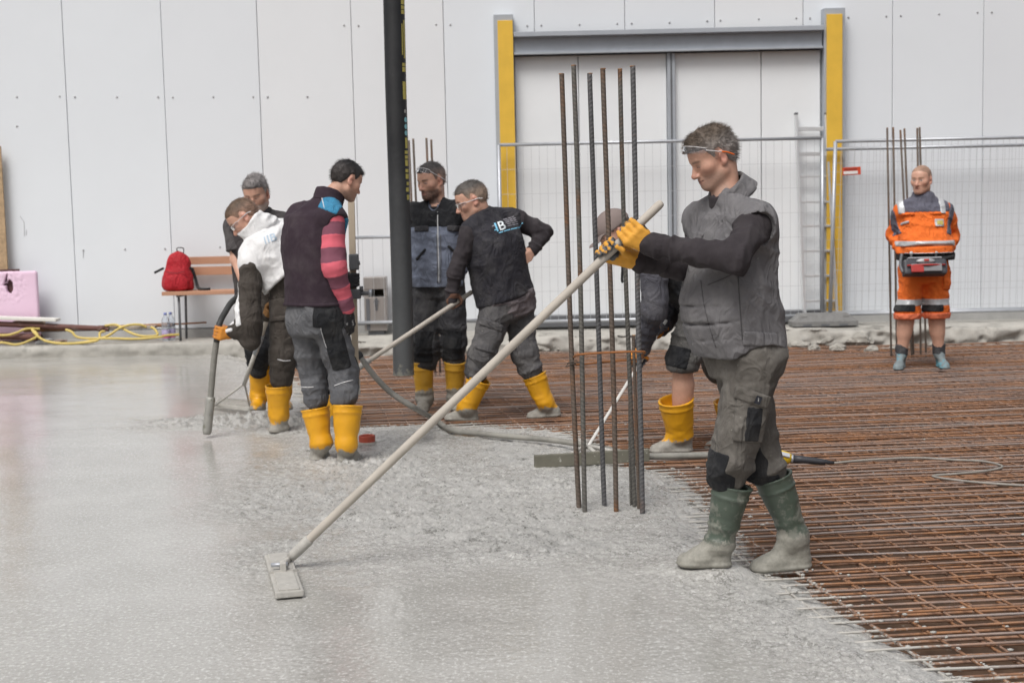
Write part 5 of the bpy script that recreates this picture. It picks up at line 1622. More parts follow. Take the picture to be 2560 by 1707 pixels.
# ---------------------------------------------------------------- grey haired man behind him
def grey_man():
    d = 10.1; Q = lambda x, y, dd=0.0: P(x, y, d + dd)
    root = thing('person', (-1.93, d, -.01), 'grey haired bearded worker in dark vest and short grey sleeves behind the white hoodie', 'person', 'workers pouring the concrete')
    fh = nrm((-.15, -1, 0)); lv = np.array((-fh[1], fh[0], 0)); rv = -lv
    hs = 1.10; HR = head_frame(nrm((-.12, -.93, -.30)), -.08)
    chest = Q(640, 570, -.06); pel = Q(655, 750, .06)
    J = Rig(pelvis=pel, chest=chest, neck=Q(650, 538, -.06), head=Q(641, 487, -.10), HR=HR, rp=rv, rc=rv,
            sL=Q(700, 560, .0), sR=Q(586, 568, -.05), eL=Q(722, 640, -.10), wL=Q(690, 720, -.25), eR=Q(590, 650, -.10), wR=Q(612, 722, -.22),
            hL=pel + lv * .09, hR=pel + rv * .09, kL=Q(700, 862, -.12), kR=Q(646, 872, -.22), aL=Q(706, 985, -.05), aR=Q(648, 988, -.06))
    B = body_sdf(J, hs)
    for q, w in (('L', J.wL), ('R', J.wR)):
        e = getattr(J, 'e' + q); open_hand(B, w, nrm(w - e), nrm((0, .2, -.6)), nrm((.4 if q == 'R' else -.4, -.5, .2)), 1.08, (30, 45, 35))
    emit(B, 'body', .0062, M_SKIN, root, attrs=lambda V: {'tint': skin_colours(V, J.head, HR, hs, (.50, .46, .42), .75, (.14, .11, .10), lid=.7)})
    add_hair(root, J.head, HR, hs, (.27, .25, .245), (.46, .44, .42), .026, .0062, .060, .005, -.080, 1600, 9, .03, .45)
    S = Sdf(); torso(S, J, .018, -.05, 1.0); yoke(S, J, .020)
    for q in 'LR': arm(S, J, q, .026, to=0)
    for q in 'LR':
        sh, el = getattr(J, 's' + q), getattr(J, 'e' + q); p = sh + (el - sh) * .74; n = nrm(el - sh)
        S.cut(lambda Pp, p=p.astype(np.float32), n=n.astype(np.float32), e=el.astype(np.float32): np.where(((Pp - e) ** 2).sum(-1) < .20 ** 2, (Pp - p) @ n, -1.0))
    S.cloth(.007, (8, 8, 6), 4)
    emit(S, 'shirt', .0075, fabric('dark_grey_shirt', (.085, .078, .080), .1, 0, 6, .12), root)
    V = Sdf(); torso(V, J, .034, -.02, 1.0, 1.02, 1.05)
    for sh in (J.sL, J.sR): V.cap(J.neck - (0, 0, .03), J.neck + (sh - J.neck) * .90, .055, .082, .05)
    for sh, el, vv in ((J.sL, J.eL, lv), (J.sR, J.eR, rv)): V.cap(sh + vv * .08 + (el - sh) * .12, sh + vv * .15 + (el - sh) * .4, .074, .10, .01, True)
    nb = J.neck + fh * .06; V.cap(nb + np.array((0, 0, .08)), J.chest + fh * .16 - (0, 0, .02), .055, .02, .01, True)
    V.cloth(.007, (8, 8, 4), 14)
    ve = emit(V, 'vest', .0075, fabric('brown_black_vest', (.050, .044, .046), .1, 0, 6, .12), root)
    C = Sdf(); k = J.neck + np.array((0, 0, .03)) - fh * .01; ax = nrm(fh * .35 + np.array((0, 0, 1)))
    C.shell(k - ax * .06, k + ax * .012, .098, .078, .007); C.cut(lambda Pp: .025 - np.abs((Pp - nb.astype(np.float32)) @ lv.astype(np.float32)) - np.maximum(0, -(Pp - nb.astype(np.float32)) @ fh.astype(np.float32) - .02) * 3)
    emit(C, 'collar', .006, bpy.data.materials['brown_black_vest'], ve)
    T, to_ = trousers(root, J, M_BLACKCLOTH, .0078, to=.42, seed=41, gk=.026)
    boot(root, Q(652, 915, -.10), J.aR, Q(655, 1026, -.02), Q(634, 1026, -.26), M_BOOTYEL, .0078, .085, .062, 1.08, 33)
    boot(root, Q(705, 912, -.06), J.aL, Q(708, 1024, -.0), Q(718, 1026, -.26), M_BOOTYEL, .0078, .085, .062, 1.08, 35)
grey_man()

# ---------------------------------------------------------------- bearded man behind the hose
def bearded_man():
    d = 10.25; Q = lambda x, y, dd=0.0: P(x, y, d + dd)
    root = thing('person', (-.62, d, MESH_Z), 'dark bearded worker in blue grey and black jacket standing behind the black hose', 'person', 'workers pouring the concrete')
    fh = nrm((-.25, -.97, 0)); lv = np.array((-fh[1], fh[0], 0)); rv = -lv
    hs = 1.10; HR = head_frame(nrm((-.68, -.70, -.20)), -.02)
    chest = Q(1092, 535); pel = Q(1094, 712, .03)
    J = Rig(pelvis=pel, chest=chest, neck=Q(1092, 520, .0), head=Q(1079, 453, -.02), HR=HR, rp=rv, rc=rv,
            sL=chest + lv * .185, sR=chest + rv * .185, eL=Q(1160, 640, .08), wL=Q(1140, 690, -.02), eR=Q(1026, 635, .02), wR=Q(1050, 692, -.03),
            hL=pel + lv * .095, hR=pel + rv * .095, kL=Q(1136, 855, -.02), kR=Q(1064, 858, -.04), aL=Q(1137, 995, .05), aR=Q(1062, 1000, .0))
    B = body_sdf(J, hs)
    emit(B, 'body', .0062, M_SKIN, root, attrs=lambda V: {'tint': skin_colours(V, J.head, HR, hs, (.045, .032, .028), .93, (.05, .035, .03), lid=.35)})
    add_hair(root, J.head, HR, hs, (.075, .066, .064), (.30, .215, .175), .016, .0062, .060, .003, -.065, 1200, 11, .05, .35)
    goggles(root, J.head, HR, hs, .100, .75, M_FRAME, M_FRAME, .004, .85, .036)
    S = Sdf(); torso(S, J, .034, .0, 1.0, 1.0, 1.05, .02); yoke(S, J, .028)
    for q in 'LR': arm(S, J, q, .024, g2=.018)
    sleeves(S, J, 7); S.folds(pel + np.array((0, 0, .12)), (.2, 0, 1), .012, .06, .22, 5); S.folds(pel + np.array((0, -.1, .30)), (.3, 0, 1), .009, .07, .16, 8); S.cloth(.008, (8, 8, 6), 16)
    nb = J.neck + fh * .055; S.cap(nb + np.array((0, 0, .08)), J.chest + fh * .155 + np.array((0, 0, -.01)), .060, .012, .01, True)
    S.plane((0, 0, Q(1094, 716)[2]), (0, 0, -1))
    ja = emit(S, 'jacket', .0072, M_BLUEGREY, root)
    zs = Q(1090, 560)[2]
    emit(S, 'black_yoke', .0066, M_BLACKCLOTH, ja, Region((chest[0], d, zs + .12), (.40, .40, .14), None, .01, lambda Pp, n=J.neck.astype(np.float32): .085 - np.sqrt(((Pp - n) ** 2).sum(-1))), .004)
    for x in (1053, 1136): emit(S, 'pocket_flap', .0066, M_CHARCOAL, ja, roll_frame(Q(x, 571, -.15), (.056, .022), 0, .005, .12), .010)
    for x, y, r in ((1052, 636, .82), (1133, 627, -.75)): emit(S, 'pocket_welt', .0066, M_BLACKCLOTH, ja, roll_frame(Q(x, y, -.15), (.056, .011), r, .004, .12), .006)
    zray(ja, [(1094, 530), (1095, 600), (1097, 660), (1097, 708)], d, M_PIPING, 'zip', .0042)
    zray(ja, [(1092, 585), (1093, 640), (1094, 706)], d, M_GATEDARK, 'zip_tape', .004)
    zray(ja, [(1101, 585), (1102, 640), (1102, 706)], d, M_GATEDARK, 'zip_tape', .004)
    C = Sdf(); nb = J.neck + fh * .06; k = J.neck + np.array((0, 0, .045)) - fh * .005; ax = nrm(fh * .45 + np.array((0, 0, 1)))
    C.shell(k - ax * .075, k + ax * .010, .098, .076, .007); C.cut(lambda Pp: .022 - np.abs((Pp - nb.astype(np.float32)) @ lv.astype(np.float32)) - np.maximum(0, -(Pp - nb.astype(np.float32)) @ fh.astype(np.float32) - .02) * 3)
    emit(C, 'collar', .006, M_BLUEGREY, ja)
    U = Sdf(); U.shell(J.neck - (0, 0, .07), J.neck + np.array((0, 0, .012)), .078, .066, .008); emit(U, 'undershirt', .006, M_BLACKCLOTH, root)
    T, to_ = trousers(root, J, M_CHARCOAL, .0078, to=.34, seed=51, gk=.032)
    knee_pads(T, to_, J, fh, M_BLACKCLOTH, .007, .005, (.075, .12, .09), .05)
    boot(root, Q(1056, 902, -.02), J.aR, Q(1062, 1030, .03), Q(1052, 1031, -.20), M_BOOTYEL_B, .0078, .080, .058, 1.08, 43)
    boot(root, Q(1138, 902, .0), J.aL, Q(1138, 1026, .08), Q(1145, 1027, -.14), M_BOOTYEL_B, .0078, .080, .058, 1.08, 45)
M_BOOTYEL_B = boot_mat('worn_yellow_rubber', (.62, .34, .035), .17, .45)
bearded_man()

# ---------------------------------------------------------------- man in the dark vest leaning on a pole
def vest_man():
    d = 9.75; Q = lambda x, y, dd=0.0: P(x, y, d + dd)
    root = thing('person', (-.05, d, MESH_Z), 'worker in dark logo vest leaning forward on a pole with one arm behind his back', 'person', 'workers pouring the concrete')
    fh = nrm((-.78, .62, 0)); lv = np.array((-fh[1], fh[0], 0)); rv = -lv
    hs = 1.12; HR = head_frame(nrm((-.93, -.10, -.36)), .02)
    chest = Q(1226, 572, .0); pel = Q(1270, 762, .05)
    J = Rig(pelvis=pel, chest=chest, neck=Q(1204, 540, .02), head=Q(1180, 501, .0), HR=HR, rp=nrm(rv + np.array((.1, 0, .0))), rc=nrm(rv + np.array((0, 0, .12))),
            sL=Q(1176, 580, -.10), sR=Q(1286, 548, .16), eL=Q(1140, 680, -.14), wL=Q(1128, 744, -.12), eR=Q(1358, 582, .20), wR=Q(1333, 626, .10),
            hL=pel + lv * .095, hR=pel + rv * .095, kL=Q(1205, 885, -.05), kR=Q(1312, 878, .06), aL=Q(1168, 1016, .0), aR=Q(1364, 1008, .08))
    B = body_sdf(J, hs)
    open_hand(B, J.wR, nrm(Q(1316, 648, .0) - J.wR), nrm((0, 1, .1)), nrm((-.3, 0, 1)), 1.0, (25, 30, 25))
    emit(B, 'body', .0062, M_SKIN, root, attrs=lambda V: {'tint': skin_colours(V, J.head, HR, hs, (.25, .16, .12), .3, lid=.5)})
    add_hair(root, J.head, HR, hs, (.085, .075, .068), (.36, .265, .20), .012, .006, .058, .002, -.072, 1100, 13, .05, .3)
    goggles(root, J.head, HR, hs, .010, .03, M_FRAME, M_FRAME, .002, 1.1, .024)
    S = Sdf(); torso(S, J, .010, .0, 1.0, 1.05, 1.08, .03); yoke(S, J, .008)
    for q in 'LR': arm(S, J, q, .020, g2=.016, k=.02, shoulder=False)
    sleeves(S, J, 9); S.cloth(.006, (9, 9, 8), 18)
    sw = emit(S, 'sweater', .0072, M_DARKKNIT, root)
    up = nrm(chest - pel)
    H = Sdf(); torso(H, J, .034, -.12, .10, 1.06, 1.12, .04); H.folds(pel + up * .08, up, .012, .05, .3, 3); H.cloth(.006, 9, 3)
    emit(H, 'shirt_hem', .0072, fabric('mauve_grey_shirt', (.175, .150, .158), .1, 0, 6, .12), root)
    V = Sdf(); torso(V, J, .046, .10, 1.0, 1.08, 1.14, .03, .03)
    for sh in (J.sL, J.sR): V.cap(J.neck, J.neck + (sh - J.neck) * .92, .055, .084, .05)
    V.cap(J.chest, J.neck, .10, .072, .05)
    V.cap(J.sL + lv * .050 + (J.eL - J.sL) * .16, J.eL + lv * .03, .074, .10, .004, True); V.cap(J.sR + rv * .06 + (J.eR - J.sR) * .22, J.eR, .070, .10, .01, True)
    V.folds(J.chest - up * .2, (.8, 0, .4), .007, .08, .22, 4); V.cloth(.006, (6, 6, 4), 15)
    ve = emit(V, 'vest', .0072, M_NAVY, root)
    C = Sdf(); na = nrm(J.head - J.neck + np.array((.03, 0, .02))); C.shell(J.neck - na * .03, J.neck + na * .045, .086, .076, .008); emit(C, 'collar', .006, M_NAVY, ve)
    xd = nrm(CR * .90 + CU * .34); yd = nrm(CU * .90 - CR * .40)
    lw, lc, lg = plain('logo_white', (.72, .78, .80), .7, 0, .05, 40, 0), plain('logo_cyan', (.22, .56, .78), .7, 0, .05, 40, 0), plain('logo_grey', (.30, .29, .32), .7, 0, .05, 40, 0)
    decal_text(ve, ve, "B", Q(1254, 562, -.2), xd, yd, .098, lw, 'logo_letter', .005, .5)
    decal_text(ve, ve, "I", Q(1241, 567, -.2), xd, yd, .098, lc, 'logo_letter', .005, .5)
    decal_grid(ve, ve, .028, .007, Q(1234, 562, -.2), xd, yd, lg, 'logo_dash', (4, 2), .005, .5)
    decal_grid(ve, ve, .024, .007, Q(1240, 573, -.2), xd, yd, lc, 'logo_dash', (4, 2), .005, .5)
    for k in range(5):
        c = Q(1277, 547, -.2) + yd * (.030 - .015 * k) + xd * (.002 * k)
        for a, w in ((-.030, .030), (.002, .022), (.028, .018)):
            decal_grid(ve, ve, w, .0062, c + xd * (a + .004 * (k % 2)), xd, yd, lg, 'logo_line', (4, 1), .005, .5)
    for a, w in ((-.075, .030), (-.028, .046), (.026, .050), (.074, .036)):
        decal_grid(ve, ve, w, .0070, Q(1275, 565, -.2) + xd * a - yd * .014, xd, yd, lc, 'logo_address', (5, 1), .005, .5)
    T, to_ = trousers(root, J, M_GREYTROUSER_D, .0076, to=.34, seed=61, gk=.036, t1=.14, W=1.05, D=1.15)
    fl = emit(T, 'cargo_pocket', .0068, M_GREYTROUSER_D, to_, roll_frame(Q(1222, 850, -.15), (.085, .085), -.28, .008, .2), .012)
    emit(T, 'pocket_flap', .0068, M_GREYTROUSER_D, to_, roll_frame(Q(1228, 812, -.15), (.088, .026), -.35, .006, .2), .018)
    knee_pads(T, to_, J, fh, M_CHARCOAL, .007, .006, (.08, .11, .10), .15)
    boot(root, Q(1199, 946, -.03), J.aL, Q(1196, 1051, .02), Q(1110, 1050, .05), M_BOOTYEL, .0076, .084, .060, 1.08, 53)
    boot(root, Q(1335, 937, .08), J.aR, Q(1404, 1040, .07), Q(1316, 1046, .14), M_BOOTYEL, .0076, .084, .060, 1.08, 55, creases=.010)
    C = P(1134, 757, d - .12); a, b = P(917, 905, 8.9), P(1181, 729, 9.78); u = nrm(b - a)
    C = a + u * np.dot(C - a, u)
    Gs = Sdf(); grip_hand(Gs, C, u, .017, C + np.array((-.005, -.02, .075)), -1, 1, 1.08); Gs.cap(C + np.array((-.005, -.02, .07)), J.wL, .030, .032, .02)
    emit(Gs, 'glove', .0058, M_GLOVE, root, attrs=lambda V: {'tint': np.tile((.17, .085, .055), (len(V), 1))})
    pr = thing('tool_pole', (a + b) / 2, 'pale wooden tool pole slanting across in front of the black hose', 'tool pole')
    MB().tube([a, a + (b - a) * .5, b - u * .01, b], [.016, .0165, .017, .010], 12).build('handle', POLE_WOOD, pr, True)
    MB().tube([a - u * .30, a - u * .02, a + u * .02], [.020, .021, .021], 12).build('socket', M_GREYCOAT, pr, True)
    MB().box(a - u * .33 - np.array((0, 0, .02)), (.17, .012, .05), None, .006).build('blade', M_GREYCOAT, pr)
M_GREYTROUSER_D = fabric('worn_grey_trousers', (.105, .102, .106), .2, .2, 6, .2, 520, spots=.3)
vest_man()

# ---------------------------------------------------------------- capped man working behind the tall bars
def capped_man():
    d = 8.30; Q = lambda x, y, dd=0.0: P(x, y, d + dd)
    root = thing('person', (1.12, d, MESH_Z), 'worker in brown cap and shorts bending down behind the six tall bars', 'person', 'workers pouring the concrete')
    fh = nrm((-.92, -.10, 0)); lv = np.array((-fh[1], fh[0], 0)); rv = -lv
    hs = 1.08; HR = head_frame(nrm((-.80, -.12, -.60)), .03)
    chest = Q(1622, 625, .02); pel = Q(1752, 738, .02)
    J = Rig(pelvis=pel, chest=chest, neck=Q(1586, 604, .01), head=Q(1538, 580, .0), HR=HR, rp=rv, rc=rv,
            sL=Q(1636, 664, -.18), sR=Q(1628, 640, .20), eL=Q(1636, 775, -.24), wL=Q(1606, 870, -.10), eR=Q(1680, 770, .24), wR=Q(1650, 822, .10),
            hL=pel + lv * .09, hR=pel + rv * .09, kL=Q(1708, 905, -.10), kR=Q(1800, 920, .25), aL=Q(1700, 1085, -.02), aR=Q(1830, 1080, .30))
    B = body_sdf(J, hs)
    for q in 'L':
        B.cap(J.kL, J.aL, .066, .046, .03); B.cap(J.kL + (J.aL - J.kL) * .32 + np.array((.014, 0, 0)), J.kL + (J.aL - J.kL) * .5 + np.array((.012, 0, 0)), .058, .05, .04)
    emit(B, 'body', .006, M_SKIN, root, attrs=lambda V: {'tint': skin_colours(V, J.head, HR, hs, (.20, .13, .10), .5, lid=.8)})
    add_hair(root, J.head, HR, hs, (.10, .08, .06), (.2, .15, .12), .006, .007, .05, .002, -.07, 0, 3)
    capm = plain('brown_cap_cloth', (.225, .180, .165), .9, 0, .05, 60, .2)
    Cp = Sdf(); L = lambda x, y, z: J.head + HR @ (np.array((x, y, z)) * hs)
    Cp.ell(L(0, -.008, .034), np.array((.088, .110, .100)) * hs, HR); Cp.cloth(.0015, 8, 3)
    z32, o32 = HR[:, 2].astype(np.float32), J.head.astype(np.float32); y32 = HR[:, 1].astype(np.float32)
    Cp.cut(lambda Pp: (.030 - .22 * ((Pp - o32) @ y32) * 0 - (Pp - o32) @ z32))
    cp_ = emit(Cp, 'cap', .006, capm, root)
    Br = Sdf(); Br.flat(L(0, .085, .040), L(0, .118, .020), .072 * hs, .060 * hs, HR[:, 2], .11, .006); emit(Br, 'brim', .005, capm, cp_)
    S = Sdf(); torso(S, J, .020, .10, 1.0, 1.0, 1.1); yoke(S, J, .020); S.cloth(.007, (8, 8, 8), 4)
    emit(S, 'shirt', .0075, M_LIPGREY, root)
    V = Sdf(); torso(V, J, .034, .05, .93, .98, 1.08); up = nrm(chest - pel)
    V.plane(J.pelvis, (0, 0, 0)) if False else None
    bk = (pel + (chest - pel) * .5 + np.cross(up, lv) * .0).astype(np.float32)
    V.cut(lambda Pp, n=np.array((-.15, 0, 1), np.float32), p=Q(1650, 606).astype(np.float32): (Pp - p) @ n)
    V.cloth(.006, (7, 7, 7), 5)
    emit(V, 'vest', .0075, M_BLACKCLOTH, root)
    A = Sdf()
    for q in 'LR': arm(A, J, q, .024, (.062, .052), (.050, .036), g2=.014)
    sleeves(A, J, 13); A.cloth(.006, (9, 9, 6), 8)
    sl_ = emit(A, 'sleeves', .0072, fabric('dark_slate_sleeve', (.075, .074, .088), .12, 0, 6, .15, 520, spots=.5), root)
    T = Sdf(); torso(T, J, .022, -.10, .16, 1.0, 1.08)
    for q in 'LR': leg(T, J, q, .034, (.088, .072), (.07, .07), to=.0)
    T.cap(J.kL + (J.hL - J.kL) * .35, J.kL + (J.aL - J.kL) * .06, .105, .096, .03)
    T.folds(J.kL + (J.hL - J.kL) * .25, J.hL - J.kL, .012, .06, .18, 3); T.cloth(.008, (8, 8, 6), 7)
    n = nrm(J.aL - J.kL); pk = (J.kL + (J.aL - J.kL) * .10).astype(np.float32); n32 = n.astype(np.float32)
    T.cut(lambda Pp: np.where(Pp[..., 0] < pk[0] + .16, (Pp - pk) @ n32, -1))
    to_ = emit(T, 'shorts', .0072, M_CHARCOAL_L, root)
    emit(T, 'knee_patch', .0066, M_BLACKCLOTH, to_, roll_frame(Q(1692, 892, -.15), (.07, .065), -.25, .01, .16), .005)
    boot(root, Q(1690, 998, -.07), J.aL, Q(1733, 1128, -.02), Q(1622, 1132, -.05), M_BOOTYEL, .0066, .098, .074, 1.12, 63)
    boot(root, Q(1822, 1000, .27), J.aR, Q(1852, 1122, .30), Q(1760, 1124, .28), M_BOOTYEL, .0075, .092, .070, 1.08, 65)
    pa, pb = P(1466, 1122, 8.02), P(1604, 900, 8.22); u = nrm(pb - pa)
    M_OG = tint_mat('orange_grey_glove')
    for C, W, f_ in ((pa + (pb - pa) * .97, J.wL, -1), (pb + u * .22, J.wR, 1)):
        Gs = Sdf(); w0 = C + nrm(W - C - u * np.dot(W - C, u)) * .075; grip_hand(Gs, C, u, .017, w0, f_, 1, 1.1); Gs.cap(w0, W, .032, .034, .02)
        emit(Gs, 'glove', .0058, M_OG, root, attrs=lambda V, C=C: {'tint': glove_tint(V, C, u, .017, (.70, .26, .03), (.10, .10, .11))})
    # drawing cord hanging from the hood
    MB().tube(spline([Q(1554, 640, -.1), Q(1556, 670, -.1), Q(1555, 700, -.1), Q(1558, 706, -.1)], 16), .008, 8).build('cord', M_BLACKCLOTH, root, True)
    # his screed board
    sr = thing('screed_board', P(1466, 1150, 7.95), 'cement covered levelling board on a white pole lying behind the tall bars', 'screed board')
    MB().bar(pa, pb + u * .30, .018, .034, (0, -1, .3), .006).build('handle', plain('white_worn_paint', (.66, .65, .62), .6, 0, .12, 12, .2, (24, .62, (.42, .40, .36))), sr)
    la, lb = P(1336, 1146, 7.72), P(1622, 1143, 7.86)
    hh = .062
    la[2] = lb[2] = hh * .5 - .006
    ax = nrm(lb - la); Rb = frame(ax, (0, 0, 1))
    bm_ = MB().box((la + lb) / 2, (np.linalg.norm(lb - la) / 2, hh / 2 + .006, .018), Rb, .004).build('board', plain('muddy_board', (.155, .148, .115), .7, 0, .25, 9, .35, (14, .62, (.40, .39, .35)), .004), sr)
    top = (la + lb) / 2 + np.array((-.01, .03, .04))
    for x in (1430, 1486, 1530):
        q_ = la + (lb - la) * ((x - 1336) / 286.0) + np.array((0, .02, .03))
        MB().tube([pa + u * .02, (pa + q_) / 2 + np.array((0, .02, .01)), q_], .012, 8).build('brace', M_GREYCOAT, sr, True)
M_CHARCOAL_L = fabric('grey_shorts', (.10, .097, .093), .15, 0, 6, .18, 520, spots=.8)
capped_man()

# ---------------------------------------------------------------- hi-vis man with the remote control
def hivis_man():
    d = 12.3; Q = lambda x, y, dd=0.0: P(x, y, d + dd)
    root = thing('person', (3.72, d, MESH_Z), 'heavy worker in bright orange hi-vis jacket and shorts standing by the right fence', 'person', 'workers pouring the concrete')
    fh = nrm((-.05, -1, 0)); lv = np.array((-fh[1], fh[0], 0)); rv = -lv
    hs = 1.08; HR = head_frame(nrm((-.62, -.78, -.06)), .0)
    chest = Q(2309, 520); pel = Q(2310, 680, .02)
    J = Rig(pelvis=pel, chest=chest, neck=Q(2309, 497, .01), head=Q(2304, 450, -.01), HR=HR, rp=rv, rc=rv,
            sL=Q(2364, 526, .0), sR=Q(2254, 526, .0), eL=Q(2383, 588, .12), wL=Q(2370, 628, -.04), eR=Q(2237, 586, .12), wR=Q(2250, 628, -.04),
            hL=pel + lv * .10, hR=pel + rv * .10, kL=Q(2341, 775, -.02), kR=Q(2269, 777, -.02), aL=Q(2347, 882, .03), aR=Q(2254, 884, .03))
    B = body_sdf(J, hs, W=1.15, D=1.2, belly=.06)
    for q in 'LR':
        B.cap(getattr(J, 'k' + q), getattr(J, 'a' + q), .070, .046, .03)
        k, a = getattr(J, 'k' + q), getattr(J, 'a' + q); B.cap(k + (a - k) * .25 + np.array((0, .02, 0)), k + (a - k) * .5 + np.array((0, .015, 0)), .066, .058, .05)
    emit(B, 'body', .0068, M_SKIN, root, attrs=lambda V: {'tint': skin_colours(V, J.head, HR, hs, (.34, .19, .13), .4, (.30, .17, .11), 1.04)})
    add_hair(root, J.head, HR, hs, (.40, .245, .17), (.42, .25, .175), .005, .007, .062, .001, -.062, 0, 15, .05, .35)
    S = Sdf(); torso(S, J, .030, .05, 1.0, 1.14, 1.14, .09); yoke(S, J, .024)
    for q in 'LR': arm(S, J, q, .020, g2=.016, k=.02, shoulder=False)
    sleeves(S, J, 17); S.folds(chest + fh * .15 - np.array((0, 0, .22)), (.2, 0, 1), .008, .07, .2, 6); S.cloth(.008, (8, 8, 6), 22)
    S.plane((0, 0, Q(2310, 634)[2]), (0, 0, -1))
    ja = emit(S, 'jacket', .0078, M_HIVIS, root)
    n32 = J.neck.astype(np.float32)
    z0 = Q(2310, 530)[2]
    emit(S, 'slate_yoke', .0072, M_SLATEBLUE, ja, Region((chest[0], d - .2, z0 + .14), (.215, .30, .14), None, .008), .004)
    for sx in (2259, 2362):
        emit(S, 'reflective_band', .0072, M_REFLEX, ja, roll_frame(Q(sx, 504, -.15), (.028, .105), .09 if sx < 2300 else -.04, .005, .25), .009)
    zb0 = Q(2310, 608)[2]
    emit(S, 'reflective_band', .0072, M_REFLEX, ja, Region((chest[0], d, zb0), (.265, .4, .026), None, .005), .006)
    emit(S, 'hem_band', .0072, M_REFLEX, ja, Region((chest[0], d, Q(2310, 632)[2]), (.22, .4, .010), None, .003), .006)
    for sx, ex, q in ((2238, 2243, 'R'), (2379, 2381, 'L')):
        emit(S, 'sleeve_panel', .0072, M_SLATEBLUE, ja, roll_frame(Q(sx, 545, -.1), (.030, .155), .30 if q == 'R' else -.22, .01, .16), .004)
    emit(S, 'badge', .0066, M_REFLEX, ja, roll_frame(Q(2352, 556, -.2), (.044, .036), 0, .004, .16), .010)
    emit(S, 'badge_field', .0066, plain('badge_yellow', (.50, .42, .12), .6, 0, .1, 30, 0), ja, roll_frame(Q(2353, 556, -.2), (.030, .022), 0, .003, .16), .015)
    emit(S, 'pocket_tab', .0066, M_REFLEX, ja, roll_frame(Q(2270, 555, -.2), (.034, .012), .32, .003, .16), .010)
    for x, y in ((2278, 533), (2344, 532)): emit(S, 'pocket_flap', .0066, M_HIVIS, ja, roll_frame(Q(x, y, -.2), (.055, .012), 0, .004, .16), .012)
    C = Sdf(); nb = J.neck + fh * .06; k = J.neck + np.array((0, .005, .040)); ax = nrm(fh * .40 + np.array((0, 0, 1)))
    C.shell(k - ax * .08, k + ax * .010, .115, .088, .008); C.cut(lambda Pp: .022 - np.abs((Pp - nb.astype(np.float32)) @ lv.astype(np.float32)) - np.maximum(0, -(Pp - nb.astype(np.float32)) @ fh.astype(np.float32) - .02) * 3)
    emit(C, 'collar', .0066, M_SLATEBLUE, ja)
    U = Sdf(); U.shell(J.neck - (0, 0, .06), J.neck + np.array((0, 0, .008)), .084, .070, .008); emit(U, 'undershirt', .0066, M_LIPGREY, root)
    T = Sdf(); torso(T, J, .024, -.12, .22, 1.12, 1.2, .02)
    for q in 'LR': leg(T, J, q, .034, (.090, .074), (.078, .078), to=.20, g2=.026)
    for q in 'LR': T.folds(getattr(J, 'h' + q) * .6 + getattr(J, 'k' + q) * .4, (.4, 0, 1), .010, .07, .18, 5)
    T.cloth(.008, (8, 8, 6), 27); T.plane((0, 0, Q(2305, 796)[2]), (0, 0, -1))
    to_ = emit(T, 'shorts', .0075, M_HIVIS, root)
    emit(T, 'reflective_band', .007, M_REFLEX, to_, Region((pel[0], d, Q(2305, 754)[2]), (.5, .5, .030), None, .005), .005)
    for q, x in (('R', 2267), ('L', 2338)): emit(T, 'knee_patch', .007, M_BLACKCLOTH, to_, roll_frame(Q(x, 770, -.15), (.085, .034), 0, .015, .15), .007)
    emit(T, 'turn_up', .007, fabric('faded_orange', (.92, .24, .12), 0, 0, 6, .05), to_, Region((pel[0], d, Q(2305, 789)[2]), (.5, .5, .030), None, .005), .008)
    emit(T, 'thigh_pocket', .007, M_HIVIS, to_, roll_frame(Q(2368, 700, -.1), (.045, .085), 0, .01, .2), .014)
    # gloves, belt and remote control
    M_DG = tint_mat('dark_glove')
    for q, s_ in (('L', -1), ('R', 1)):
        w, e = getattr(J, 'w' + q), getattr(J, 'e' + q)
        Gs = Sdf(); open_hand(Gs, w, nrm((.5 * s_, -.55, -.75)), nrm((.6 * s_, .4, -.2)), nrm((.5 * s_, -.5, .6)), 1.12, (30, 42, 30)); Gs.cap(w, w + nrm(e - w) * .05, .038, .042, .02)
        emit(Gs, 'glove', .0066, M_DG, root, attrs=lambda V: {'tint': np.where((vnoise(V, 25, 6) > .15)[:, None], np.array((.14, .135, .145)), np.array((.05, .05, .06)))})
    for q, h0, t0 in (('R', (2250, 909), (2243, 914)), ('L', (2350, 907), (2366, 913))):
        a = getattr(J, 'a' + q); hl_ = P(h0[0] + (4 if q == 'R' else -2), 903, d + .10); hl_[2] = MESH_Z + .004; tt = P(t0[0], 914, d - .16); tt[2] = MESH_Z + .004
        boot(root, a + np.array((0, .0, .035)), a, hl_, tt, SHOE, .0068, .050, .047, 1.0, 71, 'shoe', False, .003)
        So = Sdf(); So.shell(a - (0, 0, .01), a + np.array((0, 0, .085)), .050, .053, .006); So.cap(a, a + np.array((0, 0, .06)), .05, .053, .01); So.cloth(.004, (20, 20, 40), 3); emit(So, 'sock', .006, M_CHARCOAL, root)
    zb = Q(2310, 640)[2]
    R_ = thing('remote_control', Q(2310, 668, -.30), 'grey and red radio remote control box hanging at the waist of the worker in orange', 'remote control')
    c = Q(2310, 670, -.26)
    RX = np.array(Matrix.Rotation(-.35, 3, 'X'))
    MB().box(c, (.19, .055, .070), RX, .02).build('housing', plain('dark_plastic', (.055, .055, .065), .5, 0, .1, 20, .1), R_)
    MB().box(c + RX @ np.array((0, -.005, .078)), (.15, .055, .008), RX, .006).build('control_panel', plain('panel_grey', (.30, .30, .32), .5, 0, .1, 20, .1), R_)
    MB().box(c + RX @ np.array((0, -.074, -.02)), (.135, .012, .035), RX, .006).build('front_plate', plain('remote_grey', (.22, .22, .23), .5, 0, .1, 20, .1), R_)
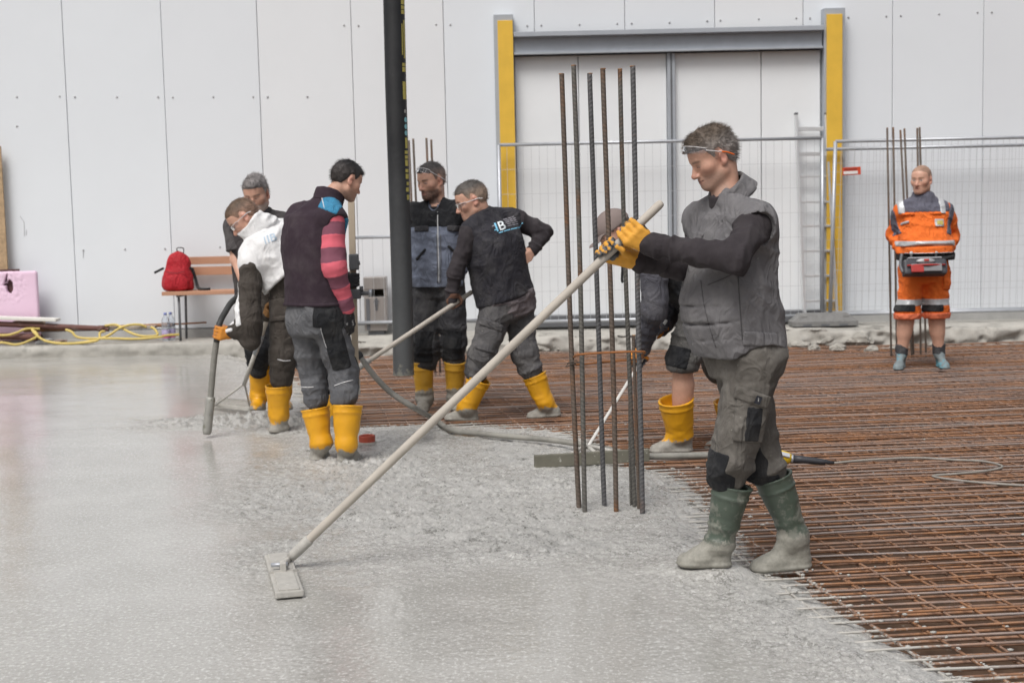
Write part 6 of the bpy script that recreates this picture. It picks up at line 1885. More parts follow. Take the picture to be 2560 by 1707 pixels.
    MB().box(c + RX @ np.array((-.085, -.082, -.03)), (.055, .012, .034), RX, .006).build('red_plate', plain('remote_red', (.40, .03, .025), .5, 0, .1, 20, .1), R_)
    Sd = Sdf(); Sd.ell(c + RX @ np.array((0, -.062, .045)), (.085, .03, .026)); emit(Sd, 'display', .005, plain('remote_silver', (.42, .42, .43), .35, .2, .1, 20, .05), R_)
    MB().box(c + RX @ np.array((0, -.094, .045)), (.022, .004, .010), RX, .003).build('red_button', bpy.data.materials['remote_red'], R_)
    MB().tube([c + RX @ np.array((-.17, -.07, .005)), c + RX @ np.array((0, -.10, -.002)), c + RX @ np.array((.17, -.07, .005))], .008, 8).build('guard_bar', bpy.data.materials['remote_red'], R_, True)
    for x in (-.11, .11):
        MB().tube([c + RX @ np.array((x, -.02, .08)), c + RX @ np.array((x, -.03, .125))], .009, 8).build('joystick', M_GATEDARK, R_, True)
        Sd = Sdf(); Sd.ball(c + RX @ np.array((x, -.032, .13)), .018); emit(Sd, 'joystick_knob', .005, M_REFLEX, R_)
    for x in (-.19, .19):
        MB().tube(spline([c + RX @ np.array((x, 0, -.04)), c + RX @ np.array((x * 1.06, .02, .04)), np.array((c[0] + x * .95, d - .20, zb + .03))], 14), .014, 8).build('carry_handle', M_GATEDARK, R_, True)
    Bl = Sdf(); torso(Bl, J, .040, .05, .40, 1.14, 1.18, .10)
    emit(Bl, 'waist_belt', .0072, M_BLACKCLOTH, R_, Region((pel[0], d, zb), (.42, .42, .034), None, .006))
SHOE = plain('grey_teal_shoe', (.20, .24, .25), .7, 0, .3, 18, .3, (9, .56, (.10, .30, .37)), .004)
hivis_man()
# ================================================================== BARS, HOSES AND SMALL THINGS
def rebar_steel(name, tone, rust=.5):
    mt, N, L, B = new_mat(name)
    at = N.new('ShaderNodeAttribute'); at.attribute_name = 'rib'
    t = tex(N, L, 5, 5, .7); t2 = tex(N, L, 45, 4, .7); t3 = tex(N, L, 1.6, 3, .6)
    c0 = np.array(tone)
    c = ramp(N, L, t2.outputs['Fac'], [(.3, c0 * .75), (.7, c0 * 1.2)])
    f = mth(N, L, 'ADD', mth(N, L, 'MULTIPLY', t.outputs['Fac'], .6), mth(N, L, 'MULTIPLY', t3.outputs['Fac'], .5))
    f = ramp(N, L, f, [(.66 - .22 * rust, 0), (.78 - .18 * rust, 1)])
    c = mixc(N, L, f, c, ramp(N, L, t2.outputs['Fac'], [(.3, (.115, .058, .034)), (.6, (.27, .125, .050))]))
    c = mixc(N, L, mth(N, L, 'MULTIPLY_ADD', at.outputs['Fac'], -.55, .55), c, c0 * .35)  # grooves between the ribs shaded dark in the colour so the relief shows
    L.new(c, B.inputs['Base Color']); B.inputs['Roughness'].default_value = .6; B.inputs['Metallic'].default_value = .15
    bump(N, L, B, t2.outputs['Fac'], .35, .002)
    return mt
ST_GREY = rebar_steel('ribbed_steel_grey', (.150, .150, .155), .22)
ST_MIX = rebar_steel('ribbed_steel_mixed', (.165, .158, .142), .40)
ST_BROWN = rebar_steel('ribbed_steel_brown', (.165, .130, .105), .55)
ST_CAP = plain('sawn_rusty_end', (.42, .20, .07), .8, 0, .3, 60, .3)

def ribbed(name, a, b, r, mat, parent, pitch=.021, hand=1, bow=0.0, seed=0, seg=14):
    """bar with raised spiral ribs"""
    a = np.asarray(a, float); b = np.asarray(b, float); L = np.linalg.norm(b - a); ax = nrm(b - a)
    n = int(L / (pitch / 5)) + 2
    u = nrm(np.cross(ax, (0, 1, .1))); w = np.cross(ax, u)
    s = np.linspace(0, L, n); th = np.arange(seg) * 2 * math.pi / seg
    S_, T_ = np.meshgrid(s, th, indexing='ij')
    ph = (S_ / pitch + hand * T_ / (2 * math.pi) * 2.0)
    fr = np.abs((ph % 1) - .5) * 2
    rib = np.clip((fr - .52) / .25, 0, 1) * np.clip(1.25 - np.abs(np.cos(T_)) ** 6 * 1.3, 0, 1)
    R = r * (.93 + .13 * rib)
    bw = bow * np.sin(np.pi * S_ / L) + .0025 * np.sin(S_ * 2.3 + seed)
    V = a + ax * S_[..., None] + u * (R * np.cos(T_) + bw)[..., None] + w * (R * np.sin(T_))[..., None]
    i = np.arange(n * seg).reshape(n, seg)
    j = np.roll(i, -1, 1)
    F = np.stack([i[:-1], j[:-1], j[1:], i[1:]], -1).reshape(-1, 4)
    o = link(name, V.reshape(-1, 3), F, mat, parent, True, {'rib': rib.ravel()})
    MB().tube([b - ax * .002, b + ax * .0012], r * .985, seg).build('sawn_end', ST_CAP, o)
    return o

def bar_column():
    rows = [((1403, 185), (1448, 1272), 6.62, .0132, ST_BROWN, 1), ((1434, 164), (1463, 1282), 6.53, .0128, ST_MIX, 1), ((1475, 184), (1512, 1264), 6.69, .0132, ST_GREY, -1),
            ((1508, 172), (1540, 1280), 6.55, .0132, ST_BROWN, 1), ((1550, 173), (1586, 1267), 6.67, .0120, ST_MIX, -1), ((1581, 166), (1605, 1284), 6.52, .0135, ST_GREY, -1)]
    root = thing('rebar_column', P(1525, 1275, 6.6), 'cluster of six tall ribbed steel bars tied by a rusty stirrup rising from the wet concrete', 'rebar column', 'starter bar columns')
    for k, (t, b, d, r, m_, h) in enumerate(rows):
        pb = P(b[0], b[1], d); pt = P(t[0], t[1], d + .02)
        pb2 = pb + nrm(pb - pt) * .12
        ribbed('upright_bar', pb2, pt, r, m_, root, .021, h, .004 * (-1) ** k, k)
    # short laps standing beside the main bars
    ribbed('starter_bar', P(1452, 1290, 6.66), P(1430, 908, 6.68), .0078, ST_BROWN, root, .014, 1, 0, 9)
    ribbed('starter_bar', P(1596, 1290, 6.62), P(1584, 838, 6.62), .0088, ST_BROWN, root, .014, 1, 0, 11)
    ribbed('starter_bar', P(1578, 1285, 6.70), P(1577, 905, 6.70), .0070, ST_MIX, root, .013, -1, .006, 12)
    st = [P(1434, 893, 6.63), P(1450, 886, 6.47), P(1526, 881, 6.46), P(1606, 879, 6.46), P(1607, 886, 6.58), P(1600, 897, 6.74), P(1520, 904, 6.74), P(1440, 911, 6.74), P(1428, 902, 6.70), P(1434, 893, 6.63)]
    MB().tube(spline(st, 90), .0052, 8).build('stirrup', plain('bright_rust', (.30, .115, .035), .8, 0, .3, 40, .3), root, True)
    rng = np.random.default_rng(3)
    for c in (P(1430, 903, 6.60), P(1432, 912, 6.60), P(1606, 884, 6.50), P(1580, 899, 6.68)):
        pts = [c + rng.normal(0, .012, 3) for _ in range(7)]
        MB().tube(spline(pts, 26), .0022, 5).build('tie_wire', ST_BROWN, root, True)
bar_column()

def far_columns():
    def col(label, d, tops, bots, rr=.0085):
        root = thing('rebar_column', P(np.mean([b[0] for b in bots]), 886, d), label, 'rebar column', 'starter bar columns')
        for (t, b, dd) in zip(tops, bots, np.linspace(0, .2, len(tops))):
            pb = P(b[0], b[1], d + dd); pt = P(t[0], t[1], d + dd); MB().tube([pb + nrm(pb - pt) * .1, pb, (pb + pt) / 2, pt], rr, 8).build('upright_bar', ST_BROWN, root, True)
            MB().tube([pt - (0, 0, .001), pt + (0, 0, .002)], rr * .97, 8).build('sawn_end', ST_CAP, root)
    col('thin rusty starter bars rising behind the bearded worker and black hose', 12.6, [(1022, 352), (1033, 348), (1066, 346), (1078, 350)], [(1046, 905), (1058, 905), (1088, 915), (1100, 915)], .0105)
    col('thin rusty starter bars rising behind the worker in orange', 13.3, [(2218, 320), (2233, 319), (2251, 326), (2261, 322), (2293, 321), (2299, 319)], [(2228, 882), (2242, 880), (2279, 884), (2284, 884), (2302, 882), (2315, 884)], .0105)
far_columns()

# ---- end hose of the concrete pump hanging in from above
def pump_hose():
    d = 9.85
    mt, N, L, B = new_mat('black_hose_rubber')
    t = tex(N, L, 5, 5, .7, vec_scale=(1, 1, .5)); t2 = tex(N, L, 30, 4, .7)
    c = ramp(N, L, t.outputs['Fac'], [(.35, (.014, .015, .017)), (.62, (.026, .027, .029)), (.76, (.075, .075, .073))])
    tc = N.new('ShaderNodeTexCoord'); sp = N.new('ShaderNodeSeparateXYZ'); L.new(tc.outputs['Object'], sp.inputs[0])
    h = mth(N, L, 'MULTIPLY_ADD', t2.outputs['Fac'], .5, sp.outputs['Z'])
    c = mixc(N, L, mth(N, L, 'MULTIPLY', ramp(N, L, mth(N, L, 'MULTIPLY', h, .5), [(.25, 1), (.95, 0)]), .45), c, (.17, .18, .185))
    c = mixc(N, L, ramp(N, L, h, [(.26, 1), (.30, 0)]), c, (.19, .19, .165))
    L.new(c, B.inputs['Base Color']); B.inputs['Roughness'].default_value = .5
    bump(N, L, B, t2.outputs['Fac'], .2, .004)
    p = [P(1009, 937, d), P(1006, 760, d), P(998, 480, d), P(990, 240, d), P(985, 20, d)]
    top = p[-1] + nrm(p[-1] - p[-2]) * 3.2
    pts = spline(p + [top], 90)
    root = thing('pump_hose', p[0], 'thick black concrete pump hose hanging down with yellow lettering along its right side', 'hose')
    r = np.full(len(pts), 26.3 * d / FPX); r[0] *= 1.02
    MB().tube(pts, r, 28, False).build('hose', mt, root, True)
    Rm = MB(); Rm.tube([pts[0] + (0, 0, .004), pts[0] + (0, 0, .03)], r[0] * .86, 24, True); Rm.build('mouth', plain('wet_cement_plug', (.20, .195, .17), .7, 0, .2, 30, .3), root)
    # lettering and marks that run down the right-hand side
    my = plain('hose_yellow', (.55, .48, .12), .6, 0, .15, 60, 0); mc = plain('hose_cyan', (.28, .62, .68), .6, 0, .1, 60, 0); mg = plain('hose_pale', (.42, .41, .38), .6, 0, .1, 60, 0)
    def at(sy, ang, lift=.0012):
        zz = P(1000, sy, d)[2]; k = np.argmin(np.abs(pts[:, 2] - zz)); k = min(max(k, 1), len(pts) - 2)
        tt = (zz - pts[k - 1][2]) / (pts[k + 1][2] - pts[k - 1][2] + 1e-9); c = pts[k - 1] + (pts[k + 1] - pts[k - 1]) * tt
        a = math.radians(ang)
        return c + (r[5] + lift) * np.array((math.sin(a), -math.cos(a), 0))
    def mark(y0, y1, a0, a1, mat, name='mark'):
        V, F = [], []
        ny = max(2, int(abs(y1 - y0) / 8)); na = 4
        for i in range(ny + 1):
            for j in range(na + 1): V.append(at(y0 + (y1 - y0) * i / ny, a0 + (a1 - a0) * j / na))
        for i in range(ny):
            for j in range(na): q = i * (na + 1) + j; F.append((q, q + 1, q + na + 2, q + na + 1))
        link(name, V, F, mat, root, True)
    L0, L1 = 45, 76
    for y0, y1, f0, f1, mat in [(0, 14, L0, L1, my), (17, 26, L0, L1, my), (28, 38, L0, L1, my), (53, 148, 58, 74, my), (62, 140, L0, 52, my), (160, 168, L0, L1, my), (170, 182, L0, L1, my),
                           (206, 250, L0, L1, my), (276, 284, 50, 68, mg), (346, 372, 50, 72, my), (378, 386, L0, 72, my), (390, 398, L0, 72, my), (401, 416, L0, 70, my), (424, 432, L0, 72, my), (436, 448, L0, 72, my), (456, 464, 50, 72, my), (470, 480, L0, 70, my), (488, 500, 50, 72, my)]:
        mark(y0, y1, f0, f1, mat, 'lettering')
    for y in (301, 318, 334):
        V = [at(y, 61, .0016)]; F = []
        for k in range(14):
            a = 2 * math.pi * k / 14; V.append(at(y + 6.5 * math.sin(a), 61 + 13 * math.cos(a), .0014))
        F = [(0, 1 + k, 1 + (k + 1) % 14) for k in range(14)]
        link('cyan_dot', V, F, mc, root, True)
pump_hose()

# ---- concrete vibrator: needle in the concrete, hose round behind the workers, switch and cable
def vibrator():
    root = thing('concrete_vibrator', P(525, 1004, 9.0), 'concrete vibrator whose grey hose runs from the steel needle round to a yellow switch', 'vibrator')
    mt, N, L, B = new_mat('cement_coated_hose')
    t = tex(N, L, 4, 5, .7); t2 = tex(N, L, 40, 3, .7)
    c = ramp(N, L, t.outputs['Fac'], [(.30, (.060, .060, .058)), (.42, (.20, .195, .175)), (.62, (.30, .29, .26))])
    L.new(c, B.inputs['Base Color']); B.inputs['Roughness'].default_value = .8; bump(N, L, B, t2.outputs['Fac'], .4, .004)
    dk = plain('dark_hose', (.045, .046, .046), .6, 0, .3, 8, .2)
    d = 8.98
    up = [P(524, 1012, d), P(527, 985, d), P(535, 900, d), P(541, 855, d), P(548, 812, d), P(562, 782, d + .1), P(585, 750, d + .25)]
    MB().tube(spline(up[:4], 30), .021, 12).build('hose', mt, root, True)
    MB().tube(spline(up[3:] + [P(625, 735, d + .5), P(690, 770, d + .9), P(720, 860, d + .8), P(760, 930, d + .2), P(830, 905, 8.62), P(890, 885, 8.6), P(903, 895, 8.6)], 90), .021, 12).build('hose', dk, root, True)
    nd = [P(527, 992, d), P(524, 1020, d), P(520, 1055, d), P(517, 1085, d)]
    MB().tube(spline(nd, 16), [.026] + [.031] * 14 + [.024], 14).build('needle', plain('needle_steel', (.34, .335, .31), .55, .2, .2, 14, .3, (20, .55, (.20, .20, .16))), root, True)
    G_ = lambda x, y, r=.019: G(x, y, r)
    path = [P(903, 895, 8.6), P(934, 937, 8.55), P(979, 982, 8.5), P(1039, 1021, 8.45), G_(1080, 1044), G_(1128, 1074), G_(1187, 1082), G_(1277, 1091), G_(1366, 1098), G_(1431, 1107), G_(1500, 1118), G_(1560, 1133)]
    for i, p in enumerate(path): p[2] = max(p[2], .012)
    MB().tube(spline(path, 130), .0185, 12).build('hose', mt, root, True)
    pb = [path[-1], P(1609, 1140, path[-1][1] - .03), P(1700, 1139, path[-1][1] - .05), P(1790, 1137, path[-1][1] - .08), P(1900, 1136, path[-1][1] - .10)]
    MB().tube(spline(pb, 40), .0205, 12).build('hose', mt, root, True)
    yb = pb[-1][1]
    a, b, c_ = P(1906, 1135, yb), P(1930, 1137, yb), P(1976, 1146, yb)
    MB().tube([a, a + (b - a) * .3, b, c_ - nrm(c_ - b) * .02, c_], [.030, .041, .043, .036, .028], 16).build('switch_box', plain('switch_yellow', (.78, .52, .02), .45, 0, .06, 20, .05), root, True)
    MB().bar(b + np.array((.0, -.036, .026)), c_ + np.array((-.01, -.030, .022)), .03, .012, (0, -.6, .8), .004).build('switch_plate', plain('switch_grey', (.50, .52, .55), .4, 0, .06, 20, .05), root)
    e = P(2085, 1157, yb - .02)
    MB().tube([c_, c_ + (e - c_) * .06], [.026, .026], 14).build('collar', M_GALV, root, True)
    MB().tube([c_ + (e - c_) * .05, c_ + (e - c_) * .25, c_ + (e - c_) * .7, e], [.024, .024, .019, .008], 14).build('cable_sleeve', plain('sleeve_rubber', (.035, .036, .042), .5, 0, .2, 20, .1), root, True)
    cz = MESH_Z + .012
    cab = [e] + [G(x, y, cz) for x, y in [(2160, 1150), (2284, 1144), (2380, 1149), (2460, 1153), (2506, 1166), (2462, 1177), (2390, 1184), (2332, 1190), (2420, 1203), (2560, 1213), (2700, 1216)]]
    MB().tube(spline(cab, 160), .0068, 8).build('cable', plain('grey_cable', (.30, .28, .25), .7, 0, .2, 12, .1), root, True)
vibrator()

# ---- rake
def rake():
    d0 = 9.45
    a, b = P(684, 752, 9.38), P(610, 962, 9.72)
    root = thing('concrete_rake', b, 'wide wire rake with a wooden handle and triangular braces combing the fresh concrete', 'rake')
    m1 = a + (b - a) * .46; m2 = a + (b - a) * .62
    MB().tube([a - nrm(b - a) * .25, a, m1], .0165, 10).build('handle', POLE_WOOD, root, True)
    MB().tube([m1 - nrm(b - a) * .05, m1, m2], [.021, .022, .018], 10).build('socket', M_GALV, root, True)
    MB().tube([m2 - nrm(b - a) * .01, b], [.016, .0145], 10).build('neck', M_GREYCOAT, root, True)
    l, r_ = G(537, 1014, .03), G(626, 1022, .03)
    for q in (l, r_): MB().tube([b - nrm(b - a) * .01, q], .0075, 8).build('brace', M_GREYCOAT, root, True)
    MB().bar(l - nrm(r_ - l) * .02, r_ + nrm(r_ - l) * .02, .022, .030, (0, 0, 1), .003).build('head_bar', M_GREYCOAT, root)
    tm = MB(); n = 24; back = nrm(np.array((.25, .9, 0)))
    for i in range(n):
        c = l + (r_ - l) * i / (n - 1)
        tm.tube(spline([c, c + np.array((.015, .0, .035)), c + back * .05 + np.array((.02, 0, .055))], 6), .0042, 6)
        tm.tube([c, c - np.array((0, 0, .045))], .0042, 6)
    tm.build('tines', M_GREYCOAT, root, True)
    pl = [b + np.array((0, -.015, -.02)), l + (r_ - l) * .62 + np.array((0, -.01, .03)), l + (r_ - l) * .92 + np.array((0, -.01, .03))]
rake()

# ---- levelling staff with its receiver, held on the far side of the striped worker
def staff():
    d = 8.44
    a, b = P(890, 962, d), P(878, 500, d)
    root = thing('levelling_staff', a, 'pale wooden levelling staff with a clamped laser receiver beside the striped worker', 'levelling staff')
    MB().bar(a, b, .040, .022, (0, -1, 0), .002).build('batten', plain('pale_wood', (.50, .42, .32), .65, 0, .12, 4, .1, None, .003, (12, 12, 1)), root)
    c = P(886, 735, d - .03)
    MB().box(c, (.040, .028, .030), None, .006).build('clamp', M_GATEDARK, root)
    MB().tube([c + (0.02, 0, 0), c + (.085, -.005, .004), P(928, 733, d - .03)], [.013, .014, .012], 10).build('clamp_arm', M_GATEDARK, root, True)
    MB().tube([P(922, 733, d - .03), P(930, 733, d - .03)], .024, 12).build('receiver', M_GALV, root, True)
    MB().tube([c + (.05, 0, .01), c + (.045, -.01, .045)], [.008, .012], 8).build('clamp_screw', M_GATEDARK, root, True)
    MB().box(P(885, 655, d - .02), (.030, .022, .050), None, .010).build('upper_clamp', M_GATEDARK, root)
    MB().tube([P(888, 648, d - .03), P(896, 655, d - .03), P(897, 663, d - .03)], .010, 8).build('clamp_screw', M_GATEDARK, root, True)
staff()

# ---- red plastic cap left on the concrete
def red_cap():
    c = G(917, 1112, .0); r = .047
    root = thing('plastic_cap', c, 'small red plastic ring cap lying on the wet concrete behind the yellow boots', 'cap')
    mt = plain('faded_red_plastic', (.50, .095, .055), .5, 0, .15, 30, .1)
    S = Sdf(); S.shell(c + np.array((0, .02, .0)), c + np.array((0, .02, .062)), r, r, .006); emit(S, 'ring', .005, mt, root)
    MB().tube([c + (0, .02, -.004), c + (0, .02, .016), c + (0, .02, .020)], [r * 1.25, r * 1.25, r * 1.1], 20).build('base', M_GREYCOAT, root, True)
red_cap()

# ---- rubbish bin behind the barrier
def bin_():
    y = 15.1
    x0, x1 = P(912, 750, y)[0], P(968, 750, y)[0]; z1 = P(940, 692, y)[2]
    root = thing('litter_bin', ((x0 + x1) / 2, y, PAVE_Z), 'square stainless steel litter bin with a dark opening and a small figure sign', 'litter bin')
    st = plain('brushed_steel', (.40, .37, .35), .38, .55, .15, 4, .06, None, .003, (10, 10, 1))
    w, dd = (x1 - x0) / 2, .11
    zo = P(940, 722, y)[2]; zb = P(940, 741, y)[2]; xc = (x0 + x1) / 2
    MB().box((xc, y, (PAVE_Z + .05 + zb) / 2), (w, dd, (zb - PAVE_Z - .05) / 2), None, .006).build('body', st, root)
    MB().box((xc, y, (zo + z1) / 2), (w, dd, (z1 - zo) / 2), None, .006).build('hood', st, root)
    for x in (x0 + .02, x1 - .012): MB().box((x, y, (zo + zb) / 2), (.014 if x > xc else .035, dd * .98, (zo - zb) / 2 - .002)).build('upright', st, root)
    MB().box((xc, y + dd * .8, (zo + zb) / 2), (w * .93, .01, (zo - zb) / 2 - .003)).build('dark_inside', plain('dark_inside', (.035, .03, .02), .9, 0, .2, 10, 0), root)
    MB().box((x0 + .045, y - dd - .003, (PAVE_Z + zb) / 2 + .02), (.020, .004, (zb - PAVE_Z) / 2 - .04)).build('dark_strip', M_GATEDARK, root)
    MB().box((xc, y, PAVE_Z + .03), (w * .7, dd * .7, .028)).build('base', M_GATEDARK, root)
    g = M_GATEDARK; c = np.array(P(941, 758, y - dd - .005))
    f = MB(); f.tube([c + (0, 0, .05), c + (0, -.001, .05)], .014, 10); f.box(c + (0, 0, .0), (.016, .0015, .036)); f.box(c + (-.006, 0, -.055), (.006, .0015, .026)); f.box(c + (.007, 0, -.055), (.005, .0015, .026)); f.bar(c + (-.012, 0, .03), c + (-.034, 0, .01), .003, .008, (0, 0, 1)); f.bar(c + (.012, 0, .03), c + (.034, 0, .015), .003, .008, (0, 0, 1))
    f.build('figure_sign', g, root)
bin_()

# ---- red backpack on the bench
def backpack():
    y = 14.95
    c = P(444, 690, y - .02); zs = P(450, 727, 14.93)[2]
    root = thing('backpack', (c[0], y, zs), 'red backpack with black straps standing on the left end of the bench', 'backpack')
    red = fabric('red_nylon', (.42, .018, .028), 0, 0, 8, .15, 400, .6)
    s = (y / FPX)
    w = 37 * s
    S = Sdf()
    S.flat((c[0], y, zs + .13), (c[0] + .005, y + .02, zs + .30), w * .92, w * .82, (0, 1, 0), .62, .04)
    S.ell((c[0], y, zs + .12), (w, .105, .14), None, .05)
    S.cap((c[0] - w * .72, y, zs + .05), (c[0] + w * .72, y, zs + .05), .055, .055, .05)
    S.cloth(.008, (9, 9, 7), 3); S.plane((0, 0, zs + .004), (0, 0, -1))
    b = emit(S, 'bag', .008, red, root)
    Fp = Sdf(); Fp.ell((c[0] - .005, y - .085, zs + .105), (w * .80, .06, .095), None, .03); Fp.cap((c[0] - w * .55, y - .085, zs + .05), (c[0] + w * .52, y - .085, zs + .05), .045, .045, .04); Fp.cloth(.006, (10, 10, 8), 9)
    emit(Fp, 'front_pocket', .007, red, b)
    bl = M_BLACKCLOTH
    MB().tube(spline([(c[0] - w * .62, y - .105, zs + .215), (c[0], y - .125, zs + .20), (c[0] + w * .62, y - .105, zs + .215)], 16), .004, 6).build('zip', plain('zip_dark_red', (.16, .008, .012), .5, 0, .1, 40, 0), b, True)
    tp = zs + .30 + w * .80
    MB().tube(spline([(c[0] + .01, y, tp - .01), (c[0] - .0, y, tp + .035), (c[0] + .045, y, tp + .045), (c[0] + .075, y, tp + .03), (c[0] + .07, y, tp - .02)], 24), .0055, 8).build('carry_loop', bl, root, True)
    MB().bar((c[0] - w * .9, y - .02, zs + .255), (c[0] - w * 1.5, y - .06, zs + .205), .012, .026, (0, 0, 1), .003).build('side_strap', bl, root)
    MB().bar((c[0] + w * .85, y - .04, zs + .25), (c[0] + w * 1.12, y - .02, zs + .235), .012, .028, (0, 0, 1), .003).build('side_strap', bl, root)
    MB().tube(spline([(c[0] + w * .9, y + .05, zs + .24), (c[0] + w * 1.12, y + .03, zs + .13), (c[0] + w * 1.35, y - .03, zs + .035), (c[0] + w * 1.75, y - .05, zs + .012), (c[0] + w * 2.2, y - .04, zs + .012)], 30), .017, 8).build('shoulder_strap', bl, root, True)
backpack()

def bottles():
    cl, N, L, B = new_mat('bottle_plastic')
    B.inputs['Base Color'].default_value = (.80, .84, .90, 1); B.inputs['Roughness'].default_value = .08; B.inputs['Transmission Weight'].default_value = .8; B.inputs['IOR'].default_value = 1.2
    lab = plain('magenta_label', (.55, .06, .30), .5, 0, .2, 30, 0); lil = plain('lilac_label', (.50, .45, .70), .5, 0, .2, 30, 0); cp = plain('blue_cap', (.20, .25, .55), .4, 0, .1, 30, 0)
    for sx, y, lb in ((415, 14.86, 'clear water bottle with a magenta label under the bench, the left one'), (428, 14.93, 'clear water bottle with a lilac label under the bench, the right one')):
        c = P(sx, 832, y); c[2] = PAVE_Z
        root = thing('water_bottle', c, lb, 'bottle', 'water bottles under the bench')
        hz = np.array([0, .01, .05, .055, .12, .13, .20, .24, .275, .29]); rr = np.array([.034, .044, .046, .043, .046, .043, .046, .040, .018, .015])
        MB().tube([c + (0, 0, h) for h in hz], rr, 18).build('bottle', cl, root, True)
        MB().tube([c + (0, 0, .035), c + (0, 0, .075)], .0472, 18, False).build('label', lab, root, True)
        MB().tube([c + (0, 0, .078), c + (0, 0, .125)], .0470, 18, False).build('label', lil, root, True)
        MB().tube([c + (0, 0, .288), c + (0, 0, .312)], .018, 14).build('cap', cp, root, True)
bottles()

# ---- left edge: foam sheet, chipboard strip, pipes, boards and the yellow hose
def left_pile():
    y = 15.08
    a, b = P(-60, 676, y), P(94, 690, y)
    zt = P(40, 678, y)[2]
    root = thing('foam_board', ((a[0] + b[0]) / 2, y, PAVE_Z), 'pale pink insulation board with a dark torn hole leaning on the wall', 'insulation board')
    pk = plain('pink_foam', (.78, .57, .71), .8, 0, .04, 6, .1)
    S = Sdf(); cx, hz_ = (a[0] + b[0]) / 2, (zt - PAVE_Z - .02) / 2
    reg = Region((cx, y, PAVE_Z + .02 + hz_), ((b[0] - a[0]) / 2, .03, hz_), None, .025)
    S.add(lambda Pp: reg(Pp), reg.bb[0], reg.bb[1], .002)
    h0 = P(26, 716, y); S.ell(h0, (.040, .2, .078), None, .006, True); S.ell(h0 + np.array((-.035, 0, .09)), (.012, .2, .06), np.array(Matrix.Rotation(.35, 3, 'Y')), .006, True); S.ell(h0 + np.array((-.05, 0, .02)), (.03, .2, .012), None, .004, True)
    S.wrinkle(lambda Pp: .006 * vnoise(Pp, 60, 1) * (((Pp - h0.astype(np.float32)) ** 2).sum(-1) < .04))
    emit(S, 'board', .009, pk, root, smooth=1)
    MB().box(h0 + np.array((-.01, .036, .03)), (.11, .004, .16)).build('burnt_backing', plain('burnt_foam', (.10, .05, .05), .9, 0, .5, 25, .3), root)
    y2 = 15.2
    c0, c1 = P(-20, 365, y2), P(20, 676, y2)
    root = thing('chipboard_strip', (c0[0], y2, PAVE_Z), 'upright strip of tan chipboard at the far left standing behind the pink board', 'board')
    MB().box(((c0[0] + c1[0]) / 2 - .06, y2, (c0[2] + PAVE_Z) / 2), ((c1[0] - c0[0]) / 2 + .06, .011, (c0[2] - PAVE_Z) / 2 - .004), None, .003).build('strip', plain('chipboard', (.44, .31, .185), .8, 0, .35, 26, .2), root)
    rust = rust_mat('rusty_pipe', .9, .3, False)
    rust2 = plain('dark_red_pipe', (.135, .060, .050), .7, .1, .3, 6, .25, (14, .62, (.26, .20, .17)))
    def pipe(p, q, r, lab, mat=rust2):
        root = thing('steel_pipe', (np.asarray(p) + q) / 2, lab, 'pipe', 'rusty pipes stacked at the wall')
        a_, b_ = np.asarray(p, float), np.asarray(q, float); u_ = nrm(b_ - a_)
        MB().tube([a_, b_ - u_ * .12, b_], r, 14, False).build('tube', mat, root, True)
        MB().tube([b_ - u_ * .11, b_ - u_ * .04], r * 1.18, 14).build('coupling', mat, root, True)
        MB().tube([b_ - u_ * .01, b_ - u_ * .03], r * .9, 14).build('bore', M_GATEDARK, root)
    pipe(P(-90, 806, 14.86), P(272, 822, 14.86), .030, 'long dark red steel pipe lying uppermost on the pile by the pink board')
    pipe(P(-90, 838, 14.78), P(104, 843, 14.78), .036, 'short thick rusty pipe lowest on the pile at the far left')
    pipe(P(60, 826, 14.98), P(430, 812, 14.98), .022, 'thin rusty pipe lying along the wall behind the yellow hose', rust)
    root = thing('steel_rod', P(420, 812, 15.05), 'thin rusty rod poking out past the bench legs', 'rod'); MB().tube([P(300, 818, 15.05), P(516, 806, 15.05)], .010, 8).build('rod', rust, root, True)
    root = thing('white_board', P(60, 800, 14.9), 'long white plank lying on top of the pipe pile', 'plank'); MB().bar(P(-80, 794, 14.88) + (0, 0, .012), P(146, 802, 14.88) + (0, 0, .012), .16, .030, (0, 0, 1), .004).build('plank', plain('white_plank', (.72, .71, .66), .6, 0, .06, 9, .1), root)
    root = thing('timber_offcut', P(90, 805, 14.9), 'short pale timber offcut under the white plank', 'timber'); MB().bar(P(36, 806, 14.94), P(110, 808, 14.94), .10, .035, (0, 0, 1), .004).build('timber', plain('pale_timber', (.47, .36, .26), .8, 0, .15, 8, .2), root)
    root = thing('timber_batten', P(330, 820, 14.95), 'grey weathered batten lying beside the yellow hose', 'timber'); MB().bar(P(270, 820, 14.9), P(390, 817, 14.9), .08, .030, (0, 0, 1), .004).build('timber', plain('grey_timber', (.36, .32, .28), .8, 0, .15, 8, .2), root)
    zc = PAVE_Z + .018
    def Gz(x, y_, z=zc):
        g = G(x, y_, z); g[1] = min(max(g[1], 14.62), 15.2); return g
    hm = plain('yellow_hose', (.60, .46, .13), .5, 0, .12, 8, .1, (20, .66, (.40, .35, .22)))
    def hp(*pp): return [np.array(P(x, y_, d)) for x, y_, d in pp]
    root = thing('garden_hose', P(240, 845, 14.75), 'tangled yellow hose lying in loops over the pipes and pavement', 'hose')
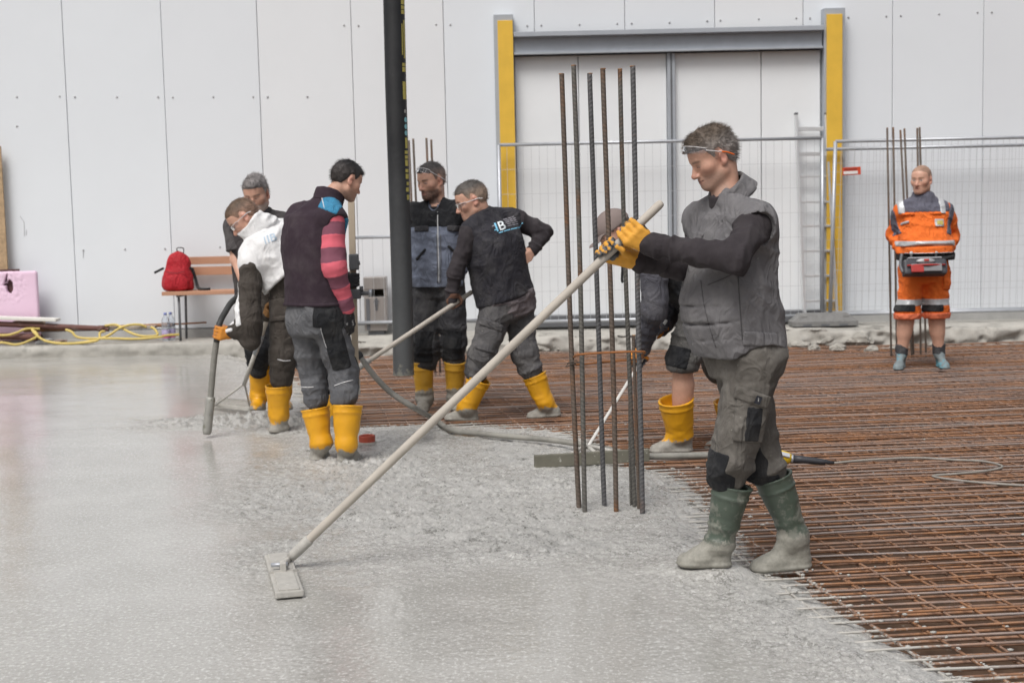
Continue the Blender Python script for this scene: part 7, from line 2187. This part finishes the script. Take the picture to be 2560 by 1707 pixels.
    loops = [hp((-60, 862, 14.66), (0, 856, 14.66), (40, 862, 14.66), (72, 852, 14.68), (94, 838, 14.70), (80, 824, 14.74), (90, 836, 14.70), (110, 850, 14.68), (150, 858, 14.66), (205, 856, 14.66), (250, 846, 14.68), (272, 838, 14.72), (300, 820, 14.76), (326, 812, 14.80), (352, 812, 14.84), (366, 818, 14.86)),
             hp((-60, 834, 14.70), (10, 838, 14.70), (40, 832, 14.72), (66, 822, 14.76), (100, 822, 14.80)),
             hp((165, 824, 14.74), (180, 830, 14.70), (192, 842, 14.68), (220, 846, 14.67), (280, 846, 14.67), (340, 847, 14.67), (394, 843, 14.70), (420, 838, 14.76), (452, 836, 14.82)),
             hp((262, 814, 14.84), (290, 812, 14.84), (312, 824, 14.78), (330, 833, 14.74), (356, 840, 14.72), (392, 838, 14.74), (388, 824, 14.80), (378, 818, 14.86)),
             hp((110, 852, 14.64), (160, 862, 14.63), (240, 852, 14.66), (250, 832, 14.72), (262, 828, 14.76))]
    for l in loops:
        l = [np.array((p[0], p[1], max(p[2], PAVE_Z + .014))) for p in l]
        MB().tube(spline(l, 110), .0135, 10).build('hose', hm, root, True)
    def rubb(x, y_, s_, lab, mat):
        c = P(x, y_, 14.8); c[2] = PAVE_Z + s_ * .3
        bm = bmesh.new(); bmesh.ops.create_icosphere(bm, subdivisions=2, radius=1); V = np.array([v.co[:] for v in bm.verts]); F = [tuple(v.index for v in f.verts) for f in bm.faces]; bm.free()
        V = V * (1 + .5 * fbm(V, 1.6, x, 2)[:, None]) * np.array((s_, s_ * .6, s_ * .4))
        o = link('rubble_chunk', V + c, F, mat, None, False); props(o, lab, 'rubble', 'rubble chunks along the pavement edge')
    rubb(110, 846, .09, 'grey stone lump lying between the pipes under the yellow hose', plain('grey_lump', (.33, .33, .34), .9, 0, .3, 12, .4))
    rubb(150, 844, .07, 'brownish grey stone lump in the loop of the yellow hose', plain('brown_lump', (.24, .18, .15), .9, 0, .3, 12, .4))
left_pile()
